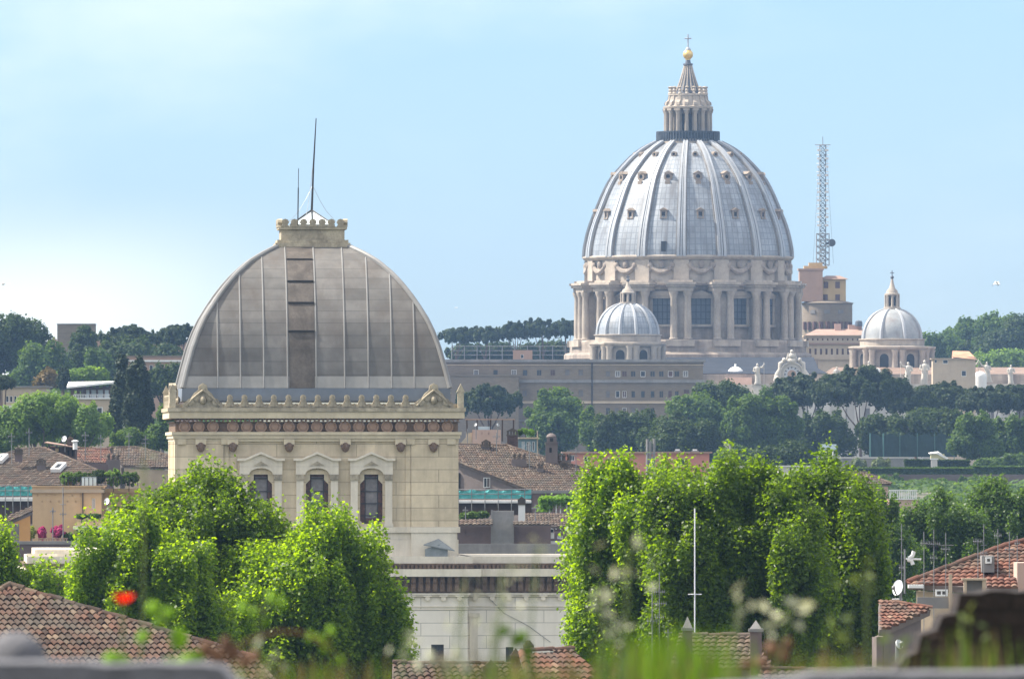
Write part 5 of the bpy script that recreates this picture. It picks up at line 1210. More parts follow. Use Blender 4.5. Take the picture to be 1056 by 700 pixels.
tree('hill_tree', 'bluish loose tree in the dip between the big dark one and the tower', 'tree', 2160, 42, [(42, 377, 22, 22), (30, 392, 20, 18), (55, 392, 20, 18)], 'ilex_mid', 44, 1.9, 150, .75, seed=51)
tree('cedar', 'pointed cedar standing right in front of the square tower', 'tree', 2190, 84, [(85, 345, 9, 10), (85, 356, 15, 11), (84, 370, 21, 13), (84, 386, 25, 13)], 'ilex', 60, 1.5, 130, .7, zst=.6, seed=52)
tree('evergreen_oak', 'dark tree mass below the flat hill pine right of the tower', 'tree', 2170, 128, [(113, 372, 22, 17), (140, 367, 28, 14), (165, 372, 22, 14), (120, 388, 20, 14)], 'ilex', 64, 1.9, 150, .75, seed=53)
tree('hill_tree', 'tree with yellowish top between tower cedar and brick hall', 'tree', 2120, 104, [(104, 376, 13, 9), (102, 390, 20, 12)], 'ilex_mid', 30, 1.5, 130, .7, seed=54)
tree('hill_tree', 'light green low tree behind the white terrace pavilion', 'tree', 1900, 92, [(84, 390, 15, 8), (100, 389, 14, 8), (65, 393, 11, 8)], 'lime', 36, 1.1, 130, .6, seed=55)
tree('hill_tree', 'small reddish brown tree left of the white terrace pavilion', 'tree', 1890, 49, [(49, 392, 9, 8), (44, 397, 7, 6)], 'autumn', 14, 1.1, 120, .6, seed=56)
tree('cypress', 'tiny dark cypress beside the light green tree on the left', 'tree', 1880, 65.5, [(65.5, 386, 3.5, 6), (65.5, 394, 5, 8)], 'cypress', 16, .8, 90, .5, seed=57)
tree('evergreen_oak', 'dark bush tree below the brick hall windows', 'tree', 1880, 168, [(168, 394, 17, 12), (180, 390, 10, 12), (158, 398, 10, 8)], 'ilex', 34, 1.4, 130, .6, seed=58)
stone_pine('small dark pine cut by the left edge in front of the beige house', 1690, 2, 395, 12, 8, 59, None, 0, per=90, ncl=22)
tree('cypress', 'left one of the two tall dark cypresses, ragged and narrow', 'tree', 1500, 124, [(126, 376, 3.5, 8), (125.5, 392, 6, 13), (122.5, 412, 8.5, 16), (120, 437, 11, 18)], 'cypress', 80, .62, 90, .5, zst=1.5, seed=60, group='cypresses')
tree('cypress', 'right one of the two tall dark cypresses, dense with rounded top', 'tree', 1480, 142, [(142, 383, 8.5, 9), (142, 397, 12.5, 17), (142, 420, 15, 22), (144, 442, 16, 16)], 'cypress', 130, .72, 120, .5, zst=1.4, seed=61, group='cypresses', inner=.1)
tree('lime_tree', 'large light green rounded tree behind the brown roofs on the left', 'tree', 1450, 55, [(52, 424, 40, 18), (28, 436, 34, 20), (80, 440, 32, 20), (55, 446, 60, 20), (5, 448, 26, 16)], 'lime', 100, 1.25, 170, .42, seed=62)
tree('lime_tree', 'darker green tree at the left edge above the teal netting', 'tree', 1400, 2, [(0, 458, 16, 14), (-4, 470, 18, 12)], 'ilex_mid', 26, 1.0, 130, .4, seed=63)
tree('hill_tree', 'grey green trees right below the two cypresses', 'tree', 1420, 140, [(128, 455, 16, 9), (148, 456, 18, 12), (166, 452, 12, 14), (172, 430, 8, 14)], 'ilex_mid', 44, 1.0, 140, .4, seed=64)
tree('cedar', 'tall blue green cedar before the long brick building', 'tree', 2120, 575, [(577, 405, 12, 8), (566, 415, 18, 10), (585, 420, 18, 11), (560, 432, 20, 14), (580, 440, 24, 18), (572, 456, 24, 14)], 'ilex_mid', 90, 1.7, 140, .7, zst=.6, seed=65)
tree('hill_tree', 'grey green column shaped tree below the right end of the brick building', 'tree', 2060, 612, [(606, 432, 7, 11), (610, 446, 10, 14), (618, 460, 12, 10)], 'ilex_mid', 30, 1.4, 120, .65, seed=66)
tree('evergreen_oak', 'broad dark rounded tree left below the long brick building', 'tree', 2000, 645, [(630, 443, 20, 14), (652, 441, 22, 15), (645, 456, 34, 16)], 'ilex', 60, 1.6, 160, .62, seed=67)
tree('evergreen_oak', 'dark smooth domed tree above the pink building, right of the broad one', 'tree', 1950, 705, [(695, 446, 26, 15), (716, 452, 30, 16), (728, 464, 22, 14), (690, 460, 30, 14)], 'ilex', 70, 1.6, 160, .62, seed=68)
tree('hill_tree', 'blue green tree right of the end of the long brick building', 'tree', 2160, 712, [(700, 423, 10, 10), (722, 424, 22, 16), (730, 440, 26, 18), (708, 436, 18, 12)], 'ilex_mid', 56, 1.7, 140, .7, seed=69)
tree('evergreen_oak', 'dark tree with ragged top left of the clock balustrade', 'tree', 2180, 748, [(728, 408, 14, 9), (752, 407, 18, 10), (744, 422, 26, 18), (765, 412, 10, 10)], 'ilex', 56, 1.6, 140, .7, seed=70)
tree('broad_tree', 'broad mid green tree in front of the leftmost park pine', 'tree', 2060, 785, [(778, 424, 24, 17), (800, 430, 24, 20), (764, 442, 22, 18), (786, 452, 36, 18), (812, 446, 16, 16)], 'ilex_mid', 90, 1.5, 170, .62, seed=71)
tree('shrub', 'low dark dome shaped bush tree above the grey white building', 'tree', 1800, 803, [(792, 470, 22, 10), (815, 470, 21, 11), (803, 476, 32, 10)], 'ilex', 54, 1.2, 150, .5, seed=72, trunk_r=.2)
tree('shrub', 'small pale green shrub between pink building and dark dome bush', 'shrub', 1830, 756, [(752, 473, 12, 9), (764, 470, 8, 8)], 'ilex_mid', 20, 1.1, 110, .5, seed=73, trunk_r=.2)
for i, (ells, lb) in enumerate([([(850, 444, 26, 17), (838, 460, 22, 14), (868, 458, 18, 16)], 'dark undergrowth tree left of the thick pale pine trunk'), ([(912, 440, 24, 14), (938, 441, 26, 15), (902, 452, 18, 16), (925, 455, 26, 14)], 'dark undergrowth tree directly above the green net'), ([(962, 438, 28, 15), (980, 446, 18, 20), (946, 450, 18, 14)], 'dark undergrowth tree above the right end of the green net')]):
    tree('evergreen_oak', lb, 'tree', 2130+i*8, ells[0][0], ells, 'ilex', 52, 1.6, 150, .68, seed=80+i, group='undergrowth trees below the park pines')
tree('broad_tree', 'rounded mid green tree right of the green net fence', 'tree', 2020, 1007, [(1007, 443, 20, 15), (1000, 458, 20, 16), (1020, 460, 14, 14)], 'ilex_mid', 60, 1.4, 160, .6, seed=85, group='pair of rounded trees at the right edge')
tree('broad_tree', 'rounded mid green tree touching the right picture edge above the pink wall', 'tree', 2030, 1046, [(1044, 444, 20, 14), (1040, 460, 20, 16), (1062, 454, 16, 18)], 'ilex_mid', 60, 1.4, 160, .6, seed=86, group='pair of rounded trees at the right edge')
tree('shrub', 'grey green scrub along the wall below the right edge trees', 'shrub', 1985, 1035, [(1030, 479, 20, 6), (1050, 477, 14, 8), (1010, 481, 10, 5)], 'ilex_mid', 40, .9, 90, .5, seed=87, trunk_r=.1)
for i, (px, py, rx, ry, lb) in enumerate([(915, 498, 16, 7, 'dark shrub growing up the pink wall left of the far plane trees'), (955, 500, 24, 6, 'grey green bushes at the foot of the middle of the pink wall'), (1010, 498, 22, 7, 'shrubs climbing the pink wall near the right edge')]):
    tree('shrub', lb, 'shrub', 1955, px, [(px, py, rx, ry)], 'ilex_mid', 36, .7, 80, .5, seed=130+i, trunk_r=.1)
for i, (px, lb) in enumerate([(857, 'leftmost palm like shrub before the grey garden wall'), (886, 'middle palm like shrub before the grey garden wall'), (907, 'right palm like shrub before the grey garden wall')]):
    tree('shrub', lb, 'shrub', 2015, px, [(px, 479, 7.5, 4.5)], 'oat_shrub', 10, .8, 70, .5, seed=90+i, group='shrubs before the grey garden wall', trunk_r=.1)
for i, (ells, D, lf, lb) in enumerate([([(1010, 343, 26, 14), (1035, 338, 22, 12), (990, 352, 22, 12)], 3200, 'ilex_mid', 'tallest wooded crown on the right hill skyline'), ([(975, 358, 18, 12), (958, 356, 12, 9), (985, 368, 24, 12)], 3150, 'ilex_mid', 'rounded hill tree next to the right minor dome'), ([(1030, 358, 28, 16), (1052, 350, 22, 22), (1012, 366, 24, 14)], 3120, 'ilex', 'dark hill tree mass at the right edge of the skyline'), ([(1040, 375, 20, 8), (1020, 378, 12, 7)], 3050, 'lime', 'light green low hill tree behind the rightmost statue')]):
    tree('hill_tree', lb, 'tree', D, ells[0][0], ells, lf, 56, 2.4, 140, .95, seed=95+i, group='trees on the right hill')
tree('evergreen_oak', 'dark rounded hedge tree along the pine ridge', 'tree', 3010, 545, [(480, 366, 18, 8), (512, 364, 18, 8), (570, 364, 20, 9), (545, 366, 16, 7)], 'ilex', 60, 2.0, 120, .95, seed=99)

def scrub():
    rng = np.random.default_rng(77); n = 6500; y = rng.uniform(620, 2330, n); x = rng.uniform(-1, 1, n)*(45 + y*.062); per = 55
    z = np.array([ground_z(a, c) for a, c in zip(x, y)]); h = np.where(y > 1800, 1.3, 3.0)*rng.uniform(.5, 1.1, n); r = rng.uniform(2.0, 5.5, n)
    ok = ~((np.abs(x + 15) < 40) & (np.abs(y - 855) < 45)); x, y, z, h, r = x[ok], y[ok], z[ok], h[ok], r[ok]; n = len(x)
    i = np.repeat(np.arange(n), per); d = rng.normal(size=(n*per, 3)); d /= np.linalg.norm(d, axis=1, keepdims=True); d[:, 2] = np.abs(d[:, 2])
    c = np.stack([x[i] + d[:, 0]*r[i], y[i] + d[:, 1]*r[i], z[i] + d[:, 2]*h[i]], 1)
    o = leaves_obj('undergrowth', c, d + rng.normal(size=d.shape)*.4 + [0, 0, .4], 1.0, M['ilex_mid'], None, rng=rng); tag(o, kind='stuff')
scrub()
# ------------------------------------------------------------------ tiled houses in the middle distance
def drop_wall(parent, a, c, mat, drop=.28, zb=None, th=.35, inset=.25, holes=(), name='wall'):
    """vertical wall under a roof edge from a to c (world points, left to right as seen), set back under the eave"""
    a, c = Vector(a), Vector(c); off = Vector(parent.location); d = Vector((c.x-a.x, c.y-a.y, 0)); d.normalize(); nb = Vector((-d.y, d.x, 0))
    a = a + nb*inset + d*inset - off; c = c + nb*inset - d*inset - off; zb = (-1.0 if zb is None else zb - off.z)
    p = [Vector((a.x, a.y, zb)), Vector((c.x, c.y, zb)), Vector((c.x, c.y, c.z-drop)), Vector((a.x, a.y, a.z-drop))]
    b = MB(); b.add(p + [q + nb*th for q in p], [(0, 1, 2, 3), (7, 6, 5, 4), (0, 4, 5, 1), (1, 5, 6, 2), (2, 6, 7, 3), (3, 7, 4, 0)]); return b.build(name, M[mat], parent)
def tile_house(name, label, D, px, p0, az, slope, poly, pitch, course, tmat, edges=(), wmat='grey_plaster', seed=0, caps=(), group=None, cap_r=.13, sub=3, amp=.05, inset=.25):
    f = Fr(px, D); rt = root(name, label, 'house', f.loc, 0, group); sl = Slope(P(*p0), R(az), R(slope))
    o, pts = tile_roof(rt, sl, poly, pitch, course, tmat, seed=seed, sub=sub, amp=amp)
    for i, j in edges: drop_wall(rt, pts[i], pts[j], wmat, inset=inset)
    for n_, (i, j) in enumerate(caps): ridge_caps(rt, pts[i]+Vector((0, 0, .02)), pts[j]+Vector((0, 0, .02)), cap_r, tmat, seed+n_)
    return rt, f, sl, pts
def put_window(rt, f, px, py, w_, h_, dy, **k): return window(rt, f.X(px), f.Z(py), f.W(w_), f.W(h_), dy, **k)

# right of the synagogue
rt, f, sl, pts = tile_house('tiled_house', 'broad brown tiled roof house with dark gable wall just right of the synagogue', 1000, 530, (548, 506, 1000), 14, 25,
    [(466, 474), (466, 458.3), (523, 459.3), (556, 470), (617, 487), (609, 507.5), (548, 506)], .22, .36, 'tile_brown', [(0, 6), (6, 5)], 'grey_plaster', 3, [(1, 2), (2, 3), (3, 4), (0, 6)])
yy = pts[6].y - 1000; ya = pts[0].y - 1000
b = MB(); m_ = .55; 
put_window(rt, f, 502, 497.5, 7, 10.5, ya + (yy-ya)*.40 + .0, style='mull'); 
b.box(f.X(471), f.X(474.2), ya-.25, ya+.2, f.Z(505), f.Z(487.5)); b.build('dark_doorway', M['dark'], rt)
G4 = None
for px0, px1, a, c, D, m, pots, lb in ((497, 505.5, 452.5, 464, 1003, 'grey_plaster', 0, 'small square dark chimney with tile cap on the brown ridge'), (527.5, 543, 466, 481.5, 1001, 'grey_plaster', 3, 'wide dark chimney block with three pots in the middle of the brown roof'), (553.5, 560.5, 475.5, 487.5, 1000, 'grey_plaster', 2, 'short dark chimney right of the three pot block'), (578.5, 584.5, 474, 483.5, 1000, 'mauve_wall', 0, 'little chimney low on the right of the brown roof'), (574, 589, 467, 476, 1006, 'grey_plaster', 3, 'dark chimney block with pots beside the tall stone turret'), (606, 621, 479, 487, 1006, 'mauve_wall', 3, 'low wide chimney block before the pink building'), (523, 534, 441, 462, 1010, 'brick_dk', 0, 'tapering brown brick chimney behind the ridge')):
    if D < 1010: D = sl.hit((px0+px1)/2, c-1.5).y
    chimney(lb, D, px0, px1, a, c, m, pots, group='chimneys around the brown roof')
def turret():
    TD = sl.hit(568.5, 475.5).y; f = Fr(568.5, TD, gz=CZ+(HY-477)*TD/FPX); rt = root('stone_turret', 'tall narrow grey stone turret with small openings and rounded cap on the brown roof', 'turret', f.loc); X, Z = f.X, f.Z; b = MB()
    b.wall_holes(X(562.5), X(575), -1, Z(457), -.5, -.25, [(X(566.5), X(569), Z(466.5), Z(461.5))]); b.box(X(562.5), X(575), -.24, .5, -1, Z(457)); b.build('shaft', M['grey_plaster'], rt)
    b = MB(); b.box(X(561.8), X(575.8), -.6, .6, Z(457), Z(455.8)); b.box(X(564), X(574), -.42, .42, Z(455.8), Z(451)); b.lathe([(f.W(5.2), Z(451)), (f.W(5.4), Z(450)), (f.W(4), Z(448)), (f.W(1.5), Z(446.6))], 14); b.build('cap', M['grey_plaster'], rt, True, 40)
    b = MB(); b.box(X(567), X(570.5), -.45, -.421, Z(455.2), Z(451.6)); b.box(X(566.5), X(569), -.27, -.245, Z(466.5), Z(461.5)); b.build('opening', M['dark'], rt)
turret()
def pink_terrace():
    rt, f = block('terrace_house', 'pale pink roof house with a terrace pergola above the brown roof', 'house', 1060, 487, 516.5, 443, 7, 'pale_pink', [(497, 447, 1.5, 2.2, 'plain', 'dark', 'pale_pink'), (504, 447, 1.5, 2.2, 'plain', 'dark', 'pale_pink')])
    X, Z = f.X, f.Z
    b = MB(); b.box(X(480), X(531), .5, 5, Z(432.8), Z(431.8)); b.build('pergola_roof', M['brick_pink'], rt)
    for px in (481.5, 492, 506, 518, 529.5): b = MB(); b.box(X(px)-.06, X(px)+.06, .8, .92, Z(455), Z(432.8)); b.build('pergola_post', M['rustwood'], rt)
    b = MB(); b.box(X(491), X(507), 1, 3.5, Z(443), Z(439.6)); b.build('roof_light', M['skylight'], rt)
    b = MB(); b.box(X(480.5), X(486.8), .2, 4, Z(462), Z(446)); b.hull([(X(474), .1, Z(458)), (X(486.5), .1, Z(458)), (X(486.5), 3, Z(458)), (X(474), 3, Z(458))], [(X(480), .1, Z(451)), (X(486.5), .1, Z(450)), (X(486.5), 3, Z(450)), (X(480), 3, Z(451))]); b.build('stair_wall', M['beige_plaster'], rt)
    dish('white dish on the left corner of the pale pink terrace house', 1058, 490.5, 438, 1.6, R(-30), .5, 'dishes on the pink terrace', 1.0); dish('white dish on the right corner of the pale pink terrace house', 1058, 513.5, 438, 1.5, R(30), .5, 'dishes on the pink terrace', 1.0)
    rt, f = block('glazed_terrace_room', 'blue green glazed terrace room topped with potted plants', 'pavilion', 1045, 534.5, 553.5, 451.5, 5, 'blue_grey', [(539.5, 460, 3, 10, 'mull', 'skylight'), (545, 460.5, 4, 10, 'mull', 'curtain'), (550, 460, 2.6, 10, 'plain', 'curtain')], cornice=[(450.8, 452.4, .2, 'beige_plaster')])
    b = MB(); b.box(f.X(553.6), f.X(554.8), 0, .15, f.Z(468), f.Z(444)); b.build('corner_post', M['beige_plaster'], rt)
    for i, (px, lb) in enumerate([(536, 'low potted plants at the left of the glazed terrace room roof'), (542, 'taller bright plant in the middle of the glazed room roof'), (549, 'bushy plant at the right of the glazed room roof')]):
        tree('potted_plant', lb, 'plant', 1046, px, [(px, 446.5 - (i == 1)*1.2, 4, 3.6)], 'vine' if i else 'ilex_mid', 12, .16, 40, .13, seed=200+i, group='plants on the glazed room', trunk_r=.04)
pink_terrace()
block('pink_building', 'long salmon pink building with white framed windows beyond the brown roof', 'building', 1380, 582, 731.5, 466.5, 14, 'pink_plaster', [(590, 472, 5, 6, 'mull'), (605.5, 474, 6.5, 7, 'mull'), (639, 474.5, 6.5, 7, 'mull'), (672, 474.5, 6.5, 7, 'mull'), (702.5, 476, 7, 7, 'plain')], cornice=[(465.6, 467.2, .35, 'brick_pink')], bot=505)
for px, lb in ((699, 'left small white roof box on the pink building'), (717, 'right small white roof box on the pink building')):
    f = Fr(px, 1384, gz=CZ+(HY-466.4)*1384/FPX); rt = root('roof_vent', lb, 'vent', f.loc, 0, 'vents on the pink roof'); b = MB(); b.box(f.W(-3.5), f.W(3.5), 0, 1, -.4, f.W(2)); b.build('box', M['conc'], rt); b = MB(); b.box(f.W(-2.5), f.W(2), .2, .8, f.W(2), f.W(3.4)); b.build('hood', M['white_paint'], rt)
def flue_group():
    f = Fr(671, 1370, gz=CZ+(HY-480)*1370/FPX); rt = root('flue_stack', 'thin grey metal flues rising in front of the pink building', 'flue', f.loc)
    for px, t in ((667.5, 452.5), (670.5, 455), (674.5, 452)): b = MB(); b.tube([(f.X(px), 0, -4), (f.X(px), 0, f.Z(t))], .16, 8); b.build('flue', M['conc'], rt)
    b = MB(); b.box(f.X(666), f.X(676), -.15, .15, f.Z(468), f.Z(466.5)); b.build('bracket', M['conc'], rt)
flue_group()
block('white_house', 'small grey white house with two dark windows right of the pink building', 'house', 1290, 803, 838, 480.5, 8, 'pale_wall', [(817, 486, 6.5, 8.5, 'plain', 'dark'), (829.5, 486, 6, 8.5, 'plain', 'dark')], cornice=[(479.8, 481, .2, 'white_paint')])
tile_house('tiled_house', 'long low brown roof house behind the plane trees at middle right', 1180, 760, (745, 510, 1180), 0, 22, [(700, 497), (742, 492), (800, 494), (800, 512), (700, 512)], .4, .5, 'tile_brown', [(4, 3)], 'mauve_wall', 7, [(1, 2)])
rt, f, sl, pts = tile_house('tiled_house', 'terracotta roof house with orange walls above the right hand plane trees', 1100, 895, (900, 499, 1100), 12, 24, [(850, 486.5), (893, 487.5), (919, 498.5), (850, 498.5)], .24, .38, 'tile_brown', [(3, 2)], 'pale_pink', 8, [(0, 1), (1, 2)])
b = MB(); b.box(f.X(888.5), f.X(891), pts[3].y-1100-.2, pts[3].y-1100+.1, f.Z(513), f.Z(506)); b.build('window', M['shutter'], rt)
def white_balustrade():
    f = Fr(929, 1090, gz=CZ+(HY-520)*1090/FPX); rt = root('roof_terrace', 'pink roof terrace with a white balustrade right of the orange walled house', 'terrace', f.loc); b = MB(); b.box(f.X(917), f.X(948), 0, 6, -6, f.Z(515)); b.build('wall', M['pale_pink'], rt)
    b = MB(); b.box(f.X(917), f.X(946), -.1, .15, f.Z(506), f.Z(504.8)); b.box(f.X(917), f.X(946), -.1, .15, f.Z(515), f.Z(514))
    for i in range(15): px = 918+i*1.9; b.box(f.X(px)-.05, f.X(px)+.05, -.05, .1, f.Z(514), f.Z(506))
    b.build('balustrade', M['white_paint'], rt)
white_balustrade()
def scaffold_terrace(label, D, px0, px1, rows, seed, deep=5):
    f = Fr((px0+px1)/2, D, gz=CZ+(HY-530)*D/FPX); rt = root('netted_terrace', label, 'terrace', f.loc); X, Z = f.X, f.Z; x0, x1 = X(px0), X(px1); rnd = random.Random(seed)
    n0, n1, w0, w1, d1 = rows; b = MB(); n = 36; vs = []
    for i in range(n+1):
        for j in range(4): vs.append((x0+(x1-x0)*i/n, .06*math.sin(i*.9+j*2)+rnd.uniform(-.03, .03), Z(n1)+(Z(n0)-Z(n1))*j/3 - (.12*abs(math.sin(i*math.pi/9)) if j == 3 else 0)))
    b.add(vs, [(i*4+j, (i+1)*4+j, (i+1)*4+j+1, i*4+j+1) for i in range(n) for j in range(3)]); b.build('netting', M['teal_net'], rt)
    b = MB(); b.box(x0, x1, -.1, deep, Z(w1), Z(w0)); b.build('white_edge', M['white_paint'], rt)
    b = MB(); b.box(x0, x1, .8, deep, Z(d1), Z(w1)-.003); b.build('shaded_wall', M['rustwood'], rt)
    b = MB()
    for i in range(6): x = x0+(x1-x0)*(i+.5)/6; b.tube([(x, -.2, Z(d1)), (x, -.2, Z(n0-1))], .04, 5)
    b.tube([(x0, -.2, Z((n0+n1)/2)), (x1, -.2, Z((n0+n1)/2))], .035, 5); b.tube([(x0, -.2, Z(n0)), (x1, -.2, Z(n0))], .035, 5); b.build('scaffold_tubes', M['steel'], rt)
    return rt, f
scaffold_terrace('teal netting terrace edge with white kerb below the dark gable wall', 985, 466, 548, (504.5, 514, 516, 518.5, 531), 1)
b = None
def vine_pergola():
    f = Fr(583, 970, gz=CZ+(HY-541)*970/FPX); rt = root('vine_pergola', 'bright green vine pergola on pale posts below the brown roof', 'pergola', f.loc); X, Z = f.X, f.Z
    rng = np.random.default_rng(4); n = 3800; c = np.stack([rng.uniform(X(556), X(622), n), rng.uniform(-1.2, 1.2, n), rng.normal(Z(516.5), f.W(2.2), n)], 1); c[:300, 0] = rng.normal(X(563), f.W(4), 300); c[:300, 2] = rng.uniform(Z(527), Z(515), 300)
    leaves_obj('vine', c, rng.normal(size=(n, 3))+[0, -.3, .8], .22, M['vine'], rt, rng=rng)
    b = MB(); b.tube([(X(557), -.8, Z(519)), (X(622), -.8, Z(519))], .05); b.tube([(X(557), .9, Z(519)), (X(622), .9, Z(519))], .05); b.build('rails', M['steel'], rt)
    for px in (566.5, 573.5, 578, 584.5, 588.5, 595.5, 600, 611, 619): b = MB(); b.tube([(X(px), -.8, -.6), (X(px), -.8, Z(518.5))], .055, 6); b.build('post', M['white_paint'], rt)
    long_wall('terrace_wall', 'plain brown wall behind the vine pergola', 'wall', 978, 549, 640, 508.5, 528, 'mauve_wall', .4, 'conc')
vine_pergola()
tile_house('tiled_house', 'low brown tiled roof strip under the vine pergola posts', 960, 585, (560, 541, 960), 4, 24, [(541, 529.5), (625, 530.5), (625, 545), (541, 540)], .24, .38, 'tile_brown', [(3, 2)], 'mauve_wall', 9)
def brown_parapets():
    rt, f = block('mauve_house', 'mauve brown flat roofed house with tile coping in front of the netted terrace', 'house', 930, 462, 568, 541, 12, 'mauve_wall', [(480, 549, 1.2, 5, 'plain', 'dark', 'mauve_wall')], bot=640)
    sl = Slope(P(470, 541, 928), 0, R(20)); 
    tile_roof(rt, sl, [(462, 536.5), (508, 536.5), (508, 541), (462, 541)], .34, .4, 'tile_brown', seed=12, name='tile_coping', thick=.12); tile_roof(rt, sl, [(529, 536.8), (568, 536.8), (568, 541), (529, 541)], .34, .4, 'tile_brown', seed=13, name='tile_coping', thick=.12)
    b = MB(); b.box(f.X(507), f.X(530), -.5, 1.2, f.Z(565), f.Z(526.5)); b.box(f.X(506.2), f.X(508), -.6, -.505, f.Z(565), f.Z(525.5)); b.build('chimney_stack', M['conc'], rt)
    long_wall('low_wall', 'long low grey wall between synagogue ledge and mauve house', 'wall', 905, 462, 620, 560.5, 576, 'conc', .5)
    chimney('slim white chimney with dark cap before the teal netting', 950, 534.5, 541.5, 511.5, 534, 'white_paint', 0, group=None)
    tree('potted_plant', 'low grassy planting on the roof behind the tile coping', 'plant', 945, 490, [(486, 532, 10, 2.2), (498, 531, 8, 2.6), (476, 533, 8, 2)], 'ilex_mid', 26, .3, 60, .2, seed=210, trunk_r=.03)
    rt, f = block('roof_cabin', 'small dark roof cabin with white box beside the mauve house', 'cabin', 940, 568, 592, 549, 4, 'mauve_wall', [(577.5, 553.7, 6, 3.5, 'plain', 'skylight')], bot=575)
    b = MB(); b.box(f.X(566), f.X(586), -.8, -.1, f.Z(560.5), f.Z(557.5)); b.build('ledge', M['white_paint'], rt)
    f = Fr(568.5, 938, gz=CZ+(HY-550)*938/FPX); r = root('vent_cowl', 'white vent cowl with dark round mouth on the mauve roof edge', 'vent', f.loc); b = MB(); b.cyl_y(0, f.Z(547), f.W(2.6), -.3, .5, 14); b.box(f.W(-3.2), f.W(3), -.2, .4, -.4, f.Z(549.3)); b.build('cowl', M['white_paint'], r); b = MB(); b.cyl_y(.05, f.Z(547), f.W(1.7), -.34, -.301, 12); b.build('mouth', M['dark'], r)
brown_parapets()

# left of the synagogue
rt, f, sl, pts = tile_house('tiled_house', 'large brown hipped roof house above the teal netting at the left edge', 1060, 50, (60, 495, 1060), -24, 24, [(-14, 474), (22, 463.2), (46, 462), (110, 489), (112, 499), (-14, 503)], .24, .40, 'tile_brown', [(5, 4)], 'grey_plaster', 14, [(1, 2), (2, 3), (0, 1)])
for px, py, w_, lb in ((2, 475.5, 9, 'left white framed roof window on the large brown roof'), (61, 484.5, 11, 'right white framed roof window on the large brown roof')):
    p = sl.hit(px, py); r = root('roof_window', lb, 'roof window', p, 0, 'roof windows'); k = 1060/FPX; b = MB(); e, d_, n_ = sl.e, sl.d, sl.n
    def qd(b, u0, u1, v0, v1, h0, h1): b.hull([e*u0+d_*v1+n_*h0, e*u1+d_*v1+n_*h0, e*u1+d_*v0+n_*h0, e*u0+d_*v0+n_*h0], [e*u0+d_*v1+n_*h1, e*u1+d_*v1+n_*h1, e*u1+d_*v0+n_*h1, e*u0+d_*v0+n_*h1])
    hw = w_*k/2; qd(b, -hw, hw, -.75, -.5, .1, .45); qd(b, -hw, hw, .5, .75, .1, .45); qd(b, -hw, -hw+.2, -.5, .5, .1, .45); qd(b, hw-.2, hw, -.5, .5, .1, .45); b.build('frame', M['white_paint'], r)
    b = MB(); qd(b, -hw+.2, hw-.2, -.5, .5, .1, .3); b.build('pane', M['glass' if px > 10 else 'skylight'], r)
chimney('broad dark chimney in the middle of the large brown hipped roof', sl.hit(42.5, 484).y, 38, 47, 471.5, 485.5, 'grey_plaster', 0); chimney('low dark chimney on the left ridge of the large brown roof', 1064, 15.5, 23, 460.5, 466, 'mauve_wall', 0)
def altana():
    rt, f = block('roof_loggia', 'brown roof loggia with slanting white roof and dish on top of the red roofs', 'loggia', 1075, 50.5, 77.5, 460.5, 5, 'rustwood', [(59, 465, 6, 7, 'plain', 'dark', 'rustwood'), (70.5, 467, 3.2, 7, 'plain', 'dark', 'rustwood'), (74.8, 467, 2.8, 7, 'plain', 'dark', 'rustwood')])
    X, Z = f.X, f.Z; b = MB(); b.hull([(X(46), -1, Z(457)), (X(80), -1, Z(462)), (X(80), 6, Z(461.5)), (X(46), 6, Z(456))], [(X(46), -1, Z(456)), (X(80), -1, Z(461)), (X(80), 6, Z(460.4)), (X(46), 6, Z(455))]); b.build('slanting_roof', M['roof_pink'], rt)
    b = MB(); b.box(X(57), X(60.5), -.1, .1, Z(465.5), Z(462)); b.build('lamp_box', M['ochre'], rt)
    dish('grey white dish above the slanting loggia roof', 1074, 66.5, 452.5, 3.0, R(-35), .3, None, .9)
    chimney('brown chimney on the loggia roof beside the dish', 1077, 69.5, 75.5, 449.5, 459, 'brick_dk', 0); 
    f = Fr(77.5, 1073, gz=CZ+(HY-460)*1073/FPX); r = root('white_flue', 'short white flue on the right end of the loggia roof', 'flue', f.loc); b = MB(); b.lathe([(.22, -.3), (.22, f.W(4.5)), (.34, f.W(4.6)), (.34, f.W(5.6)), (.1, f.W(6.6))], 10); b.build('pipe', M['white_paint'], r, True, 40)
altana()
tile_house('tiled_house', 'red tiled roof house behind the loggia on the left', 1085, 95, (100, 477, 1085), 20, 24, [(32, 462), (52, 461.8), (112, 463.5), (120, 477.5), (70, 477.5)], .24, .38, 'tile_red', [(4, 3)], 'mauve_wall', 15, [(1, 2)])
tile_house('tiled_house', 'brown tiled roof house with beige wall beside the synagogue left flank', 1095, 145, (140, 480, 1095), 0, 24, [(108, 462), (140, 461), (176, 470), (176, 481.5), (126, 480)], .24, .4, 'tile_brown', [(4, 3)], 'beige_plaster', 16, [(0, 1), (1, 2)])
chimney('wide dark chimney stack at the foot of the middle left roofs', 1078, 109.5, 124, 467, 486, 'grey_plaster', 3); chimney('thin dark chimney pair on the ridge left of the synagogue', 1090, 108, 117, 459.5, 464, 'mauve_wall', 2)
long_wall('terrace_wall', 'dark brown wall under the red tiled roof on the left', 'wall', 1070, 74, 112, 478.5, 496, 'mauve_wall', .4)
scaffold_terrace('teal netting terrace edge with white kerb at the left picture edge', 1000, -14, 33, (500.5, 511, 513, 516.5, 540), 2)
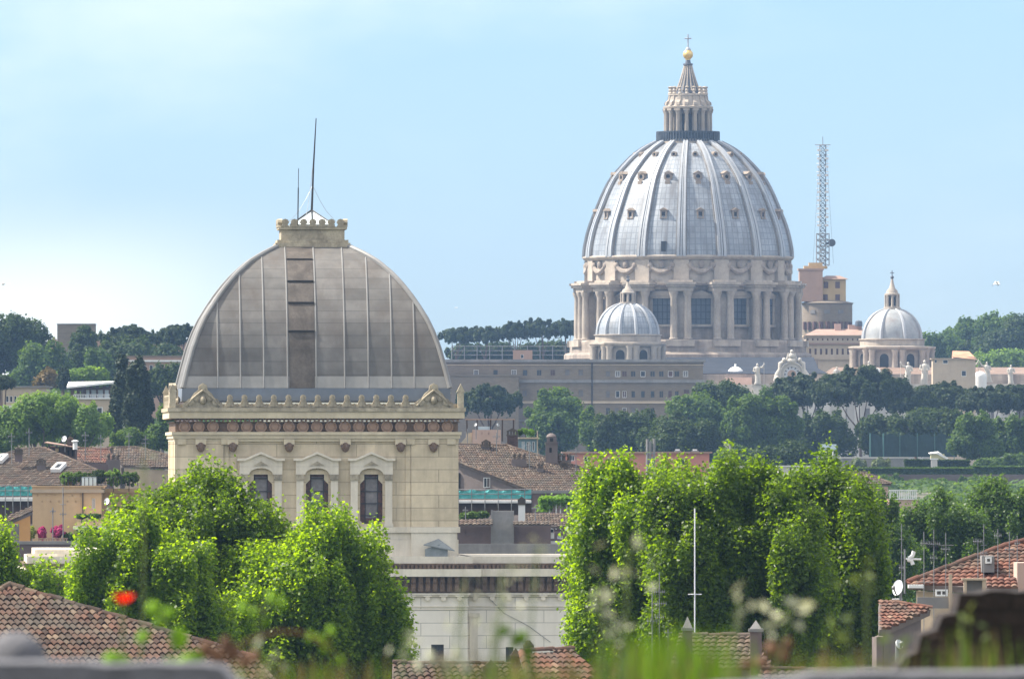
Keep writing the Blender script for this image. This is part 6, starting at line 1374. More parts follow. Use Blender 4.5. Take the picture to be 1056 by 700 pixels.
def orange_house():
    holes = [(39+8.9*i, 510.5, 1.1, 2, 'plain', 'dark', 'orange_plaster') for i in range(6)] + [(43.5+8.7*i, 517, 1.1, 2, 'plain', 'dark', 'orange_plaster') for i in range(5)] + [(96.5, 519, 3.4, 11, 'mull', 'curtain')]
    rt, f = block('orange_house', 'orange plastered flat roofed house with a roof garden left of the synagogue', 'house', 940, 33.5, 104.5, 501, 9, 'orange_plaster', holes, cornice=[(504.6, 508, .18, 'beige_plaster'), (500.6, 502, .1, 'orange_plaster')])
    X, Z = f.X, f.Z; b = MB(); b.box(X(85), X(86), -.12, -.003, Z(560), Z(508.1)); b.build('downpipe', M['iron'], rt)
    b = MB(); b.wall_holes(X(104.6), X(146), -1, Z(504), 3, 3.4, []); b.box(X(104.6), X(146), 3.41, 9, -1, Z(504)); b.box(X(104.6), X(146), 2.8, 2.99, Z(508), Z(503.6)); b.build('side_wing', M['orange_plaster'], rt)
    b = MB(); b.box(X(79), X(125), -2.0, 2.7, Z(542), Z(533)); b.build('balcony', M['orange_plaster'], rt); b = MB(); b.box(X(76.5), X(127), -2.3, 2.8, Z(545.5), Z(542.1)); b.build('balcony_slab', M['white_paint'], rt)
    b = MB()
    for i in range(20): x = X(62)+i*(X(142)-X(62))/19; b.box(x-.03, x+.03, .1, .16, Z(501), Z(492.5))
    b.box(X(62), X(142), .09, .17, Z(492.5), Z(491.9)); b.build('roof_railing', M['iron'], rt)
    b = MB(); b.box(X(84), X(99), .6, .7, Z(500.5), Z(491.5)); b.build('glass_screen', M['skylight'], rt)
    dish('white dish on the wing wall of the orange house', 936, 110.5, 517, 3.4, R(-38), .25, None, 1.0)
    for i, (px, py, rx, ry, lf, lb) in enumerate([(70, 494, 9, 8, 'lime', 'pale bushy plant at the left end of the roof garden'), (71, 499, 5, 2.5, 'dry_leaf', 'brown low plant below the pale bush on the roof garden'), (84, 492, 10, 6, 'ilex_mid', 'dark green plants behind the roof garden glass'), (101, 492, 9, 7, 'ilex', 'dark climbing plant in the middle of the roof garden'), (117, 493, 11, 9, 'lime', 'tall light green plant right on the roof garden'), (133, 494, 11, 8, 'ilex_mid', 'dark green plant at the right end of the roof garden')]):
        tree('potted_plant', lb, 'plant', 941.5, px, [(px, py, rx, ry)], lf, 34, .17, 34, .17, seed=220+i, group='roof garden plants', trunk_r=.04)
    for i, (px, py, rx, ry, lf, lb) in enumerate([(27, 550, 10, 9, 'yellow_bush', 'bright yellow green bush left below the orange house'), (25, 558, 7, 4, 'oat_shrub', 'grey green bush below the yellow one'), (43, 551, 5, 8, 'bougain', 'left magenta bougainvillea against the orange wall'), (60, 550, 7, 8, 'bougain', 'right magenta bougainvillea against the orange wall'), (72, 556, 9, 8, 'ilex_mid', 'green climber right of the magenta flowers'), (94, 549, 15, 6, 'ilex', 'hanging plants beneath the white balcony slab'), (84, 532.3, 7, 2, 'ilex_mid', 'left green plant on the orange balcony'), (97, 532.3, 7, 2, 'ilex_mid', 'right green plant on the orange balcony')]):
        tree('terrace_plant', lb, 'plant', 935, px, [(px, py, rx, ry)], lf, 34, .15, 34, .16, seed=230+i, group='plants around the orange house', trunk_r=.04)
    aerial('thin tall television mast in front of the orange house', 925, 65, 502, 570, [(520, 3, 0), (530, 3.5, 4)], r=.04); aerial('thin short television mast left on the orange house front', 926, 54.5, 523, 570, [(527, 3, 4)], r=.04)
orange_house()
tile_house('tiled_house', 'small deep orange gabled house tucked left of the orange house', 930, 18, (20, 538, 930), -30, 24, [(4, 540), (33, 527.5), (33, 522), (10, 531)], .24, .38, 'tile_brown', [(0, 1)], 'orange_deep', 17, [(0, 1)], inset=.1)
block('grey_house', 'grey house with one dark window at the left edge below the orange gable', 'house', 915, -16, 16.5, 540.5, 6, 'grey_plaster', [(3, 554, 5, 10, 'plain', 'glass', 'conc')])
long_wall('terrace_parapet', 'dark terrace wall with rail between grey house and synagogue attic', 'wall', 900, 14, 110, 561, 585, 'mauve_wall', .4, 'conc')
def terrace_rail():
    f = Fr(55, 915, gz=CZ+(HY-561)*915/FPX); rt = root('terrace_railing', 'reddish terrace railing below the magenta flowers', 'railing', f.loc); b = MB()
    for i in range(12): x = f.X(40+i*2.6); b.box(x-.06, x+.06, 0, .1, -.5, f.Z(555.5))
    b.box(f.X(39), f.X(70), -.03, .13, f.Z(555.5), f.Z(554.6)); b.build('bars', M['brick_pink'], rt)
terrace_rail()

# ------------------------------------------------------------------ roofs in front of the plane trees
rt, f, sl, pts = tile_house('tiled_house', 'old mixed clay tile hipped roof in the lower left corner', 350, 90, (10, 605, 350), 22, 21, [(-40, 628), (10, 604.5), (262, 679), (300, 720), (-40, 720)], .205, .40, 'tile_old', [(4, 3)], 'beige_plaster', 21, [(0, 1), (1, 2)], cap_r=.13, sub=6, amp=.085)
rt, f, sl, pts = tile_house('tiled_house', 'pale lit clay tile roof strip at the bottom below the synagogue wall', 400, 490, (480, 690, 400), 10, 20, [(405, 684), (556, 686), (556, 725), (405, 725)], .26, .38, 'tile_old', [(3, 2)], 'beige_plaster', 22, [(0, 1)], cap_r=.12, sub=5, amp=.08)
rt, f, sl, pts = tile_house('tiled_house', 'small orange tiled gable roof at the bottom middle', 390, 560, (560, 690, 390), 35, 26, [(538, 673), (590, 670), (612, 690), (600, 725), (556, 725)], .26, .38, 'tile_red', [(4, 3)], 'orange_plaster', 23, [(0, 1), (0, 4)], cap_r=.14, sub=5, amp=.08)
chimney('small dark chimney with cowl on the bottom middle roofs', 395, 541.5, 548.5, 659, 674, 'grey_plaster', 1); chimney('orange brick chimney beside the dark cowl at bottom middle', 396, 528.5, 535, 667, 684, 'brick_pink', 0); chimney('rounded grey vent block at the bottom left of the middle roofs', 380, 500, 512, 679, 700, 'conc', 0)
rt, f, sl, pts = tile_house('tiled_house', 'dark tiled roof below the right plane trees near the bottom', 400, 745, (745, 668, 400), -8, 22, [(700, 656), (772, 655.5), (800, 690), (690, 690)], .24, .38, 'tile_brown', [(3, 2)], 'mauve_wall', 24, [(0, 1)], cap_r=.12, sub=4)
rt, f, sl, pts = tile_house('tiled_house', 'long low tiled roof edge along the bottom right of the middle', 370, 850, (850, 700, 370), 0, 20, [(785, 690.5), (918, 691.5), (930, 725), (770, 725)], .24, .38, 'tile_old', [(3, 2)], 'beige_plaster', 25, [(0, 1)], cap_r=.1, sub=4)
def capped_pillar(label, D, px, hw, top, tip, bot):
    f = Fr(px, D, gz=CZ+(HY-bot)*D/FPX); rt = root('capped_pillar', label, 'pillar', f.loc, 0, 'capped pillars'); w_ = f.W(hw); b = MB(); b.box(-w_, w_, -w_, w_, -1, f.Z(top+5)); b.build('shaft', M['mauve_wall'], rt); b = MB(); b.box(-w_*1.25, w_*1.25, -w_*1.25, w_*1.25, f.Z(top+5), f.Z(top+2))
    b.add([(-w_, -w_, f.Z(top+2)), (w_, -w_, f.Z(top+2)), (w_, w_, f.Z(top+2)), (-w_, w_, f.Z(top+2)), (0, 0, f.Z(tip))], [(0, 1, 4), (1, 2, 4), (2, 3, 4), (3, 0, 4), (3, 2, 1, 0)]); b.build('pyramid_cap', M['conc'], rt)
capped_pillar('right brick pillar with pyramid cap below the plane trees', 385, 779.5, 6, 646, 639, 690); capped_pillar('left darker brick pillar with pyramid cap beside the tall grass', 385, 709, 5, 645, 635, 690)
rt, f, sl, pts = tile_house('tiled_house', 'red tiled hipped roof house with many aerials at the right edge', 420, 1010, (1000, 603, 420), -12, 23, [(936, 601), (1036, 563.5), (1085, 552), (1085, 605), (990, 604)], .24, .34, 'tile_red', [(0, 4), (4, 3)], 'beige_plaster', 26, [(0, 1), (1, 2)], cap_r=.14, sub=4)
X, Z = f.X, f.Z; y0 = pts[4].y - 420
put_window(rt, f, 971, 611, 13, 7, y0 + .05, style='mull', gl='curtain')
b = MB(); b.box(X(936.5), X(953), y0-.25, y0+.4, Z(606), Z(602.6)); b.build('white_cornice', M['white_paint'], rt)
b = MB(); b.box(X(1013), X(1026), y0+.5, y0+3, Z(590), Z(573)); b.build('dormer', M['conc'], rt)
put_window(rt, f, 1020, 577.5, 6.5, 6.5, y0+.44, gl='curtain')
def front_yard():
    f = Fr(998, 400, gz=CZ+(HY-640)*400/FPX); rt = root('roof_structure', 'cream posts and lintel of a rooftop room before the red roof', 'rooftop room', f.loc); X, Z = f.X, f.Z; b = MB(); b.box(X(978.5), X(982), 0, .12, -.5, Z(592)); b.build('pole_post', M['beige_plaster'], rt)
    for q0, q1, q2 in ((994, 997, 598.1), (1013, 1017, 598.1)): b = MB(); b.box(X(q0), X(q1), 0, .3, -.5, Z(q2)); b.build('door_post', M['beige_plaster'], rt)
    b = MB(); b.box(X(992), X(1017.5), -.05, .35, Z(598), Z(596)); b.build('door_frame', M['beige_plaster'], rt)
    b = MB(); b.box(X(997), X(1013), .3, .5, -.5, Z(598)); b.build('grey_door', M['conc'], rt)
    b = MB(); b.box(X(946), X(979), .1, .3, Z(627), Z(615.5)); b.build('parapet', M['conc'], rt)
    rt2, f2, sl, pts = tile_house('tiled_porch', 'narrow red tiled porch roof right of the cream door frame', 402, 1034, (1030, 606, 402), 0, 22, [(1017.5, 596), (1048, 595), (1050, 606), (1017.5, 606.5)], .22, .3, 'tile_red', [(3, 2)], 'mauve_wall', 27, sub=4)
    block('pink_rooftop', 'pink grey rooftop block at the right edge above the ruin', 'house', 404, 1049, 1080, 580, 3, 'pale_pink', [], bot=640)
front_yard()
tile_house('tiled_house', 'low reddish roof corner right of the plane trees beneath the dish', 395, 930, (930, 635, 395), 25, 20, [(907, 619), (920, 620.5), (960, 627.5), (914, 648), (907, 648)], .2, .3, 'tile_red', [(3, 2), (4, 3)], 'grey_plaster', 28, [(1, 2)], cap_r=.1, sub=4)
dish('large white dish on a pale block at the right beside the plane tree', 400, 927, 606, 7.5, R(-50), .2, None, .75)
f = Fr(925.5, 401, gz=CZ+(HY-624)*401/FPX); r_ = root('dish_plinth', 'pale masonry block carrying the large white dish', 'plinth', f.loc); b = MB(); b.box(f.W(-4.5), f.W(4.5), -.05, .35, -.2, f.Z(618)); b.build('block', M['beige_plaster'], r_); b = MB(); b.box(f.W(-5), f.W(5), -.08, .38, f.Z(618), f.Z(617)); b.build('slab', M['white_paint'], r_)
dish('small white dish low at the right half hidden by weeds', 300, 927, 664, 4.5, R(40), .35, None, .5)
GA = 'television aerials over the right roofs'
for px, t, bt, bars, lb in ((929.8, 540, 612, [(556, 2.5, 0), (585, 3, 4)], 'leftmost thin aerial mast right of the plane trees'), (952.8, 548, 640, [(560, 3.5, 5), (600, 9, 0)], 'aerial mast with a bare boom above the large dish'), (963, 546, 630, [(560.5, 7, 7), (575, 4, 4)], 'aerial with a wide horizontal yagi before the far trees'), (975.3, 549, 600, [(566, 5, 6), (562, 8, 0)], 'aerial with blurred grid panel and double boom'), (1008.5, 556, 592, [(558, 5, 6)], 'short aerial standing on the red ridge'), (1014.5, 540, 600, [(562, 3, 0), (570, 4, 5)], 'tall aerial just left of the dormer window'), (1029, 545, 600, [(552, 4, 5)], 'slim aerial right of the dormer window'), (1041, 548, 604, [(566, 5, 6)], 'aerial in front of the pink rooftop block'), (1049, 552, 604, [(560, 3, 3)], 'aerial closest to the right picture edge')):
    aerial(lb, 410, px, t, bt, bars, GA, .015)
def loop_aerial():
    f = Fr(939, 408, gz=CZ+(HY-600)*408/FPX); rt = root('panel_aerial', 'white bent panel aerial pointing sideways before the dark trees', 'aerial', f.loc); b = MB(); b.tube([(f.X(933), 0, -.4), (f.X(933), 0, f.Z(566))], .03); b.build('mast', M['steel'], rt); b = MB()
    b.tube([(f.X(942.5), 0, f.Z(568)), (f.X(941), 0, f.Z(573)), (f.X(937), 0, f.Z(575.5))], .07); b.tube([(f.X(936), 0, f.Z(577)), (f.X(940), 0, f.Z(578)), (f.X(941.5), 0, f.Z(582))], .07); b.tube([(f.X(934), 0, f.Z(576)), (f.X(950), 0, f.Z(576.5))], .035); b.build('panels', M['white_paint'], rt)
loop_aerial()
aerial('tall bright white pole standing before the right plane trees', 405, 716.5, 524, 660, [(612.5, 7, 0)], None, .022, 'white_pole', 'dish', 'pole')
for px, t, bars, lb in ((680, 590, [(610, 6, 6), (622, 8, 7), (636, 5, 5)], 'bristling aerial with three booms left of the white pole'), (672.5, 600, [(606, 4, 5), (640, 6, 4)], 'thin aerial at the left of the bristling one'), (689, 648, [(652, 4, 0)], 'very short aerial right below the bristling one')):
    aerial(lb, 402, px, t, 668, bars, 'aerials before the right plane trees', .016)

# ------------------------------------------------------------------ plane trees along the river
GP = 'plane trees along the river'
def plane(label, D, px, ells, leaf, ncl, seed, per=230, cr=.92, size=.2, group=GP, r=.35, zst=1.5, inner=.2, fine=.62):
    ells = [(e[0], e[1]+9) + tuple(e[2:]) for e in ells]; ncl = int(ncl*.42); per = int(per*1.9)
    return tree('plane_tree', label, 'tree', D, px, ells, leaf, ncl, cr, per, size, zst=zst, seed=seed, group=group, trunk_r=r, dep=.9, inner=inner, shell=.35, up=.6, aspect=1.3, fine=fine, tufts=1.0, loose=1.)
plane('tallest left plane tree with pointed top covering the synagogue window', 478, 205, [(214, 512, 13, 19), (226, 530, 29, 24), (198, 536, 33, 28), (250, 542, 32, 32), (168, 542, 28, 32), (274, 562, 26, 34), (215, 560, 64, 50), (146, 556, 24, 30), (240, 600, 50, 56), (295, 580, 20, 30)], 'plane_shaded', 330, 301)
plane('bright left plane tree spreading over the white cornice end', 470, 130, [(132, 562, 28, 36), (104, 592, 30, 36), (150, 590, 46, 48), (88, 622, 28, 28), (130, 630, 60, 46), (180, 606, 40, 50), (190, 650, 60, 44), (120, 660, 50, 40), (200, 690, 60, 40), (160, 545, 14, 22), (205, 578, 16, 28)], 'plane', 330, 302)
plane('bright right hand plane tree of the left group, against the white wall', 474, 330, [(347, 556, 16, 26), (330, 574, 30, 32), (366, 588, 32, 44), (388, 622, 30, 46), (312, 612, 50, 54), (350, 640, 60, 50), (268, 640, 44, 50), (400, 652, 20, 34), (268, 596, 34, 34), (245, 615, 36, 44), (300, 690, 70, 40), (370, 690, 46, 36), (290, 570, 14, 24)], 'plane', 370, 303)
plane('small bush like plane tree at the left picture edge beside the cornice', 520, 8, [(-6, 588, 16, 24), (18, 614, 22, 14), (46, 609, 18, 9), (-5, 615, 24, 24)], 'plane', 70, 304)
plane('leftmost tree of the right group with bright sunlit left side', 480, 645, [(632, 518, 30, 31), (655, 511, 30, 32), (622, 545, 36, 54), (610, 590, 26, 60), (665, 560, 44, 60), (684, 496, 20, 24), (640, 620, 50, 60), (690, 620, 44, 70), (606, 650, 22, 34), (620, 690, 36, 36), (670, 690, 50, 44)], 'plane', 380, 305)
plane('broad middle tree of the right group behind the white pole', 472, 755, [(764, 508, 34, 26), (742, 518, 34, 32), (718, 530, 36, 46), (792, 530, 36, 44), (720, 585, 50, 60), (770, 590, 60, 66), (740, 650, 70, 50), (796, 640, 40, 50), (808, 545, 26, 52), (750, 700, 70, 40), (704, 532, 40, 34, -.8), (706, 600, 50, 70, -1.2), (814, 545, 34, 38, -.8), (814, 610, 44, 76, -1.2)], 'plane_shaded', 560, 306)
plane('right tree of the right group with dark shaded side and visible branches', 478, 862, [(839, 515, 26, 25), (868, 517, 26, 26), (850, 540, 44, 46), (882, 552, 28, 52), (868, 600, 44, 56), (888, 640, 26, 54), (834, 580, 30, 50), (850, 650, 46, 44), (826, 530, 22, 36), (870, 695, 46, 40)], 'plane_shaded', 330, 307)
G5 = 'farther plane trees at the right'
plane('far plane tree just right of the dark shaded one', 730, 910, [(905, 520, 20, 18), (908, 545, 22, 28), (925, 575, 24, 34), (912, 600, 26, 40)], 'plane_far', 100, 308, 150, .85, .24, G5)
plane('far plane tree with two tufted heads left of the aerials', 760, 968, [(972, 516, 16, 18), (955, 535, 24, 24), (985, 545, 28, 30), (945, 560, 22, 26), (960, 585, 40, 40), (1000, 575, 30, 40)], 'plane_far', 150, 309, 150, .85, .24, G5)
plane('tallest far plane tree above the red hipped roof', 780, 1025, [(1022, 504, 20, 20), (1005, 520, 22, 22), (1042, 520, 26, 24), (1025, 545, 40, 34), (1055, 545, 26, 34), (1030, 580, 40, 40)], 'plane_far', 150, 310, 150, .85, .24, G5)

# ------------------------------------------------------------------ birds
def gull(label, px, py, D, span, az, tilt):
    p = P(px, py, D); rt = root('gull', label, 'bird', p, az, None); L = span*.42; b = MB(); b.tube([(-L*.55, 0, -.01), (-L*.3, 0, .02), (0, 0, 0), (L*.3, 0, 0), (L*.46, 0, .03), (L*.56, 0, .01)], [.015, L*.07, L*.13, L*.11, L*.06, .01], 8)
    b.hull([(-L*.4, -.02, 0), (-L*.75, -L*.1, 0), (-L*.75, L*.1, 0), (-L*.4, .02, 0)], [(-L*.4, -.02, .02), (-L*.75, -L*.1, .012), (-L*.75, L*.1, .012), (-L*.4, .02, .02)])
    for s in (-1, 1):
        ps = [(0, 0), (.25, .10), (.5, .12), (.78, .05), (1, -.04)]; vs = []
        for t, z in ps:
            y = s*span*.5*t; c = L*.16*(1-.75*t); x = L*.1 - L*.25*t*t; vs += [(x+c, y, z*tilt), (x-c, y, z*tilt), (x-c, y, z*tilt+.012), (x+c, y, z*tilt+.012)]
        b.add(vs, [(i*4+j, i*4+(j+1) % 4, (i+1)*4+(j+1) % 4, (i+1)*4+j) for i in range(4) for j in range(4)] + [(0, 1, 2, 3), (16, 17, 18, 19)])
    b.build('body', M['gull'], rt, True, 40)
    b = MB()
    for s in (-1, 1): y = s*span*.5; b.hull([(-L*.12, y, -.04*tilt-.004), (-L*.19, y, -.04*tilt-.004), (-L*.3, y*1.12, -.1*tilt), (-L*.25, y*1.12, -.1*tilt)], [(-L*.12, y, -.04*tilt+.016), (-L*.19, y, -.04*tilt+.016), (-L*.3, y*1.12, -.1*tilt+.008), (-L*.25, y*1.12, -.1*tilt+.008)])
    b.build('wing_tips', M['gull_tip'], rt)
gull('white gull gliding in the blue sky at the upper right', 1028, 293, 900, 1.25, R(-20), 1.6); gull('dark gull cut by the left picture edge above the hill', 3, 293, 700, 1.1, R(70), .5); gull('tiny distant bird dot in the sky right of the near dome', 470.5, 317.5, 1500, .7, R(40), .8)

# ------------------------------------------------------------------ the garden edge in front of the camera
def rough_wall(name, label, cat, D, outline, th, mat, seed, disp=.012, step=.03):
    f = Fr(outline[0][0], D, gz=CZ+(HY-700)*D/FPX - .6); rt = root(name, label, cat, f.loc); rnd = random.Random(seed); pts = [(f.X(a), f.Z(c)) for a, c in outline]; top = []
    for (a, c) in zip(pts, pts[1:]):
        n = max(1, int(math.hypot(c[0]-a[0], c[1]-a[1])/step))
        for i in range(n): t = i/n; top.append((a[0]+(c[0]-a[0])*t, a[1]+(c[1]-a[1])*t + rnd.uniform(-disp, disp)))
    top.append(pts[-1]); b = MB(); rows = 14; vs = []; n = len(top)
    for x, z in top:
        for j in range(rows): t = j/(rows-1); vs.append((x, rnd.uniform(-disp, disp), z*t + -.0))
    fs = [(i*rows+j, (i+1)*rows+j, (i+1)*rows+j+1, i*rows+j+1) for i in range(n-1) for j in range(rows-1)]; m = len(vs)
    for x, z in top: vs += [(x, th, z), (x, th, 0)]
    for i in range(n-1): fs += [(i*rows+rows-1, (i+1)*rows+rows-1, m+(i+1)*2, m+i*2), (m+i*2, m+(i+1)*2, m+(i+1)*2+1, m+i*2+1)]
    fs += [tuple([j for j in range(rows-1, -1, -1)] + [m+1, m][::-1][::-1]), tuple([(n-1)*rows+j for j in range(rows)] + [m+(n-1)*2, m+(n-1)*2+1])]
    b.add(vs, fs); b.build('masonry', M[mat], rt, True, 50); return rt
rough_wall('garden_parapet', 'out of focus grey stone parapet along the bottom edge', 'wall', 27, [(-40, 684), (60, 685), (228, 687), (240, 704), (300, 716), (640, 716), (770, 706), (840, 697), (960, 694), (1100, 692)], .5, 'parapet', 5, .004, .05)
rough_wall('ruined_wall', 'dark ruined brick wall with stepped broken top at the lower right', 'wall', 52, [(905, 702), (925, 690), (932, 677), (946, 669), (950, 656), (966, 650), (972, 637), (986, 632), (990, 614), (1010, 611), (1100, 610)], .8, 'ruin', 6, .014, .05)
def boulder():
    f = Fr(14, 28, gz=CZ+(HY-688)*28/FPX); rt = root('boulder', 'blurred grey boulder on the parapet in the lower left corner', 'rock', f.loc); b = MB(); b.ball((0, .1, .01), f.W(33), f.W(26), f.W(32), 24, 16); rnd = random.Random(2); b.v = [(x+rnd.uniform(-.003, .003), y, z+rnd.uniform(-.003, .003)) for x, y, z in b.v]; b.build('stone', M['parapet'], rt, True, 180)
boulder()
def blades(zones, mat, name, seed):
    rnd = random.Random(seed); b = MB()
    for x0, x1, t0, t1, n in zones:
        for _ in range(n):
            D = rnd.uniform(28.5, 33); px = rnd.triangular(x0, x1, (x0+x1)/2); py = rnd.triangular(t0, t1, t0 + (t1-t0)*(.25 + .9*abs(px-(x0+x1)/2)/(x1-x0))); p = P(px, py, D); g = ground_z(p.x, D); h = p.z - g; lx_ = rnd.uniform(-.25, .25)*h*.35; w_ = rnd.uniform(.004, .012); th = rnd.uniform(0, math.pi); ax = Vector((math.cos(th)*w_, math.sin(th)*w_, 0)); vs = []
            for t in (0, .5, .8, 1.0):
                c = Vector((p.x - lx_*(1-t*t), D + .1*t*t*math.sin(th), g + h*t)); q = ax*(1-t**3*.9); vs += [c-q, c+q]
            b.add(vs, [(0, 1, 3, 2), (2, 3, 5, 4), (4, 5, 7, 6)])
    o = b.build(name, M[mat]); tag(o, kind='stuff')
blades([(595, 800, 634, 705, 430), (430, 600, 672, 705, 90), (790, 940, 668, 705, 110), (940, 1070, 640, 700, 40), (40, 430, 676, 698, 110)], 'grass', 'grass', 9)
blades([(430, 640, 664, 705, 160), (560, 830, 650, 705, 150), (780, 960, 660, 705, 150), (930, 1070, 640, 700, 60), (190, 430, 672, 700, 120)], 'dry_grass', 'dry_grass', 10)
def oat(label, px, py, D, seed, lean=0., size=1., mat='oat', stem='oat_green'):
    rnd = random.Random(seed); p = P(px, py, D); f = Fr(px - lean, D); rt = root('wild_oat', label, 'weed', f.loc, 0, 'wild oats'); h = p.z - f.gz; dx = p.x - f.loc.x; b = MB(); pts = [Vector((dx*t*t*t + .02*math.sin(5*t+seed), .0, h*t)) for t in [i/9 for i in range(10)]]; b.tube(pts, [.004]*6+[.003]*4, 5); b.build('stem', M[stem], rt)
    b = MB(); rng = np.random.default_rng(seed); n = 9; cen = []; nr = []
    for i in range(n):
        t = rng.uniform(.935, 1.01); c = np.array(pts[-1])*t + rng.normal(size=3)*.022*size*np.array([1, .6, 1]); c[0] = dx*t**3 + rng.normal()*.022*size; cen.append(c); nr.append(rng.normal(size=3))
    leaves_obj('seed_head', np.array(cen), np.array(nr), .013*size, M[mat], rt, 2.4, rng=rng)
for i, (px, py, D, ln, sz, lb) in enumerate([(552, 562, 29, 26, .9, 'highest pale oat head over the synagogue ledge'), (523, 588, 30, 22, .9, 'pale oat head before the brown frieze centre'), (487, 596, 31, 10, .7, 'small oat head at the frieze left of the centre'), (522, 617, 29, 14, .9, 'pale oat head on the white wall right of the pier'), (471, 622, 30, 8, .9, 'pale oat head on the white pier'), (503, 640, 30, 12, .8, 'oat head left of the dark green stem'), (645, 565, 28, 20, 1.5, 'large whitish oat head before the left tree of the right group'), (625, 600, 28.5, 16, 1.1, 'drooping oat head at the left of the right trees'), (772, 618, 28, 30, 1.5, 'large pale oat head left of the brick pillar'), (822, 627, 28, 34, 1.5, 'large pale oat head right of the brick pillar'), (890, 585, 29, -20, 1.1, 'long faint oat stalk before the dark shaded tree'), (868, 640, 29.5, -12, 1.2, 'faint oat stalk low before the dark shaded tree'), (640, 630, 29, 10, 1.1, 'pale oat head above the tall grass'), (150, 470, 33, 14, 1.0, 'faint oat head before the roofs left of the synagogue'), (920, 655, 29, -10, 1.2, 'grey oat head at the left end of the ruined wall'), (998, 640, 30, -6, 1.0, 'pale green oat head before the ruined wall'), (420, 648, 29, 8, 1.0, 'oat head at the right edge of the left trees'), (276, 668, 28, 4, 1.2, 'beige oat stalk beside the reddish weed')]):
    oat(lb, px, py, D, 400+i, ln, sz, 'oat' if i not in (10, 11, 14, 15) else 'oat_green')
def poppy():
    D = 30; f = Fr(122, D); rt = root('poppy', 'single red poppy flower before the left plane trees', 'flower', f.loc); c = P(127, 617, D) - f.loc; b = MB(); b.tube([(0, 0, 0), (c.x*.3, 0, c.z*.5), (c.x*.9, 0, c.z*.9), c - Vector((0, 0, .012))], .003, 6); b.build('stem', M['oat_green'], rt)
    for k in range(4):
        a = k*math.pi/2 + .4; b = MB(); vs = []; nu, nv = 6, 5
        for i in range(nu+1):
            for j in range(nv+1):
                u = (i/nu-.5)*1.9; v = j/nv; r = .028*v; x = r*math.cos(a+u*.75); y = r*math.sin(a+u*.75); z = .022*v*v*(1-.25*u*u) + .002*math.sin(9*u+k); vs.append(c + Vector((x, y*.8, z-.010)))
        b.add(vs, [(i*(nv+1)+j, (i+1)*(nv+1)+j, (i+1)*(nv+1)+j+1, i*(nv+1)+j+1) for i in range(nu) for j in range(nv)]); b.build('petal', M['poppy'], rt, True, 180)
    b = MB(); b.ball(c + Vector((0, 0, .002)), .007, .007, .009); b.build('heart', M['dark'], rt, True)
poppy()
def leafy(name, label, D, px, lv, mat, stem_pts, smat='oat_green', sr=.003):
    f = Fr(px, D); rt = root(name, label, 'weed', f.loc); b = MB(); rnd = random.Random(int(px)); pts = [P(a, c, D) - f.loc for a, c in stem_pts]; b.tube([(0, 0, 0)] + pts, sr, 6)
    for a, c, w_, h_ in lv:
        q = P(a, c, D) - f.loc; n = min(pts, key=lambda t: (t-q).length); b.tube([n, n.lerp(q, .5) + Vector((0, .01, .004)), q], sr*.6, 5)
    b.build('stem', M[smat], rt); b = MB()
    for a, c, w_, h_ in lv:
        q = P(a, c, D) - f.loc; W2, H2 = f.W(w_), f.W(h_); vs = []; th = rnd.uniform(-.5, .5)
        for j in range(6):
            t = j/5; ww = W2*math.sin(math.pi*(.08+.9*t))**.8
            for s in (-1, 0, 1): x = s*ww; z = (t-.5)*2*H2; vs.append(q + Vector((x*math.cos(th)-z*math.sin(th), .012*abs(s)+.02*t*t, x*math.sin(th)+z*math.cos(th))))
        b.add(vs, [(j*3+s, j*3+s+1, (j+1)*3+s+1, (j+1)*3+s) for j in range(5) for s in (0, 1)])
    b.build('leaves', M[mat], rt, True, 180)
leafy('leafy_weed', 'bright green leafy weed growing up beside the old tile roof', 29, 175, [(158, 626, 8, 8), (174, 631, 7, 6), (184, 657, 10, 12), (194, 680, 14, 7), (176, 684, 12, 6), (147, 656, 8, 6), (115, 678, 10, 7), (128, 682, 12, 6), (100, 688, 12, 5), (165, 640, 7, 6), (204, 676, 9, 6)], 'weed', [(176, 690), (178, 660), (170, 640)])
leafy('leafy_weed', 'yellow green leafy sprig in front of the left group trunk', 30, 268, [(250, 626, 5, 6), (280, 616, 5.5, 7), (291, 622, 4, 7), (262, 630, 4, 5), (272, 640, 4, 5)], 'weed', [(268, 690), (268, 650), (272, 628)])
leafy('bramble', 'long arching bramble stem with yellow leaf tips', 29.5, 236, [(320, 656, 5, 5), (330, 659, 5, 5), (341, 650, 4.5, 6), (336, 667, 5.5, 5), (350, 680, 4, 6)], 'weed', [(240, 672), (256, 660), (286, 651), (310, 652), (322, 657), (338, 668)], 'dry', .0035)
leafy('dry_weed', 'reddish brown withered weed behind the grey parapet', 29, 232, [(212, 668, 8, 8), (224, 676, 9, 7), (240, 672, 8, 9), (252, 682, 8, 7), (205, 684, 8, 7), (233, 662, 7, 7), (262, 676, 6, 7)], 'dry', [(230, 690), (230, 675), (228, 668)], 'dry')
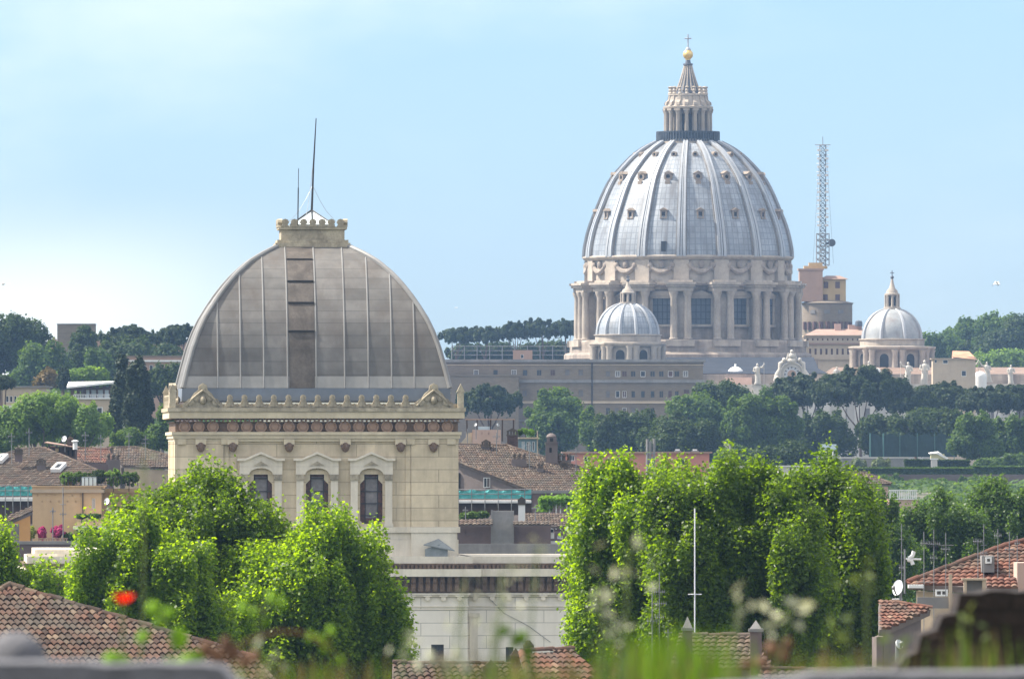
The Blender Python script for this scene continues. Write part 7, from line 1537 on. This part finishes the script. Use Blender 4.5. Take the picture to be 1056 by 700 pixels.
leafy('green_stalk', 'thick dark green slanting stalk before the white synagogue wall', 28.5, 552, [(520, 650, 4, 8), (532, 660, 5, 9), (545, 672, 5, 10), (540, 655, 4, 7)], 'grass', [(550, 692), (544, 668), (530, 655), (517, 646)], 'grass', .005)
leafy('dry_weed', 'brown seeding dock weed left of the tall green grass', 29.5, 800, [(795, 668, 7, 8), (806, 676, 8, 8), (812, 664, 6, 8), (786, 682, 8, 6), (770, 684, 8, 6), (560, 690, 8, 5)][:5], 'dry', [(798, 692), (800, 675), (803, 662)], 'dry')
leafy('dry_weed', 'dry beige weeds on the parapet below the white synagogue pier', 29.5, 455, [(445, 678, 5, 10), (458, 684, 5, 10), (470, 676, 4, 10), (432, 686, 5, 8), (480, 688, 6, 8)], 'oat', [(456, 694), (456, 684), (455, 676)], 'dry')

GM = 'small aerials on the middle distance roofs'
for px, D, t, bt, bars, lb in ((12, 1058, 446, 472, [(450, 4, 5), (455, 3, 0)], 'small aerial on the left end of the large brown roof'), (30, 1062, 441, 465, [(446, 3.5, 4)], 'small aerial on the ridge of the large brown roof'), (88, 1080, 445, 468, [(449, 4, 5), (454, 2.5, 3)], 'small aerial above the red tiled roof'), (104, 1084, 448, 470, [(452, 3, 4)], 'small aerial above the chimney pair on the left'), (133, 1092, 446, 466, [(450, 3.5, 5)], 'small aerial on the brown roof beside the beige wall'), (150, 1092, 449, 468, [(453, 3, 4), (457, 4, 0)], 'small aerial closest to the synagogue left flank'), (482, 1015, 442, 462, [(446, 3, 4)], 'small aerial on the brown ridge next to the synagogue'), (512, 1006, 446, 466, [(450, 4, 5), (455, 3, 0)], 'small aerial right of the small square chimney'), (546, 1004, 455, 478, [(459, 3.5, 5)], 'small aerial above the three pot chimney'), (594, 1004, 462, 486, [(466, 4, 5), (470, 3, 3)], 'small aerial at the right end of the brown roof'), (552, 935, 520, 548, [(524, 4, 5)], 'small aerial on the mauve house roof'), (480, 935, 522, 548, [(526, 3, 4)], 'small aerial behind the left tile coping')):
    aerial(lb, D, px, t, bt, bars, GM, .035)
